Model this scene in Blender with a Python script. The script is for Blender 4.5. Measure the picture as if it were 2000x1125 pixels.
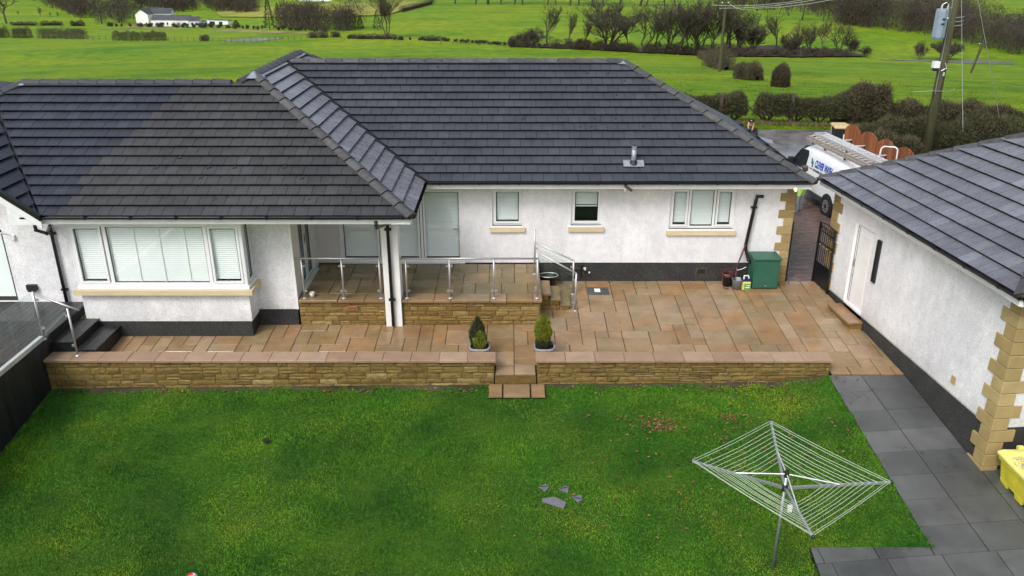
import bpy, math, random
import numpy as np
from mathutils import Vector, Matrix
random.seed(7)
RS = np.random.RandomState(11)
for o in list(bpy.data.objects): bpy.data.objects.remove(o)
SC = bpy.context.scene
COL = SC.collection
R = math.radians

# ------------------------------------------------------------------ camera, sky, sun, exposure
TILT = R(22.4); FPX = 1610.0; CAM = Vector((0.0, -18.75, 7.54))
cd = bpy.data.cameras.new('camera'); cam = bpy.data.objects.new('camera', cd); COL.objects.link(cam)
cam.location = CAM; cam.rotation_euler = (math.pi/2 - TILT, 0, 0)
cd.sensor_width = 36.0; cd.lens = FPX/2000.0*36.0; cd.clip_start = 0.1; cd.clip_end = 9000
SC.camera = cam
w = bpy.data.worlds.new('World'); SC.world = w; w.use_nodes = True
nt = w.node_tree; nt.nodes.clear()
sky = nt.nodes.new('ShaderNodeTexSky'); sky.sky_type = 'NISHITA'; sky.sun_disc = False
sky.sun_elevation = R(48); sky.sun_rotation = R(215); sky.air_density = 1.0; sky.dust_density = 4.0; sky.ozone_density = 1.0
hs = nt.nodes.new('ShaderNodeHueSaturation'); hs.inputs['Saturation'].default_value = 0.55
bg = nt.nodes.new('ShaderNodeBackground'); bg.inputs['Strength'].default_value = 0.15
wo = nt.nodes.new('ShaderNodeOutputWorld')
nt.links.new(sky.outputs[0], hs.inputs['Color']); nt.links.new(hs.outputs[0], bg.inputs['Color']); nt.links.new(bg.outputs[0], wo.inputs[0])
sd = bpy.data.lights.new('sun', 'SUN'); sun = bpy.data.objects.new('sun', sd); COL.objects.link(sun)
sd.energy = 1.2; sd.angle = R(18); sd.color = (1.0, 0.99, 0.98)
# sun stands behind the camera, a little to the left
az = R(215); el = R(48)
sdir = Vector((math.sin(az)*math.cos(el), math.cos(az)*math.cos(el), math.sin(el)))
sun.rotation_euler = sdir.to_track_quat('Z', 'Y').to_euler()
SC.view_settings.view_transform = 'Standard'; SC.view_settings.look = 'None'
SC.view_settings.exposure = 0.40; SC.view_settings.gamma = 1.0
SC.view_settings.use_curve_mapping = False

# ------------------------------------------------------------------ helpers: survey (pixel of the 2000 px photograph -> place)
CS, SN = math.cos(TILT), math.sin(TILT)
def ray(x, y):
    a = (x-1000)/FPX; b = (562.5-y)/FPX
    return Vector((a, CS+b*SN, -SN+b*CS))
def onZ(x, y, z, k=0.0):
    d = ray(x, y); t = (z + k*CAM.y - CAM.z)/(d.z - k*d.y); return CAM + d*t
def onY(x, y, Y):
    d = ray(x, y); return CAM + d*((Y-CAM.y)/d.y)
def onP(x, y, p, n):
    d = ray(x, y); p = Vector(p); n = Vector(n); return CAM + d*((p-CAM).dot(n)/d.dot(n))
def smooth(a, b, x):
    t = min(1, max(0, (x-a)/(b-a))); return t*t*(3-2*t)
def lerp(a, b, t): return a+(b-a)*t
def terrain(X, Y):
    dx = X; dy = Y-CAM.y; r = math.hypot(dx, dy); azm = math.atan2(dx, dy)
    if dy < 0: azm = 0
    s = lambda r0, r1: max(0, min(r, r1)-r0)
    z = -0.3 - 0.088*s(40, 158)
    z -= 0.03*s(158, 178)
    left = 1-smooth(-0.34, -0.17, azm)
    z -= left*0.057*s(190, 320)
    z += 60*smooth(700, 2600, r)
    z -= 1.5*(1-left)*smooth(330, 420, r)
    if r > 60:
        z += 0.25*math.sin(X*0.05+1.3)*math.sin(Y*0.041+0.4)*smooth(60, 110, r)
        z += 2.0*(1-left)*math.exp(-((r-245)/45)**2)*smooth(-0.25, 0.0, azm)*0.6
    return z
def hit(x, y):
    d = ray(x, y); t = 25.0; hd = math.hypot(d.x, d.y)
    while t < 3000:
        p = CAM + d*(t/hd)
        if p.z < terrain(p.x, p.y): return Vector((p.x, p.y, terrain(p.x, p.y)))
        t *= 1.003
    return p
def pxsize(p):       # metres per photo pixel at a place
    return ((p.y-CAM.y)*CS - (p.z-CAM.z)*SN)/FPX

# ------------------------------------------------------------------ helpers: materials
def new_mat(name):
    m = bpy.data.materials.new(name); m.use_nodes = True
    t = m.node_tree; t.nodes.clear()
    out = t.nodes.new('ShaderNodeOutputMaterial'); b = t.nodes.new('ShaderNodeBsdfPrincipled')
    t.links.new(b.outputs[0], out.inputs[0]); return m, t, b
def ramp(t, stops):
    r = t.nodes.new('ShaderNodeValToRGB'); e = r.color_ramp.elements
    while len(e) < len(stops): e.new(0.5)
    for i, (p, c) in enumerate(stops):
        e[i].position = p; e[i].color = (*c, 1) if len(c) == 3 else c
    return r
def noise(t, scale, detail=4, rough=0.6, vec=None, dist=0.0):
    n = t.nodes.new('ShaderNodeTexNoise'); n.inputs['Scale'].default_value = scale
    n.inputs['Detail'].default_value = detail; n.inputs['Roughness'].default_value = rough; n.inputs['Distortion'].default_value = dist
    if vec is not None: t.links.new(vec, n.inputs['Vector'])
    return n
def pos(t, scale=(1, 1, 1)):
    g = t.nodes.new('ShaderNodeNewGeometry'); m = t.nodes.new('ShaderNodeMapping'); m.inputs['Scale'].default_value = scale
    t.links.new(g.outputs['Position'], m.inputs['Vector']); return m.outputs[0]
def bump(t, b, src, strength, dist=0.01):
    n = t.nodes.new('ShaderNodeBump'); n.inputs['Strength'].default_value = strength; n.inputs['Distance'].default_value = dist
    t.links.new(src, n.inputs['Height']); t.links.new(n.outputs[0], b.inputs['Normal'])
def rnd(t):          # one random value per object and per island
    oi = t.nodes.new('ShaderNodeObjectInfo'); g = t.nodes.new('ShaderNodeNewGeometry')
    a = t.nodes.new('ShaderNodeMath'); a.operation = 'ADD'
    t.links.new(oi.outputs['Random'], a.inputs[0]); t.links.new(g.outputs['Random Per Island'], a.inputs[1])
    f = t.nodes.new('ShaderNodeMath'); f.operation = 'FRACT'; t.links.new(a.outputs[0], f.inputs[0]); return f.outputs[0]
def mixc(t, fac, a, b, mode='MIX'):
    m = t.nodes.new('ShaderNodeMix'); m.data_type = 'RGBA'; m.blend_type = mode
    if isinstance(fac, (int, float)): m.inputs[0].default_value = fac
    else: t.links.new(fac, m.inputs[0])
    for s, v in ((6, a), (7, b)):
        if isinstance(v, tuple): m.inputs[s].default_value = (*v, 1) if len(v) == 3 else v
        else: t.links.new(v, m.inputs[s])
    return m.outputs[2]
def simple(name, col, rough=0.5, metal=0.0, var=0.08, nscale=6.0, bmp=0.0):
    m, t, b = new_mat(name)
    n = noise(t, nscale, 5, 0.6, pos(t))
    c2 = tuple(min(1, c*(1+var*2)) for c in col); c1 = tuple(c*(1-var*2) for c in col)
    r = ramp(t, [(0.3, c1), (0.7, c2)]); t.links.new(n.outputs[0], r.inputs[0]); t.links.new(r.outputs[0], b.inputs['Base Color'])
    rr = ramp(t, [(0.3, (rough*0.8,)*3), (0.7, (min(1, rough*1.2),)*3)]); t.links.new(n.outputs[0], rr.inputs[0]); t.links.new(rr.outputs[0], b.inputs['Roughness'])
    b.inputs['Metallic'].default_value = metal
    if bmp: bump(t, b, noise(t, nscale*8, 4, 0.6, pos(t)).outputs[0], bmp)
    return m
def varied(name, stops, rough=(0.4, 0.6), nscale=8.0, speck=0.15, bmp=0.3, bscale=60.0, bdist=0.01, stretch=(1, 1, 1), big=0.0):
    m, t, b = new_mat(name)
    r = ramp(t, stops); t.links.new(rnd(t), r.inputs[0])
    P = pos(t, stretch)
    n = noise(t, nscale, 6, 0.65, P)
    g = ramp(t, [(0.3, (1-speck,)*3), (0.7, (1+speck,)*3)]); t.links.new(n.outputs[0], g.inputs[0])
    c = mixc(t, 1.0, r.outputs[0], g.outputs[0], 'MULTIPLY')
    if big:
        n2 = noise(t, 0.8, 3, 0.5, pos(t)); g2 = ramp(t, [(0.35, (1-big,)*3), (0.65, (1+big,)*3)])
        t.links.new(n2.outputs[0], g2.inputs[0]); c = mixc(t, 1.0, c, g2.outputs[0], 'MULTIPLY')
    t.links.new(c, b.inputs['Base Color'])
    rr = ramp(t, [(0.3, (rough[0],)*3), (0.7, (rough[1],)*3)]); t.links.new(n.outputs[0], rr.inputs[0]); t.links.new(rr.outputs[0], b.inputs['Roughness'])
    if bmp: bump(t, b, noise(t, bscale, 5, 0.7, P).outputs[0], bmp, bdist)
    return m

M = {}
def slabmat(name, stops, rough, ns, speck, bmp, bs, bd, big=0.0):
    m = varied(name, stops, rough, ns, speck, bmp, bs, bd, big=big); t = m.node_tree; b = [n for n in t.nodes if n.type == 'BSDF_PRINCIPLED'][0]
    src = b.inputs['Base Color'].links[0].from_socket; n = noise(t, 1.5, 4, 0.55, pos(t)); g = ramp(t, [(0.50, (0, 0, 0)), (0.66, (0.6, 0.6, 0.6))]); t.links.new(n.outputs[0], g.inputs[0])
    warm = mixc(t, 1.0, src, (1.05, 0.88, 0.70), 'MULTIPLY'); c = mixc(t, g.outputs[0], src, warm)
    n2 = noise(t, 3.1, 6, 0.7, pos(t)); g2 = ramp(t, [(0.55, (0, 0, 0)), (0.75, (0.55, 0.55, 0.55))]); t.links.new(n2.outputs[0], g2.inputs[0]); c = mixc(t, g2.outputs[0], c, mixc(t, 1.0, c, (0.72, 0.74, 0.72), 'MULTIPLY'))
    t.links.new(c, b.inputs['Base Color'])
    nw = noise(t, 0.45, 4, 0.6, pos(t)); rw = ramp(t, [(0.42, (0.14,)*3), (0.62, (0.46,)*3)]); t.links.new(nw.outputs[0], rw.inputs[0]); t.links.new(rw.outputs[0], b.inputs['Roughness']); return m
def mk_render():
    m, t, b = new_mat('dry_dash_render')
    P = pos(t); v = t.nodes.new('ShaderNodeTexVoronoi'); v.inputs['Scale'].default_value = 55; t.links.new(P, v.inputs['Vector'])
    r = ramp(t, [(0.0, (0.46, 0.46, 0.48)), (0.16, (0.66, 0.66, 0.68)), (0.3, (0.82, 0.82, 0.83)), (1.0, (0.88, 0.88, 0.885))])
    n0 = noise(t, 38, 6, 0.85, P); t.links.new(n0.outputs[0], r.inputs[0])
    r.color_ramp.elements[0].position = 0.30; r.color_ramp.elements[1].position = 0.42; r.color_ramp.elements[2].position = 0.50; r.color_ramp.elements[3].position = 0.62
    n = noise(t, 1.1, 5, 0.6, pos(t, (1, 1, 0.5))); g = ramp(t, [(0.35, (0.86, 0.86, 0.875)), (0.65, (1.04, 1.04, 1.04))]); t.links.new(n.outputs[0], g.inputs[0])
    c = mixc(t, 1.0, r.outputs[0], g.outputs[0], 'MULTIPLY')
    n3 = noise(t, 6, 5, 0.7, pos(t, (1, 1, 0.8))); g3 = ramp(t, [(0.35, (0.9, 0.9, 0.91)), (0.6, (1.03, 1.03, 1.03))]); t.links.new(n3.outputs[0], g3.inputs[0])
    c = mixc(t, 1.0, c, g3.outputs[0], 'MULTIPLY')
    n4 = noise(t, 7, 3, 0.5, pos(t, (1, 1, 0.06))); g4 = ramp(t, [(0.60, (1, 1, 1)), (0.78, (0.93, 0.92, 0.90))]); t.links.new(n4.outputs[0], g4.inputs[0]); c = mixc(t, 1.0, c, g4.outputs[0], 'MULTIPLY')
    sx = t.nodes.new('ShaderNodeSeparateXYZ'); t.links.new(pos(t), sx.inputs[0]); n6 = noise(t, 5, 5, 0.7, pos(t)); ad = t.nodes.new('ShaderNodeMath'); ad.operation = 'MULTIPLY_ADD'; ad.inputs[1].default_value = 0.9; t.links.new(n6.outputs[0], ad.inputs[0]); t.links.new(sx.outputs[2], ad.inputs[2])
    g6 = ramp(t, [(0.55, (0.84, 0.84, 0.80)), (0.95, (1, 1, 1))]); t.links.new(ad.outputs[0], g6.inputs[0]); c = mixc(t, 1.0, c, g6.outputs[0], 'MULTIPLY')
    t.links.new(c, b.inputs['Base Color']); b.inputs['Roughness'].default_value = 0.85
    bump(t, b, v.outputs['Distance'], 0.5, 0.008); return m
M['render'] = mk_render()
def mk_plinth():
    m, t, b = new_mat('black_dash_plinth')
    P = pos(t); n = noise(t, 45, 6, 0.9, P)
    r = ramp(t, [(0.36, (0.008, 0.008, 0.009)), (0.54, (0.035, 0.035, 0.037)), (0.62, (0.12, 0.12, 0.115)), (0.75, (0.22, 0.22, 0.21))]); t.links.new(n.outputs[0], r.inputs[0])
    n2 = noise(t, 2.5, 4, 0.6, P); g = ramp(t, [(0.4, (0.8, 0.85, 0.8)), (0.65, (1.2, 1.2, 1.05))]); t.links.new(n2.outputs[0], g.inputs[0])
    t.links.new(mixc(t, 1.0, r.outputs[0], g.outputs[0], 'MULTIPLY'), b.inputs['Base Color'])
    b.inputs['Roughness'].default_value = 0.6; bump(t, b, n.outputs[0], 1.0, 0.02); return m
M['plinth'] = mk_plinth()
def mk_tile(name, c0, c1, c2, rough, big=0.12):
    m = varied(name, [(0.0, c0), (0.5, c1), (0.93, c2), (1.0, tuple(c*1.12 for c in c2))], rough, 7, 0.13, 0.12, 90, 0.003, big=big)
    return m
M['tile'] = mk_tile('grey_concrete_roof_tile', (0.043, 0.048, 0.058), (0.048, 0.053, 0.064), (0.053, 0.058, 0.069), (0.38, 0.62))
M['tile_warm'] = mk_tile('older_grey_roof_tile', (0.041, 0.0425, 0.045), (0.045, 0.0465, 0.049), (0.050, 0.0515, 0.054), (0.42, 0.64))
M['tile_new'] = mk_tile('new_blue_black_roof_tile', (0.027, 0.032, 0.043), (0.031, 0.037, 0.050), (0.036, 0.043, 0.058), (0.30, 0.48))
M['tile_painted_sheen'] = mk_tile('grey_roof_tile_painted_sky_sheen', (0.125, 0.130, 0.152), (0.142, 0.147, 0.172), (0.165, 0.171, 0.20), (0.20, 0.42), 0.16)  # sky reflection on the tiles painted in as a paler base colour
M['tile_painted_sheen_pale'] = mk_tile('pale_roof_tile_painted_sky_sheen', (0.150, 0.156, 0.178), (0.175, 0.180, 0.205), (0.19, 0.196, 0.222), (0.20, 0.42), 0.04)  # stronger sky sheen of the wing's right plane, put into the colour
M['underlay'] = simple('black_roof_underlay', (0.006, 0.006, 0.008), 0.8)
M['ridge'] = varied('mossy_grey_ridge_tile', [(0, (0.050, 0.051, 0.053)), (0.5, (0.064, 0.065, 0.068)), (1, (0.085, 0.086, 0.088))], (0.45, 0.7), 9, 0.35, 0.5, 50)
M['ridge_new'] = varied('new_black_ridge_tile', [(0, (0.03, 0.035, 0.04)), (1, (0.045, 0.05, 0.055))], (0.3, 0.5), 9, 0.2, 0.2, 50)
M['lead'] = simple('grey_lead_flashing', (0.30, 0.33, 0.36), 0.42, 0.3, 0.12, 9, 0.2)
M['upvc'] = simple('white_upvc', (0.80, 0.81, 0.82), 0.32, 0, 0.02, 3)
M['white'] = simple('white_painted_wall', (0.80, 0.79, 0.77), 0.7, 0, 0.03, 2, 0.1)
M['porch'] = simple('porch_smooth_render', (0.66, 0.63, 0.62), 0.75, 0, 0.03, 2, 0.1)
M['fascia'] = simple('white_fascia_board', (0.78, 0.79, 0.80), 0.35, 0, 0.04, 5)
M['black'] = simple('black_gutter_plastic', (0.010, 0.010, 0.012), 0.22, 0, 0.1, 9)
M['blackm'] = simple('black_matt_plastic', (0.012, 0.012, 0.013), 0.5, 0, 0.1, 9)
M['grey_frame'] = simple('anthracite_frame', (0.03, 0.035, 0.04), 0.4)
M['sill'] = varied('buff_stone_sill', [(0, (0.56, 0.45, 0.27)), (1, (0.66, 0.55, 0.36))], (0.6, 0.8), 6, 0.12, 0.25, 60, stretch=(0.4, 1, 1))
M['quoin'] = varied('ochre_stone_quoin', [(0, (0.27, 0.185, 0.075)), (0.5, (0.33, 0.24, 0.105)), (1, (0.41, 0.31, 0.15))], (0.6, 0.8), 5, 0.13, 0.3, 60)
M['quoin_pale'] = varied('buff_stone_quoin', [(0, (0.32, 0.235, 0.095)), (0.5, (0.37, 0.28, 0.125)), (1, (0.43, 0.33, 0.16))], (0.6, 0.8), 5, 0.12, 0.3, 60)
M['mortar'] = simple('dark_mortar', (0.075, 0.058, 0.030), 0.9, 0, 0.2, 20)
M['joint'] = simple('patio_joint_grout', (0.045, 0.033, 0.020), 0.8, 0, 0.2, 12)
M['slab'] = slabmat('tan_sandstone_slab', [(0, (0.235, 0.145, 0.068)), (0.2, (0.245, 0.178, 0.098)), (0.4, (0.285, 0.203, 0.122)), (0.6, (0.275, 0.168, 0.084)), (0.8, (0.225, 0.168, 0.090)), (1, (0.32, 0.232, 0.145))], (0.25, 0.5), 2.2, 0.22, 0.3, 22, 0.006, big=0.1)
M['slab_terrace'] = slabmat('olive_sandstone_slab', [(0, (0.20, 0.125, 0.05)), (0.4, (0.235, 0.165, 0.08)), (0.7, (0.26, 0.165, 0.085)), (1, (0.30, 0.20, 0.115))], (0.28, 0.5), 2.2, 0.22, 0.3, 22, 0.006, big=0.1)
M['coping'] = varied('pink_sandstone_coping', [(0, (0.285, 0.185, 0.118)), (0.5, (0.325, 0.215, 0.142)), (1, (0.37, 0.262, 0.18))], (0.4, 0.6), 3.0, 0.15, 0.3, 30, 0.006)
M['stone'] = varied('split_ochre_walling_stone', [(0, (0.15, 0.088, 0.018)), (0.3, (0.215, 0.13, 0.030)), (0.55, (0.25, 0.16, 0.042)), (0.85, (0.18, 0.115, 0.030)), (1, (0.31, 0.22, 0.08))], (0.6, 0.85), 9, 0.35, 0.8, 28, 0.02, stretch=(1, 1, 2.2))
M['stone_low'] = varied('weathered_walling_stone', [(0, (0.125, 0.078, 0.017)), (0.3, (0.175, 0.112, 0.026)), (0.55, (0.215, 0.145, 0.038)), (0.85, (0.155, 0.104, 0.026)), (1, (0.30, 0.22, 0.085))], (0.6, 0.85), 8, 0.4, 0.8, 28, 0.02, stretch=(1, 1, 2.2))
M['flag'] = varied('dark_grey_paving_flag', [(0, (0.066, 0.071, 0.070)), (0.5, (0.080, 0.085, 0.083)), (1, (0.098, 0.103, 0.101))], (0.24, 0.5), 2.0, 0.22, 0.5, 120, 0.004, big=0.15)
M['flag_gap'] = simple('dark_joint', (0.008, 0.009, 0.007), 0.9)
M['paver'] = varied('red_brown_block_paver', [(0, (0.085, 0.052, 0.042)), (0.5, (0.125, 0.078, 0.062)), (1, (0.17, 0.115, 0.095))], (0.25, 0.5), 5, 0.25, 0.3, 60)
M['tarmac'] = simple('wet_tarmac', (0.155, 0.145, 0.145), 0.2, 0, 0.3, 0.9, 0.12)
M['steel'] = simple('brushed_steel', (0.50, 0.49, 0.48), 0.42, 0.75, 0.04, 4)
M['alu'] = simple('grey_aluminium', (0.42, 0.45, 0.46), 0.35, 0.7, 0.06, 20)
M['alu_pale'] = simple('pale_aluminium', (0.72, 0.73, 0.74), 0.35, 0.5, 0.06, 20)
M['line'] = simple('pale_green_washing_line', (0.50, 0.58, 0.46), 0.5)
M['board'] = varied('black_painted_board', [(0, (0.010, 0.010, 0.011)), (1, (0.022, 0.022, 0.023))], (0.4, 0.65), 5, 0.25, 0.1, 30, stretch=(4, 4, 0.4))
M['deckb'] = varied('wet_black_deck_board', [(0, (0.016, 0.015, 0.018)), (1, (0.034, 0.032, 0.037))], (0.2, 0.42), 4, 0.3, 0.08, 40, stretch=(4, 0.5, 1))
M['green'] = simple('green_boiler_paint', (0.022, 0.105, 0.066), 0.45, 0, 0.06, 5)
M['iron'] = simple('black_wrought_iron', (0.008, 0.008, 0.009), 0.35)
M['gold'] = simple('gold_paint', (0.35, 0.22, 0.06), 0.4, 0.3)
M['fencewood'] = varied('orange_brown_fence_board', [(0, (0.20, 0.062, 0.02)), (0.5, (0.27, 0.088, 0.03)), (1, (0.34, 0.12, 0.045))], (0.5, 0.7), 6, 0.25, 0.3, 40, stretch=(3, 3, 0.4))
M['polewood'] = varied('creosoted_mossy_pole', [(0, (0.055, 0.055, 0.022)), (1, (0.065, 0.065, 0.026))], (0.7, 0.9), 5, 0.5, 0.5, 20, stretch=(3, 3, 0.3))
M['bark'] = varied('bare_bark', [(0, (0.042, 0.035, 0.024)), (0.5, (0.062, 0.052, 0.035)), (1, (0.078, 0.064, 0.042))], (0.8, 0.95), 2, 0.3, 0.0)
M['twig'] = varied('bare_twigs', [(0, (0.032, 0.026, 0.017)), (0.5, (0.052, 0.043, 0.028)), (1, (0.085, 0.072, 0.046))], (0.8, 0.95), 2, 0.2, 0.0)
M['twig_red'] = varied('reddish_twigs', [(0, (0.034, 0.027, 0.019)), (0.5, (0.058, 0.046, 0.034)), (1, (0.092, 0.074, 0.055))], (0.8, 0.95), 2, 0.2, 0.0)
M['hedge'] = varied('winter_hedge_twigs', [(0, (0.022, 0.020, 0.010)), (0.4, (0.062, 0.052, 0.024)), (0.75, (0.095, 0.076, 0.038)), (0.94, (0.13, 0.105, 0.058)), (1, (0.06, 0.11, 0.018))], (0.75, 0.95), 1.5, 0.25, 0.0, big=0.2)
M['hedge_green'] = varied('greenish_hedge_twigs', [(0, (0.020, 0.026, 0.009)), (0.4, (0.050, 0.055, 0.018)), (0.75, (0.082, 0.074, 0.030)), (0.94, (0.12, 0.10, 0.048)), (1, (0.07, 0.13, 0.02))], (0.75, 0.95), 1.5, 0.25, 0.0, big=0.2)
M['hedgecore'] = simple('hedge_inner_branches', (0.022, 0.020, 0.012), 0.95, 0, 0.3, 3)
M['rough_grass'] = varied('dead_straw_grass', [(0, (0.13, 0.11, 0.04)), (0.5, (0.22, 0.18, 0.075)), (1, (0.075, 0.13, 0.02))], (0.8, 0.95), 2, 0.3, 0.0)
M['conifer'] = varied('golden_green_conifer', [(0, (0.07, 0.10, 0.010)), (0.5, (0.20, 0.24, 0.018)), (1, (0.40, 0.42, 0.04))], (0.6, 0.8), 14, 0.3, 0.0)
M['conifer_dark'] = varied('browned_conifer', [(0, (0.018, 0.028, 0.008)), (0.5, (0.045, 0.055, 0.018)), (1, (0.085, 0.09, 0.045))], (0.6, 0.8), 14, 0.3, 0.0)
M['evergreen'] = varied('dark_evergreen_needles', [(0, (0.008, 0.020, 0.008)), (0.6, (0.018, 0.038, 0.014)), (1, (0.035, 0.065, 0.022))], (0.7, 0.9), 2, 0.3, 0.0)
M['soil'] = simple('dark_soil', (0.012, 0.010, 0.008), 0.9, 0, 0.3, 20, 0.4)
M['mud'] = simple('brown_earth_bank', (0.038, 0.028, 0.015), 0.9, 0, 0.4, 0.6, 0.4)
M['pot'] = simple('grey_mauve_plastic_pot', (0.25, 0.23, 0.25), 0.5)
M['vanwhite'] = simple('white_van_paint', (0.80, 0.81, 0.83), 0.18, 0, 0.03, 1.5)
M['tyre'] = simple('black_tyre_rubber', (0.012, 0.012, 0.013), 0.7)
M['rim'] = simple('grey_steel_wheel', (0.35, 0.36, 0.37), 0.35, 0.6)
M['blue_print'] = simple('blue_lettering', (0.006, 0.075, 0.42), 0.4)
M['grey_print'] = simple('dark_lettering', (0.05, 0.07, 0.10), 0.4)
M['teal_print'] = simple('teal_emblem', (0.02, 0.22, 0.30), 0.4)
M['hivis'] = simple('yellow_green_hi_vis_cloth', (0.42, 0.75, 0.04), 0.7, 0, 0.1, 20)
M['greycloth'] = simple('grey_work_trousers', (0.16, 0.165, 0.18), 0.85, 0, 0.15, 20)
M['navy'] = simple('dark_navy_jacket', (0.010, 0.011, 0.022), 0.7, 0, 0.2, 20)
M['skin'] = simple('skin', (0.55, 0.32, 0.24), 0.5)
M['hair'] = simple('long_blonde_hair', (0.48, 0.30, 0.14), 0.6, 0, 0.2, 40)
M['capcloth'] = simple('grey_cap_cloth', (0.09, 0.08, 0.09), 0.8)
M['capblack'] = simple('black_cap_cloth', (0.010, 0.010, 0.011), 0.8)
M['shoe'] = simple('pale_trainer', (0.6, 0.6, 0.6), 0.6)
M['yellow'] = simple('yellow_bin_plastic', (0.68, 0.62, 0.045), 0.45, 0, 0.1, 2.5)
M['yellow_pale'] = simple('faded_yellow_lid', (0.74, 0.68, 0.20), 0.5, 0, 0.08, 2.5)
M['lid_fleck'] = varied('blue_grey_flecks', [(0, (0.08, 0.11, 0.15)), (0.6, (0.22, 0.28, 0.34)), (1, (0.5, 0.55, 0.6))], (0.6, 0.8), 30, 0.2, 0.0)
M['leaf'] = varied('fallen_brown_leaf', [(0, (0.11, 0.048, 0.020)), (0.5, (0.19, 0.088, 0.038)), (1, (0.30, 0.165, 0.075))], (0.6, 0.8), 30, 0.2, 0.0)
M['slatebit'] = varied('grey_broken_tile', [(0, (0.095, 0.10, 0.12)), (1, (0.14, 0.145, 0.165))], (0.4, 0.6), 12, 0.15, 0.3, 60)
M['red'] = simple('red_plastic', (0.65, 0.03, 0.05), 0.4)
M['redhose'] = simple('dark_red_hose', (0.11, 0.012, 0.018), 0.4)
M['bucketgrey'] = simple('grey_bucket_plastic', (0.22, 0.24, 0.26), 0.45)
M['jug'] = simple('yellow_jerrycan', (0.60, 0.52, 0.16), 0.4)
M['labelgreen'] = simple('green_label', (0.02, 0.30, 0.06), 0.5)
M['labelwhite'] = simple('white_label_print', (0.8, 0.8, 0.8), 0.5)
M['bluecap'] = simple('navy_plastic', (0.01, 0.02, 0.08), 0.4)
M['tan'] = simple('tan_bin_plastic', (0.55, 0.42, 0.20), 0.5)
M['transformer'] = simple('grey_blue_transformer_paint', (0.22, 0.28, 0.34), 0.4, 0, 0.06, 4)
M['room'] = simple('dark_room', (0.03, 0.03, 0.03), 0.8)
M['blind'] = simple('white_blind_slat', (0.90, 0.945, 0.935), 0.5, 0, 0.02, 2)
M['farm'] = simple('white_farmhouse_wall', (0.78, 0.78, 0.76), 0.8, 0, 0.05, 0.5)
M['farmroof'] = simple('slate_farm_roof', (0.055, 0.06, 0.07), 0.6, 0, 0.15, 0.6)
M['darkglass'] = simple('dark_window_glass', (0.02, 0.025, 0.03), 0.1)
M['brickred'] = simple('terracotta_air_brick', (0.32, 0.13, 0.06), 0.8)
def mk_glass(name, tint, transp, ior=1.45):
    m = bpy.data.materials.new(name); m.use_nodes = True; t = m.node_tree; t.nodes.clear()
    out = t.nodes.new('ShaderNodeOutputMaterial'); tr = t.nodes.new('ShaderNodeBsdfTransparent'); tr.inputs[0].default_value = (*tint, 1)
    gl = t.nodes.new('ShaderNodeBsdfGlossy'); gl.inputs['Roughness'].default_value = 0.02
    ge = t.nodes.new('ShaderNodeNewGeometry'); dp = t.nodes.new('ShaderNodeVectorMath'); dp.operation = 'DOT_PRODUCT'; t.links.new(ge.outputs['Normal'], dp.inputs[0]); t.links.new(ge.outputs['Incoming'], dp.inputs[1])
    ab = t.nodes.new('ShaderNodeMath'); ab.operation = 'ABSOLUTE'; t.links.new(dp.outputs['Value'], ab.inputs[0])
    om = t.nodes.new('ShaderNodeMath'); om.operation = 'SUBTRACT'; om.inputs[0].default_value = 1.0; t.links.new(ab.outputs[0], om.inputs[1])
    p5 = t.nodes.new('ShaderNodeMath'); p5.operation = 'POWER'; p5.inputs[1].default_value = 5.0; t.links.new(om.outputs[0], p5.inputs[0])
    f0 = ((ior-1)/(ior+1))**2; fr = t.nodes.new('ShaderNodeMath'); fr.operation = 'MULTIPLY_ADD'; fr.inputs[1].default_value = 1-f0; fr.inputs[2].default_value = f0; t.links.new(p5.outputs[0], fr.inputs[0])
    mp = t.nodes.new('ShaderNodeMath'); mp.operation = 'MULTIPLY_ADD'; mp.inputs[1].default_value = 1.0; mp.inputs[2].default_value = transp
    n = noise(t, 1.5, 2, 0.5, pos(t)); bp = t.nodes.new('ShaderNodeBump'); bp.inputs['Strength'].default_value = 0.02; t.links.new(n.outputs[0], bp.inputs['Height']); t.links.new(bp.outputs[0], gl.inputs['Normal'])
    mx = t.nodes.new('ShaderNodeMixShader'); t.links.new(fr.outputs[0], mp.inputs[0]); t.links.new(mp.outputs[0], mx.inputs[0])
    t.links.new(tr.outputs[0], mx.inputs[1]); t.links.new(gl.outputs[0], mx.inputs[2]); t.links.new(mx.outputs[0], out.inputs[0]); return m
M['glass'] = mk_glass('window_glass', (0.985, 0.998, 0.994), 0.02)
M['railglass'] = mk_glass('railing_glass', (0.94, 0.975, 0.96), 0.0, 1.42)
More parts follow.
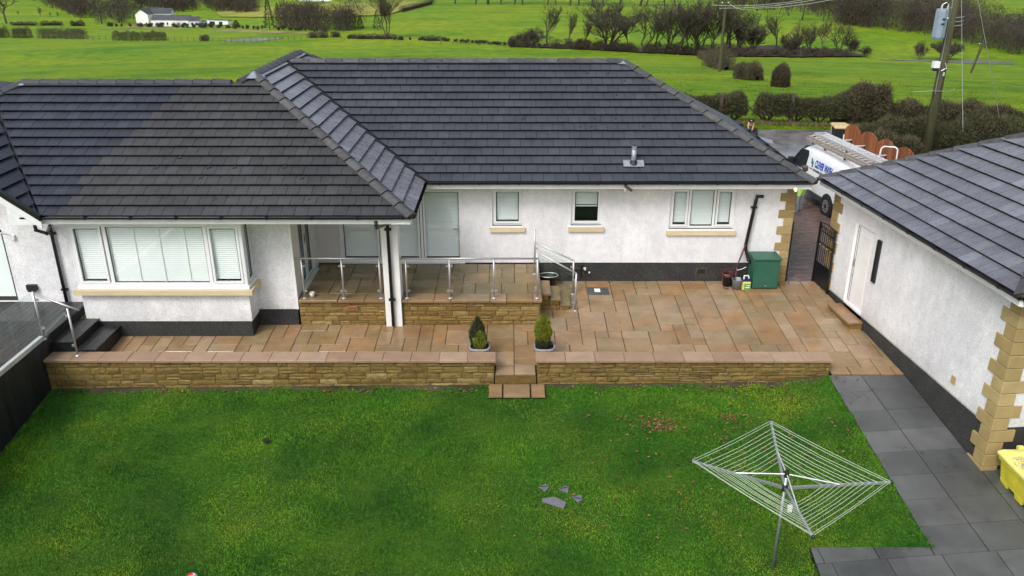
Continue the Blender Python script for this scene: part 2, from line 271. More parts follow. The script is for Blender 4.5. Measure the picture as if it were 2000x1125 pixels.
def mk_grass(name, cols, scale, rough=0.75, streak=(1, 1, 1), bstr=0.8, bsc=12, bdist=0.1, patch=None):
    m, t, b = new_mat(name)
    P = pos(t, streak); n = noise(t, scale, 8, 0.72, P); r = ramp(t, cols); t.links.new(n.outputs[0], r.inputs[0])
    c = r.outputs[0]
    n2 = noise(t, scale*14, 5, 0.7, P); g = ramp(t, [(0.33, (0.62, 0.62, 0.55)), (0.52, (1.0, 1.0, 1.0)), (0.7, (1.3, 1.25, 1.2))]); t.links.new(n2.outputs[0], g.inputs[0])
    c = mixc(t, 1.0, c, g.outputs[0], 'MULTIPLY')
    if patch:
        n3 = noise(t, patch[0], 5, 0.65, pos(t)); g3 = ramp(t, [(patch[1], (0, 0, 0)), (patch[2], (1, 1, 1))]); t.links.new(n3.outputs[0], g3.inputs[0])
        c = mixc(t, g3.outputs[0], c, patch[3])
    n5 = noise(t, 0.55, 6, 0.8, pos(t, (0.6, 1.5, 1))); g5 = ramp(t, [(0.30, (0.42, 0.50, 0.5)), (0.46, (0.95, 0.97, 1)), (0.62, (1.3, 1.22, 1.0))]); t.links.new(n5.outputs[0], g5.inputs[0])
    c = mixc(t, 1.0, c, g5.outputs[0], 'MULTIPLY')
    t.links.new(c, b.inputs['Base Color']); b.inputs['Roughness'].default_value = rough; b.inputs['Specular IOR Level'].default_value = 0.2
    if bstr: bump(t, b, noise(t, bsc, 5, 0.75, P).outputs[0], bstr, bdist)
    return m
M['field'] = mk_grass('bright_pasture_grass', [(0.34, (0.080, 0.190, 0.006)), (0.45, (0.120, 0.232, 0.007)), (0.54, (0.165, 0.262, 0.008)), (0.66, (0.225, 0.285, 0.014))], 0.05, 0.8, (0.7, 1.6, 1), 1.0, 2.2, 0.25)
M['lawnbase'] = mk_grass('mossy_lawn_soil', [(0.3, (0.020, 0.055, 0.005)), (0.5, (0.030, 0.085, 0.006)), (0.7, (0.055, 0.11, 0.008))], 1.2, 0.9, (1, 1, 1), 0.8, 30, 0.03)
def mk_blade():
    m, t, b = new_mat('lawn_grass_blade')
    P = pos(t, (1, 1, 0)); n = noise(t, 0.75, 7, 0.62, P, 0.4); n2 = noise(t, 0.55, 4, 0.6, pos(t, (1, 1, 0)), 0.5)
    r = ramp(t, [(0.32, (0.036, 0.150, 0.012)), (0.44, (0.060, 0.210, 0.014)), (0.55, (0.100, 0.245, 0.016)), (0.68, (0.175, 0.275, 0.020))]); t.links.new(n.outputs[0], r.inputs[0])
    g = ramp(t, [(0.0, (0.45, 0.50, 0.4)), (0.5, (1.05, 1.05, 1.0)), (0.9, (1.5, 1.4, 1.35)), (1.0, (1.95, 1.65, 2.1))]); t.links.new(rnd(t), g.inputs[0])
    c = mixc(t, 1.0, r.outputs[0], g.outputs[0], 'MULTIPLY')
    g2 = ramp(t, [(0.35, (0.50, 0.66, 0.7)), (0.52, (1.05, 1.0, 1.0)), (0.68, (1.25, 1.1, 1.0))]); t.links.new(n2.outputs[0], g2.inputs[0])
    c = mixc(t, 1.0, c, g2.outputs[0], 'MULTIPLY')
    n7 = noise(t, 0.28, 3, 0.5, P); g7 = ramp(t, [(0.38, (0.66, 0.76, 0.8)), (0.6, (1.22, 1.12, 1.0))]); t.links.new(n7.outputs[0], g7.inputs[0]); c = mixc(t, 1.0, c, g7.outputs[0], 'MULTIPLY')
    n3 = noise(t, 2.6, 3, 0.5, P); g3 = ramp(t, [(0.66, (0, 0, 0)), (0.80, (.6, .6, .6))]); t.links.new(n3.outputs[0], g3.inputs[0])
    c = mixc(t, g3.outputs[0], c, (0.14, 0.14, 0.045))
    t.links.new(c, b.inputs['Base Color']); b.inputs['Roughness'].default_value = 0.6; b.inputs['Specular IOR Level'].default_value = 0.25
    return m
M['blade'] = mk_blade()
M['puddle'] = simple('puddle_water', (0.30, 0.31, 0.29), 0.12, 0, 0.1, 0.5)

# ------------------------------------------------------------------ helpers: meshes and objects
class MB:
    def __init__(s): s.v = []; s.f = []; s.m = []; s.mats = []
    def mi(s, mat):
        if mat not in s.mats: s.mats.append(mat)
        return s.mats.index(mat)
    def add(s, vs, fs, mat=None):
        o = len(s.v); s.v += [tuple(v) for v in vs]; k = s.mi(mat) if mat else 0
        for f in fs: s.f.append(tuple(i+o for i in f)); s.m.append(k)
        return s
    def box(s, a, b, mat=None, rot=None, org=None):
        x0, y0, z0 = a; x1, y1, z1 = b
        vs = [Vector(p) for p in ((x0,y0,z0),(x1,y0,z0),(x1,y1,z0),(x0,y1,z0),(x0,y0,z1),(x1,y0,z1),(x1,y1,z1),(x0,y1,z1))]
        if rot is not None:
            o = Vector(org) if org is not None else Vector((0,0,0)); vs = [rot @ (v-o) + o for v in vs]
        return s.add(vs, [(0,3,2,1),(4,5,6,7),(0,1,5,4),(1,2,6,5),(2,3,7,6),(3,0,4,7)], mat)
    def prism(s, pts, d, mat=None):       # polygon points extruded by vector d
        n = len(pts); P = [Vector(p) for p in pts]; d = Vector(d)
        nn = Vector((0,0,0))
        for i in range(n): nn += P[i].cross(P[(i+1) % n])
        if nn.dot(d) > 0: P.reverse()
        vs = P + [p+d for p in P]
        return s.add(vs, [tuple(range(n)), tuple(range(2*n-1, n-1, -1))] + [(i, i+n, (i+1) % n+n, (i+1) % n) for i in range(n)], mat)
    def tube(s, pts, r, n=8, mat=None, cap=True):
        P = [Vector(p) for p in pts]; rs = r if isinstance(r, (list, tuple)) else [r]*len(P)
        vs = []; fs = []; up = None
        for i, p in enumerate(P):
            if i == 0: t = P[1]-p
            elif i == len(P)-1: t = p-P[i-1]
            else: t = (P[i+1]-p).normalized() + (p-P[i-1]).normalized()
            if t.length < 1e-9: t = Vector((0,0,1))
            t.normalize()
            if up is None: up = t.orthogonal().normalized()
            else:
                up = up - t*up.dot(t)
                up = up.normalized() if up.length > 1e-6 else t.orthogonal().normalized()
            sd_ = t.cross(up)
            for k in range(n):
                a = 2*math.pi*k/n; vs.append(p + (up*math.cos(a)+sd_*math.sin(a))*rs[i])
            if i:
                for k in range(n): fs.append(((i-1)*n+k, (i-1)*n+(k+1) % n, i*n+(k+1) % n, i*n+k))
        if cap: fs += [tuple(range(n-1, -1, -1)), tuple(range((len(P)-1)*n, len(P)*n))]
        return s.add(vs, fs, mat)
    def lathe(s, c, prof, n=16, mat=None, sx=1, sy=1):
        c = Vector(c); vs = []; fs = []
        for i, (r, z) in enumerate(prof):
            for k in range(n):
                a = 2*math.pi*k/n; vs.append(c + Vector((r*math.cos(a)*sx, r*math.sin(a)*sy, z)))
            if i:
                for k in range(n): fs.append(((i-1)*n+k, (i-1)*n+(k+1) % n, i*n+(k+1) % n, i*n+k))
        fs += [tuple(range(n-1, -1, -1)), tuple(range((len(prof)-1)*n, len(prof)*n))]
        return s.add(vs, fs, mat)
    def sphere(s, c, r, n=12, m=8, mat=None):
        r = r if isinstance(r, (list, tuple)) else (r, r, r)
        prof = [(max(1e-4, math.sin(math.pi*i/m)), -math.cos(math.pi*i/m)) for i in range(m+1)]
        c = Vector(c); vs = []; fs = []
        for i, (q, z) in enumerate(prof):
            for k in range(n):
                a = 2*math.pi*k/n; vs.append(c + Vector((q*math.cos(a)*r[0], q*math.sin(a)*r[1], z*r[2])))
            if i:
                for k in range(n): fs.append(((i-1)*n+k, (i-1)*n+(k+1) % n, i*n+(k+1) % n, i*n+k))
        return s.add(vs, fs, mat)
    def mesh(s, name, mat=None, smooth_=False):
        me = bpy.data.meshes.new(name); me.from_pydata(s.v, [], s.f)
        mats = s.mats if s.mats else [mat]
        for k in mats: me.materials.append(M[k] if isinstance(k, str) else k)
        if len(mats) > 1: me.polygons.foreach_set('material_index', s.m)
        if smooth_: me.polygons.foreach_set('use_smooth', [True]*len(me.polygons))
        me.update(); return me
def tag(o, label=None, cat=None, group=None, kind=None):
    if label: o['label'] = label
    if cat: o['category'] = cat
    if group: o['group'] = group
    if kind: o['kind'] = kind
    return o
def ob(name, me, parent=None, loc=None, **kw):
    o = bpy.data.objects.new(name, me); COL.objects.link(o)
    if parent is not None: o.parent = parent; o.matrix_parent_inverse = Matrix.Identity(4) if parent.type != 'EMPTY' else parent.matrix_basis.inverted()
    if loc is not None: o.location = loc
    return tag(o, **kw)
def put(mb, name, mat=None, parent=None, smooth_=False, bevel=0.0, **kw):
    o = ob(name, mb.mesh(name, mat, smooth_), parent, **kw)
    if bevel:
        b = o.modifiers.new('bevel', 'BEVEL'); b.width = bevel; b.segments = 2; b.limit_method = 'ANGLE'; b.angle_limit = R(40)
    return o
def thing(name, loc, label, cat, group=None, rotz=0.0):
    o = bpy.data.objects.new(name, None); COL.objects.link(o); o.location = loc; o.rotation_euler = (0, 0, rotz); o.empty_display_size = 0.2
    bpy.context.view_layer.update() if False else None
    o.matrix_basis = Matrix.Translation(Vector(loc)) @ Matrix.Rotation(rotz, 4, 'Z')
    return tag(o, label, cat, group)
def kids(o): return [c for c in ALLO() if c.parent == o]
def ALLO(): return list(bpy.data.objects)
def copy_tree(o, loc, rotz=0.0, label=None, scale=1.0):
    """copy of a thing whose parts are modelled round its own origin"""
    c = o.copy(); COL.objects.link(c); c.location = loc; c.rotation_euler = (0, 0, rotz); c.scale = (scale,)*3 if isinstance(scale, (int, float)) else scale
    if label: c['label'] = label
    for ch in list(o.children):
        d = ch.copy(); COL.objects.link(d); d.parent = c
        for g in list(ch.children):
            e = g.copy(); COL.objects.link(e); e.parent = d
    return c
def local(name, label, cat, group=None):      # thing modelled round its origin, moved later
    o = bpy.data.objects.new(name, None); COL.objects.link(o); return tag(o, label, cat, group)
def lput(mb, name, mat, parent, smooth_=False, **kw):
    o = bpy.data.objects.new(name, mb.mesh(name, mat, smooth_)); COL.objects.link(o); o.parent = parent
    return tag(o, **kw)
def tri_mesh(name, V, mat, per=3):            # V: (n, per, 3) numpy faces
    n = V.shape[0]; me = bpy.data.meshes.new(name)
    me.vertices.add(n*per); me.vertices.foreach_set('co', V.reshape(-1).astype(np.float32))
    me.loops.add(n*per); me.loops.foreach_set('vertex_index', np.arange(n*per, dtype=np.int32))
    me.polygons.add(n); me.polygons.foreach_set('loop_start', np.arange(0, n*per, per, dtype=np.int32))
    me.materials.append(M[mat]); me.update(calc_edges=True); return me
def sticks(P, D, W):                           # thin triangles: base points, direction*length, width
    n = len(P); side = np.cross(D, RS.normal(size=(n, 3))); side /= (np.linalg.norm(side, axis=1, keepdims=True)+1e-9)
    side *= np.asarray(W).reshape(-1, 1)*0.5
    return np.stack([P-side, P+side, P+D], axis=1)

def clip_poly(poly, a, b):                     # keep left of a->b (2D)
    out = []; n = len(poly)
    f = lambda p: (b[0]-a[0])*(p[1]-a[1])-(b[1]-a[1])*(p[0]-a[0])
    for i in range(n):
        p, q = poly[i], poly[(i+1) % n]; fp, fq = f(p), f(q)
        if fp >= 0: out.append(p)
        if (fp >= 0) != (fq >= 0):
            t = fp/(fp-fq); out.append((p[0]+(q[0]-p[0])*t, p[1]+(q[1]-p[1])*t))
    return out
def area2(p): return 0.5*sum(p[i][0]*p[(i+1) % len(p)][1]-p[(i+1) % len(p)][0]*p[i][1] for i in range(len(p)))
def clip_convex(poly, conv):
    if area2(conv) < 0: conv = conv[::-1]
    for i in range(len(conv)):
        poly = clip_poly(poly, conv[i], conv[(i+1) % len(conv)])
        if len(poly) < 3: return []
    # drop near-duplicate points
    o = [p for i, p in enumerate(poly) if math.hypot(p[0]-poly[i-1][0], p[1]-poly[i-1][1]) > 1e-4]
    return o if len(o) >= 3 and abs(area2(o)) > 4e-4 else []
def inset(conv, d):
    if area2(conv) < 0: conv = conv[::-1]
    big = conv
    for i in range(len(conv)):
        a, b = conv[i], conv[(i+1) % len(conv)]; L = math.hypot(b[0]-a[0], b[1]-a[1]); nx, ny = -(b[1]-a[1])/L*d[i], (b[0]-a[0])/L*d[i]
        big = clip_poly(big, (a[0]+nx, a[1]+ny), (b[0]+nx, b[1]+ny))
    return big

# ================================================================== GROUND
GA = R(5.0)                                    # the garage stands turned by 5 degrees
GN = Vector((math.cos(GA), math.sin(GA), 0)); GV = Vector((-math.sin(GA), math.cos(GA), 0))
GC = Vector((8.05, -6.87, 0))                  # its near corner
def garage_x(Y): return GC.x + GV.x*(Y-GC.y)/GV.y
def patio_z(Y): return 0.07*min(0, Y)
def path_z(Y): return -0.31 + 0.16*(Y+4.24)
def lawn_z(X, Y):
    z = -0.554 + 0.0105*X + 0.13*(Y+4.25) if Y < -4.25 else -0.554+0.0105*X
    return lerp(z, path_z(Y)-0.025, smooth(5.2, 6.3, X)*0.9)
def in_plot(X, Y): return -30 < X < 22 and -24 < Y < 13
def ground():
    rings = [0.5, 6, 12, 18, 22, 25, 28, 31, 34, 37] + [40*1.035**i for i in range(60)]
    while rings[-1] < 4500: rings.append(rings[-1]*1.08)
    azs = [R(-42+84*i/150.0) for i in range(151)] + [R(42+276*i/60.0) for i in range(1, 60)]
    vs = []; fs = []; n = len(azs)
    for r in rings:
        for a in azs:
            X = r*math.sin(a); Y = CAM.y + r*math.cos(a); z = terrain(X, Y)
            dy = Y-CAM.y
            if Y < 9.0: z = min(z, -2.6)            # the garden, built separately, lies above this
            elif Y < 12: z = z - 0.10
            vs.append((X, Y, z))
    for i in range(len(rings)-1):
        for k in range(n): fs.append((i*n+k, i*n+(k+1) % n, (i+1)*n+(k+1) % n, (i+1)*n+k))
    mb = MB(); mb.add(vs, fs, 'field'); o = put(mb, 'pasture_ground', smooth_=True, kind='structure')
    return o
ground()
# yard and road behind the house
mb = MB()
def sheet(mb, pts, mat, n=1): mb.add(pts, [tuple(range(len(pts)))], mat)
sheet(mb, [(-34, 6.9, -0.16), (30, 6.9, -0.16), (30, 13.5, -0.18), (-34, 13.5, -0.18)], 'tarmac')
put(mb, 'yard', kind='structure')
mb = MB(); sheet(mb, [(-60, 13.504, -0.176), (60, 13.504, -0.176), (60, 19.2, -0.2), (-60, 19.2, -0.2)], 'tarmac'); put(mb, 'road', kind='structure')
# driveway of small blocks beside the house
drv = None
def driveway():
    mb = MB(); sheet(mb, [(6.4, -0.05, -0.03), (14, -0.05, -0.03), (14, 7.6, -0.15), (6.4, 7.6, -0.15)], 'flag_gap')
    base = put(mb, 'driveway', kind='structure')
    mb = MB(); y = -0.04; row = 0
    while y < 7.5:
        x = 6.42 - (row % 2)*0.1
        zf = lambda yy: -0.03 - 0.12*(yy+0.05)/7.65
        while x < 11.6:
            h = 0.012 + random.uniform(-0.002, 0.002)
            x0, x1, y0, y1 = x+.004, x+.196, y+.004, y+.096
            if x0 < 6.42: x0 = 6.42
            z0, z1 = zf(y0)+h, zf(y1)+h
            mb.add([(x0,y0,z0),(x1,y0,z0),(x1,y1,z1),(x0,y1,z1),(x0-.002,y0-.002,z0-.012),(x1+.002,y0-.002,z0-.012),(x1+.002,y1+.002,z1-.012),(x0-.002,y1+.002,z1-.012)],
                   [(0,1,2,3),(4,5,1,0),(5,6,2,1),(6,7,3,2),(7,4,0,3)])
            x += 0.2
        y += 0.1; row += 1
    put(mb, 'block_paving', 'paver', base, kind='stuff')
driveway()

# ------------------------------------------------------------------ slabs laid in a random pattern
def slab_pattern(nx, ny, seed, sizes):
    rg = random.Random(seed); used = [[False]*nx for _ in range(ny)]; out = []
    for j in range(ny):
        for i in range(nx):
            if used[j][i]: continue
            opts = [(a, b) for (a, b, wt) in sizes for _ in range(wt)]; rg.shuffle(opts); opts.append((1, 1))
            for (a, b) in opts:
                if i+a <= nx and j+b <= ny and all(not used[j+q][i+p] for p in range(a) for q in range(b)):
                    for p in range(a):
                        for q in range(b): used[j+q][i+p] = True
                    out.append((i, j, a, b)); break
    return out
def slab_obj(name, poly, zfun, th, mat, parent, gap=0.0075, jit=0.002):
    """poly: convex list of (x,y) corners; a single slab with a chamfered rim"""
    if area2(poly) < 0: poly = poly[::-1]
    n = len(poly); cx = sum(p[0] for p in poly)/n; cy = sum(p[1] for p in poly)/n
    o = Vector((cx, cy, zfun(cx, cy))); dz = random.uniform(-jit, jit); tx, ty = random.uniform(-.002, .002), random.uniform(-.002, .002)
    def ring(d, z):
        r = []
        for (x, y) in poly:
            vx, vy = x-cx, y-cy; L = math.hypot(vx, vy) or 1; k = max(0.0, (L-d*1.35)/L)
            r.append((vx*k, vy*k, zfun(x, y)-o.z+z+dz+tx*vx+ty*vy))
        return r
    vs = ring(gap+.008, 0) + ring(gap, -.006) + ring(gap, -th)
    fs = [tuple(range(n))]
    for k in range(2):
        for i in range(n): j = (i+1) % n; fs.append((k*n+i, (k+1)*n+i, (k+1)*n+j, k*n+j))
    mb = MB(); mb.add(vs, fs); me = mb.mesh(name, mat)
    ob_ = bpy.data.objects.new(name, me); COL.objects.link(ob_); ob_.location = o
    if parent: ob_.parent = parent
    return ob_
def patio():
    zf = lambda x, y: patio_z(y)
    mb = MB()
    for (x0, x1, y0, y1) in ((-9.3, 8.0, -3.9, -2.2), (0.6, 7.55, -2.2, 0.0), (-0.33, 0.47, -4.24, -3.9), (6.36, 8.0, -4.24, -3.9)):
        q = [(x0, y0), (x1, y0), (x1, y1), (x0, y1)]
        q = [(min(x, garage_x(y)-0.0), y) for x, y in q]
        sheet(mb, [(x, y, patio_z(y)-0.012) for x, y in q], 'joint')
    base = put(mb, 'patio', kind='structure')
    C = 0.292; X0, Y0 = -9.3, -4.24
    pat = slab_pattern(int(17.3/C)+1, 15, 5, [(2,2,9),(3,2,1),(2,1,6),(1,2,5),(1,1,2)])
    L = []
    for (i, j, a, b) in pat:
        x0, y0, x1, y1 = X0+i*C, Y0+j*C, X0+(i+a)*C, Y0+(j+b)*C
        y1 = min(y1, -0.0)
        regs = []
        if y0 < -3.88:                                  # strip under the low wall, only open at the gap and the right
            regs.append((-0.335, 0.475, -4.24, -3.88 if y1 > -3.88 else y1)); regs.append((6.36, 8.2, -4.24, 0))
            regs.append((-9.3, 6.36, -3.88, 0))
        else: regs.append((-9.3, 8.2, -3.88, 0))
        for (ra, rb, rc, rd) in regs:
            px0, px1, py0, py1 = max(x0, ra), min(x1, rb), max(y0, rc), min(y1, rd)
            if px1-px0 < .06 or py1-py0 < .06: continue
            if px1 < 0.6 and py1 > -2.2:
                if py0 >= -2.22: continue
                py1 = -2.2
            if px1 <= 0.64 and py0 > -2.25: continue
            if px0 < 0.62 and py0 > -2.25: px0 = 0.64
            poly = [(px0, py0), (px1, py0), (px1, py1), (px0, py1)]
            ga, gb = (garage_x(-8)-0.01, -8), (garage_x(2)-0.01, 2)
            poly = clip_poly(poly, ga, gb)
            if len(poly) < 3 or abs(area2(poly)) < .008: continue
            if 1.78 < (px0+px1)/2 < 2.3 and -0.8 < (py0+py1)/2 < -0.36: pass
            L.append(poly)
    L.sort(key=lambda p: sum(q[1] for q in p)/len(p))
    for p in L[:298]: slab_obj('paving_slab', p, zf, 0.03, 'slab', base)
    if len(L) > 298:
        mb = MB()
        for p in L[298:]:
            n = len(p); cx = sum(q[0] for q in p)/n; cy = sum(q[1] for q in p)/n
            vs = [(cx+(x-cx)*.975, cy+(y-cy)*.975, patio_z(y)) for x, y in p]+[(cx+(x-cx)*.98, cy+(y-cy)*.98, patio_z(y)-.012) for x, y in p]
            mb.add(vs, [tuple(range(n))]+[(i, n+i, n+(i+1) % n, (i+1) % n) for i in range(n)])
        put(mb, 'paving_slabs', 'slab', base, kind='stuff')
    # riser under the two ends of the patio
    mb = MB(); mb.box((-0.34, -4.22, -0.62), (0.48, -4.1, -0.335), 'stone_low'); put(mb, 'riser', parent=base)
    # slabs let into the grass at the foot of the step
    for x0, x1 in ((-0.46, -0.19), (-0.175, 0.36), (0.375, 0.65)):
        slab_obj('paving_slab', [(x0, -4.72), (x1, -4.72), (x1, -4.27), (x0, -4.27)], lambda x, y: -0.50+0.05*(y+4.3), .04, 'slab', base)
    return base
patio()

def dark_path():
    mb = MB(); y0, y1 = -4.25, -14.0
    pts = [(6.30, y0), (garage_x(y0)+.02, y0), (garage_x(-6.87)+.02, -6.87), (13.5, -6.87), (13.5, y1), (4.45, y1), (4.58, -8.52), (6.46, -8.52)]
    mb2 = MB()
    for i in range(0, 1): pass
    def strip(a, b, c, d): sheet(mb, [(a[0], a[1], path_z(a[1])-.014), (b[0], b[1], path_z(b[1])-.014), (c[0], c[1], path_z(c[1])-.014), (d[0], d[1], path_z(d[1])-.014)], 'flag_gap')
    strip((6.29, y0), (6.46, -8.52), (8.2, -8.52), (garage_x(y0)+.02, y0)); strip((8.0, -6.87), (8.2, -8.52), (13.5, -8.52), (13.5, -6.87)); strip((4.58, -8.52), (4.45, y1), (13.5, y1), (13.5, -8.52))
    base = put(mb, 'garden_path', kind='structure')
    # flags follow the direction of the garage
    zf = lambda x, y: path_z(y)
    def wpt(u, v): p = GC + GN*u + GV*v; return (p.x, p.y)
    L = []
    wcol = 0.87; hrow = 0.553; left = -2.42
    v = -0.02+ (2.62)                                 # rows going towards the camera
    rows = []
    vv = 2.77; k = 0
    while vv > -9:
        rows.append((vv-hrow, vv)); vv -= hrow
    for r, (va, vb) in enumerate(rows):
        u = left-0.5
        off = 0.0 if vb > -1.2 else (0.38 if r % 2 else 0.1)
        cols = [-2.9+off] + [-0.80+off*0]; 
        us = []
        uu = 0.0
        xs = [0.0]
        while xs[-1] > -4.2: xs.append(xs[-1]-wcol)
        xs = xs[::-1]
        if vb <= 0.01:
            while xs[-1] < 5.4: xs.append(xs[-1]+wcol)
        xs = [x+(off if vb <= -1.2 else 0) for x in xs]
        for i in range(len(xs)-1):
            a, b_ = xs[i], xs[i+1]
            poly = [wpt(a, va), wpt(b_, va), wpt(b_, vb), wpt(a, vb)]
            out = clip_poly(poly, (-40, -4.25), (-41, -4.25))       # below the patio edge
            if len(out) < 3: continue
            cy = sum(p[1] for p in out)/len(out)
            if vb > 0.02 and a > -0.05: continue
            lx = lambda y: 6.29+(-4.25-y)*0.04
            top = clip_poly(clip_poly(out, (6.29, -4.25), (6.46, -8.52)), (-40, -8.52), (40, -8.52))   # beside the lawn
            low = clip_poly(clip_poly(out, (40, -8.52), (-40, -8.52)), (4.60, -8.52), (4.45, -14))
            for q in (top, low):
                if len(q) >= 3 and abs(area2(q)) > .02: L.append(q)
    for q in L:
        slab_obj('flagstone', q, zf, .03, 'flag', base, gap=0.006, jit=.002)
dark_path()

def lawn():
    vs = []; fs = []; nx, ny = 80, 48; x0, x1, ya, yb = -9.6, 6.6, -13.5, -4.2
    for j in range(ny+1):
        for i in range(nx+1):
            X = lerp(x0, x1, i/nx); Y = lerp(ya, yb, j/ny); vs.append((X, Y, lawn_z(X, Y)-0.0))
    for j in range(ny):
        for i in range(nx):
            X = lerp(x0, x1, (i+.5)/nx); Y = lerp(ya, yb, (j+.5)/ny)
            if Y < -8.5 and X > 4.62: continue
            fs.append((j*(nx+1)+i, j*(nx+1)+i+1, (j+1)*(nx+1)+i+1, (j+1)*(nx+1)+i))
    mb = MB(); mb.add(vs, fs, 'lawnbase'); put(mb, 'lawn', smooth_=True, kind='structure')
    n = 620000
    X = RS.uniform(-9.5, 6.52, n); Y = RS.uniform(-10.6, -4.28, n)
    edge = 6.30 + (-4.25-Y)*0.04 + 0.05*np.sin(Y*5.1)+0.03*np.sin(Y*13.7)
    keep = (X < edge) & ~((Y < -8.50+0.02*np.sin(X*9)) & (X > 4.60+0.02*np.sin(Y*11)))
    keep &= ~((X > -0.45) & (X < 0.64) & (Y > -4.70+0.03*np.sin(X*17)))
    keep &= (Y < -4.27-0.03*np.abs(np.sin(X*3.1)+np.sin(X*7.7)))                        # bare soil at the wall foot
    keep &= X > (-9.02+0.035*(Y+4.25)*0-0.02*np.sin(Y*8)) - (Y < -4.25)*0.12
    # worn, thin patches
    wear = np.exp(-(((X-0.1)/1.0)**2+((Y+5.2)/0.55)**2))*0.55 + np.exp(-(((X-6.0)/0.35)**2+((Y+5.2)/1.2)**2))*0.6
    keep &= RS.uniform(0, 1, n) > wear
    X = X[keep]; Y = Y[keep]; n = len(X)
    Z = -0.554+0.0105*X+0.13*(Y+4.25); t = np.clip((X-5.2)/1.1, 0, 1); t = t*t*(3-2*t)*0.9
    Z = Z*(1-t)+(-0.31+0.16*(Y+4.24)-0.025)*t
    clump = 0.5+0.5*np.sin(X*2.3+np.sin(Y*1.7)*2)*np.sin(Y*2.9+np.sin(X*1.3)*2)
    h = RS.uniform(0.016, 0.052, n)*(0.55+0.9*clump)
    a = RS.uniform(0, 2*np.pi, n); tl = RS.uniform(0.2, 1.2, n)
    D = np.stack([np.cos(a)*np.sin(tl)*h, np.sin(a)*np.sin(tl)*h, np.cos(tl)*h], axis=1)
    T = sticks(np.stack([X, Y, Z-0.003], axis=1), D, RS.uniform(0.006, 0.013, n))
    o = ob('lawn_grass', tri_mesh('lawn_grass', T, 'blade'), None); tag(o, 'short mossy green lawn grass in front of the low stone walls', 'grass', kind='stuff')
    # longer ragged tufts along the wall, the fence and the path edge
    m = 26000; f = RS.uniform(0, 1, m); k = RS.randint(0, 4, m); cl = np.abs(np.sin(f*71)+np.sin(f*23+1))*.5
    ex = np.select([k == 0, k == 1, k == 2, k == 3], [-9.1+15.4*f, 6.30+(4.27*f)*0.04-.01, 4.60+1.9*f, -9.10+0*f]); ey = np.select([k == 0, k == 1, k == 2, k == 3], [-4.30+0*f, -4.25-4.27*f, -8.5+0*f, -4.3-4.0*f])
    ex = ex+RS.normal(0, .035, m)-(k == 1)*.05; ey = ey-np.abs(RS.normal(0, .03, m))*(k == 0)+RS.normal(0, .02, m)*(k != 0); ok_ = ~((ex > -.5) & (ex < .69) & (ey > -4.78)) & (RS.uniform(0, 1, m) < cl+.15); ex, ey, cl = ex[ok_], ey[ok_], cl[ok_]; m = len(ex)
    ez = np.array([lawn_z(a_, b_) for a_, b_ in zip(ex, ey)]); a = RS.uniform(0, 6.28, m); tl = RS.uniform(.2, 1.2, m); hh = RS.uniform(.03, .10, m)*(.5+cl)
    D = np.stack([np.cos(a)*np.sin(tl)*hh, np.sin(a)*np.sin(tl)*hh, np.cos(tl)*hh], axis=1)
    o = ob('edge_grass', tri_mesh('edge_grass', sticks(np.stack([ex, ey, ez-.003], 1), D, RS.uniform(.006, .012, m)), 'blade')); tag(o, 'longer ragged grass growing along the wall foot and the path edge', 'grass', kind='stuff')
    # earth strip along the wall
    mb = MB(); vs = []; fs = []; N = 160
    for i in range(N+1):
        x = lerp(-9.1, 6.3, i/N)
        wd = 0.05+0.03*math.sin(i*0.9)+0.02*math.sin(i*2.3)
        vs += [(x, -4.2, lawn_z(x, -4.2)+.03), (x, -4.25-wd*0.5, lawn_z(x, -4.3)+.022), (x, -4.25-wd-0.06, lawn_z(x, -4.4)+.004)]
        if i:
            for k in (0, 1): fs.append(((i-1)*3+k, (i-1)*3+k+1, i*3+k+1, i*3+k))
    mb.add(vs, fs, 'mud'); put(mb, 'bare_soil', kind='structure')
lawn()
def leaves():
    P = []
    def sc(n, cx, cy, sx, sy):
        for _ in range(n): P.append((random.gauss(cx, sx), random.gauss(cy, sy)))
    sc(120, 2.75, -5.55, 0.22, 0.10); sc(20, 2.3, -5.25, 0.4, 0.1); sc(45, 4.15, -5.35, 0.22, 0.12); sc(110, 4.3, -5.9, 1.1, 0.6); sc(90, 3.6, -7.2, 1.1, 0.8)
    sc(30, 5.4, -4.8, 0.5, 0.2); sc(14, -1.0, -4.45, 1.2, 0.05); sc(22, 1.7, -6.8, 0.8, 1.2); sc(60, -3.5, -4.42, 3.5, 0.04); sc(80, 4.0, -4.42, 1.6, 0.05)
    for q in ((-4.0, -6.2), (-6, -8.2), (2.0, -4.9), (5.4, -8.7), (5.15, -9.3), (1.9, -3.3), (3.1, -2.6), (0.1, -4.5)): P.append(q)
    T = []
    for (x, y) in P:
        if y > -4.28 and not (y > -3.9): continue
        z = (lawn_z(x, y)+0.035 if y < -4.25 else patio_z(y)+.004)
        if x > 6.3 or (y < -8.5 and x > 4.55): z = path_z(y)+.006
        s = random.uniform(.018, .043); a = random.uniform(0, 6.28); tz = random.uniform(-.4, .4)
        c, s_ = math.cos(a), math.sin(a); pts = []
        for (u, v, k) in ((-1, 0, 0), (0, -.55, .25), (1, 0, .1), (0, .55, .2)):
            pts.append((x+(u*c-v*s_)*s, y+(u*s_+v*c)*s, z+k*s+tz*u*s*.4+.006))
        T.append(pts)
    o = ob('fallen_leaves', tri_mesh('fallen_leaves', np.array(T), 'leaf', 4)); tag(o, 'brown dead leaves scattered and heaped on the lawn and patio', 'leaves', kind='stuff')
leaves()

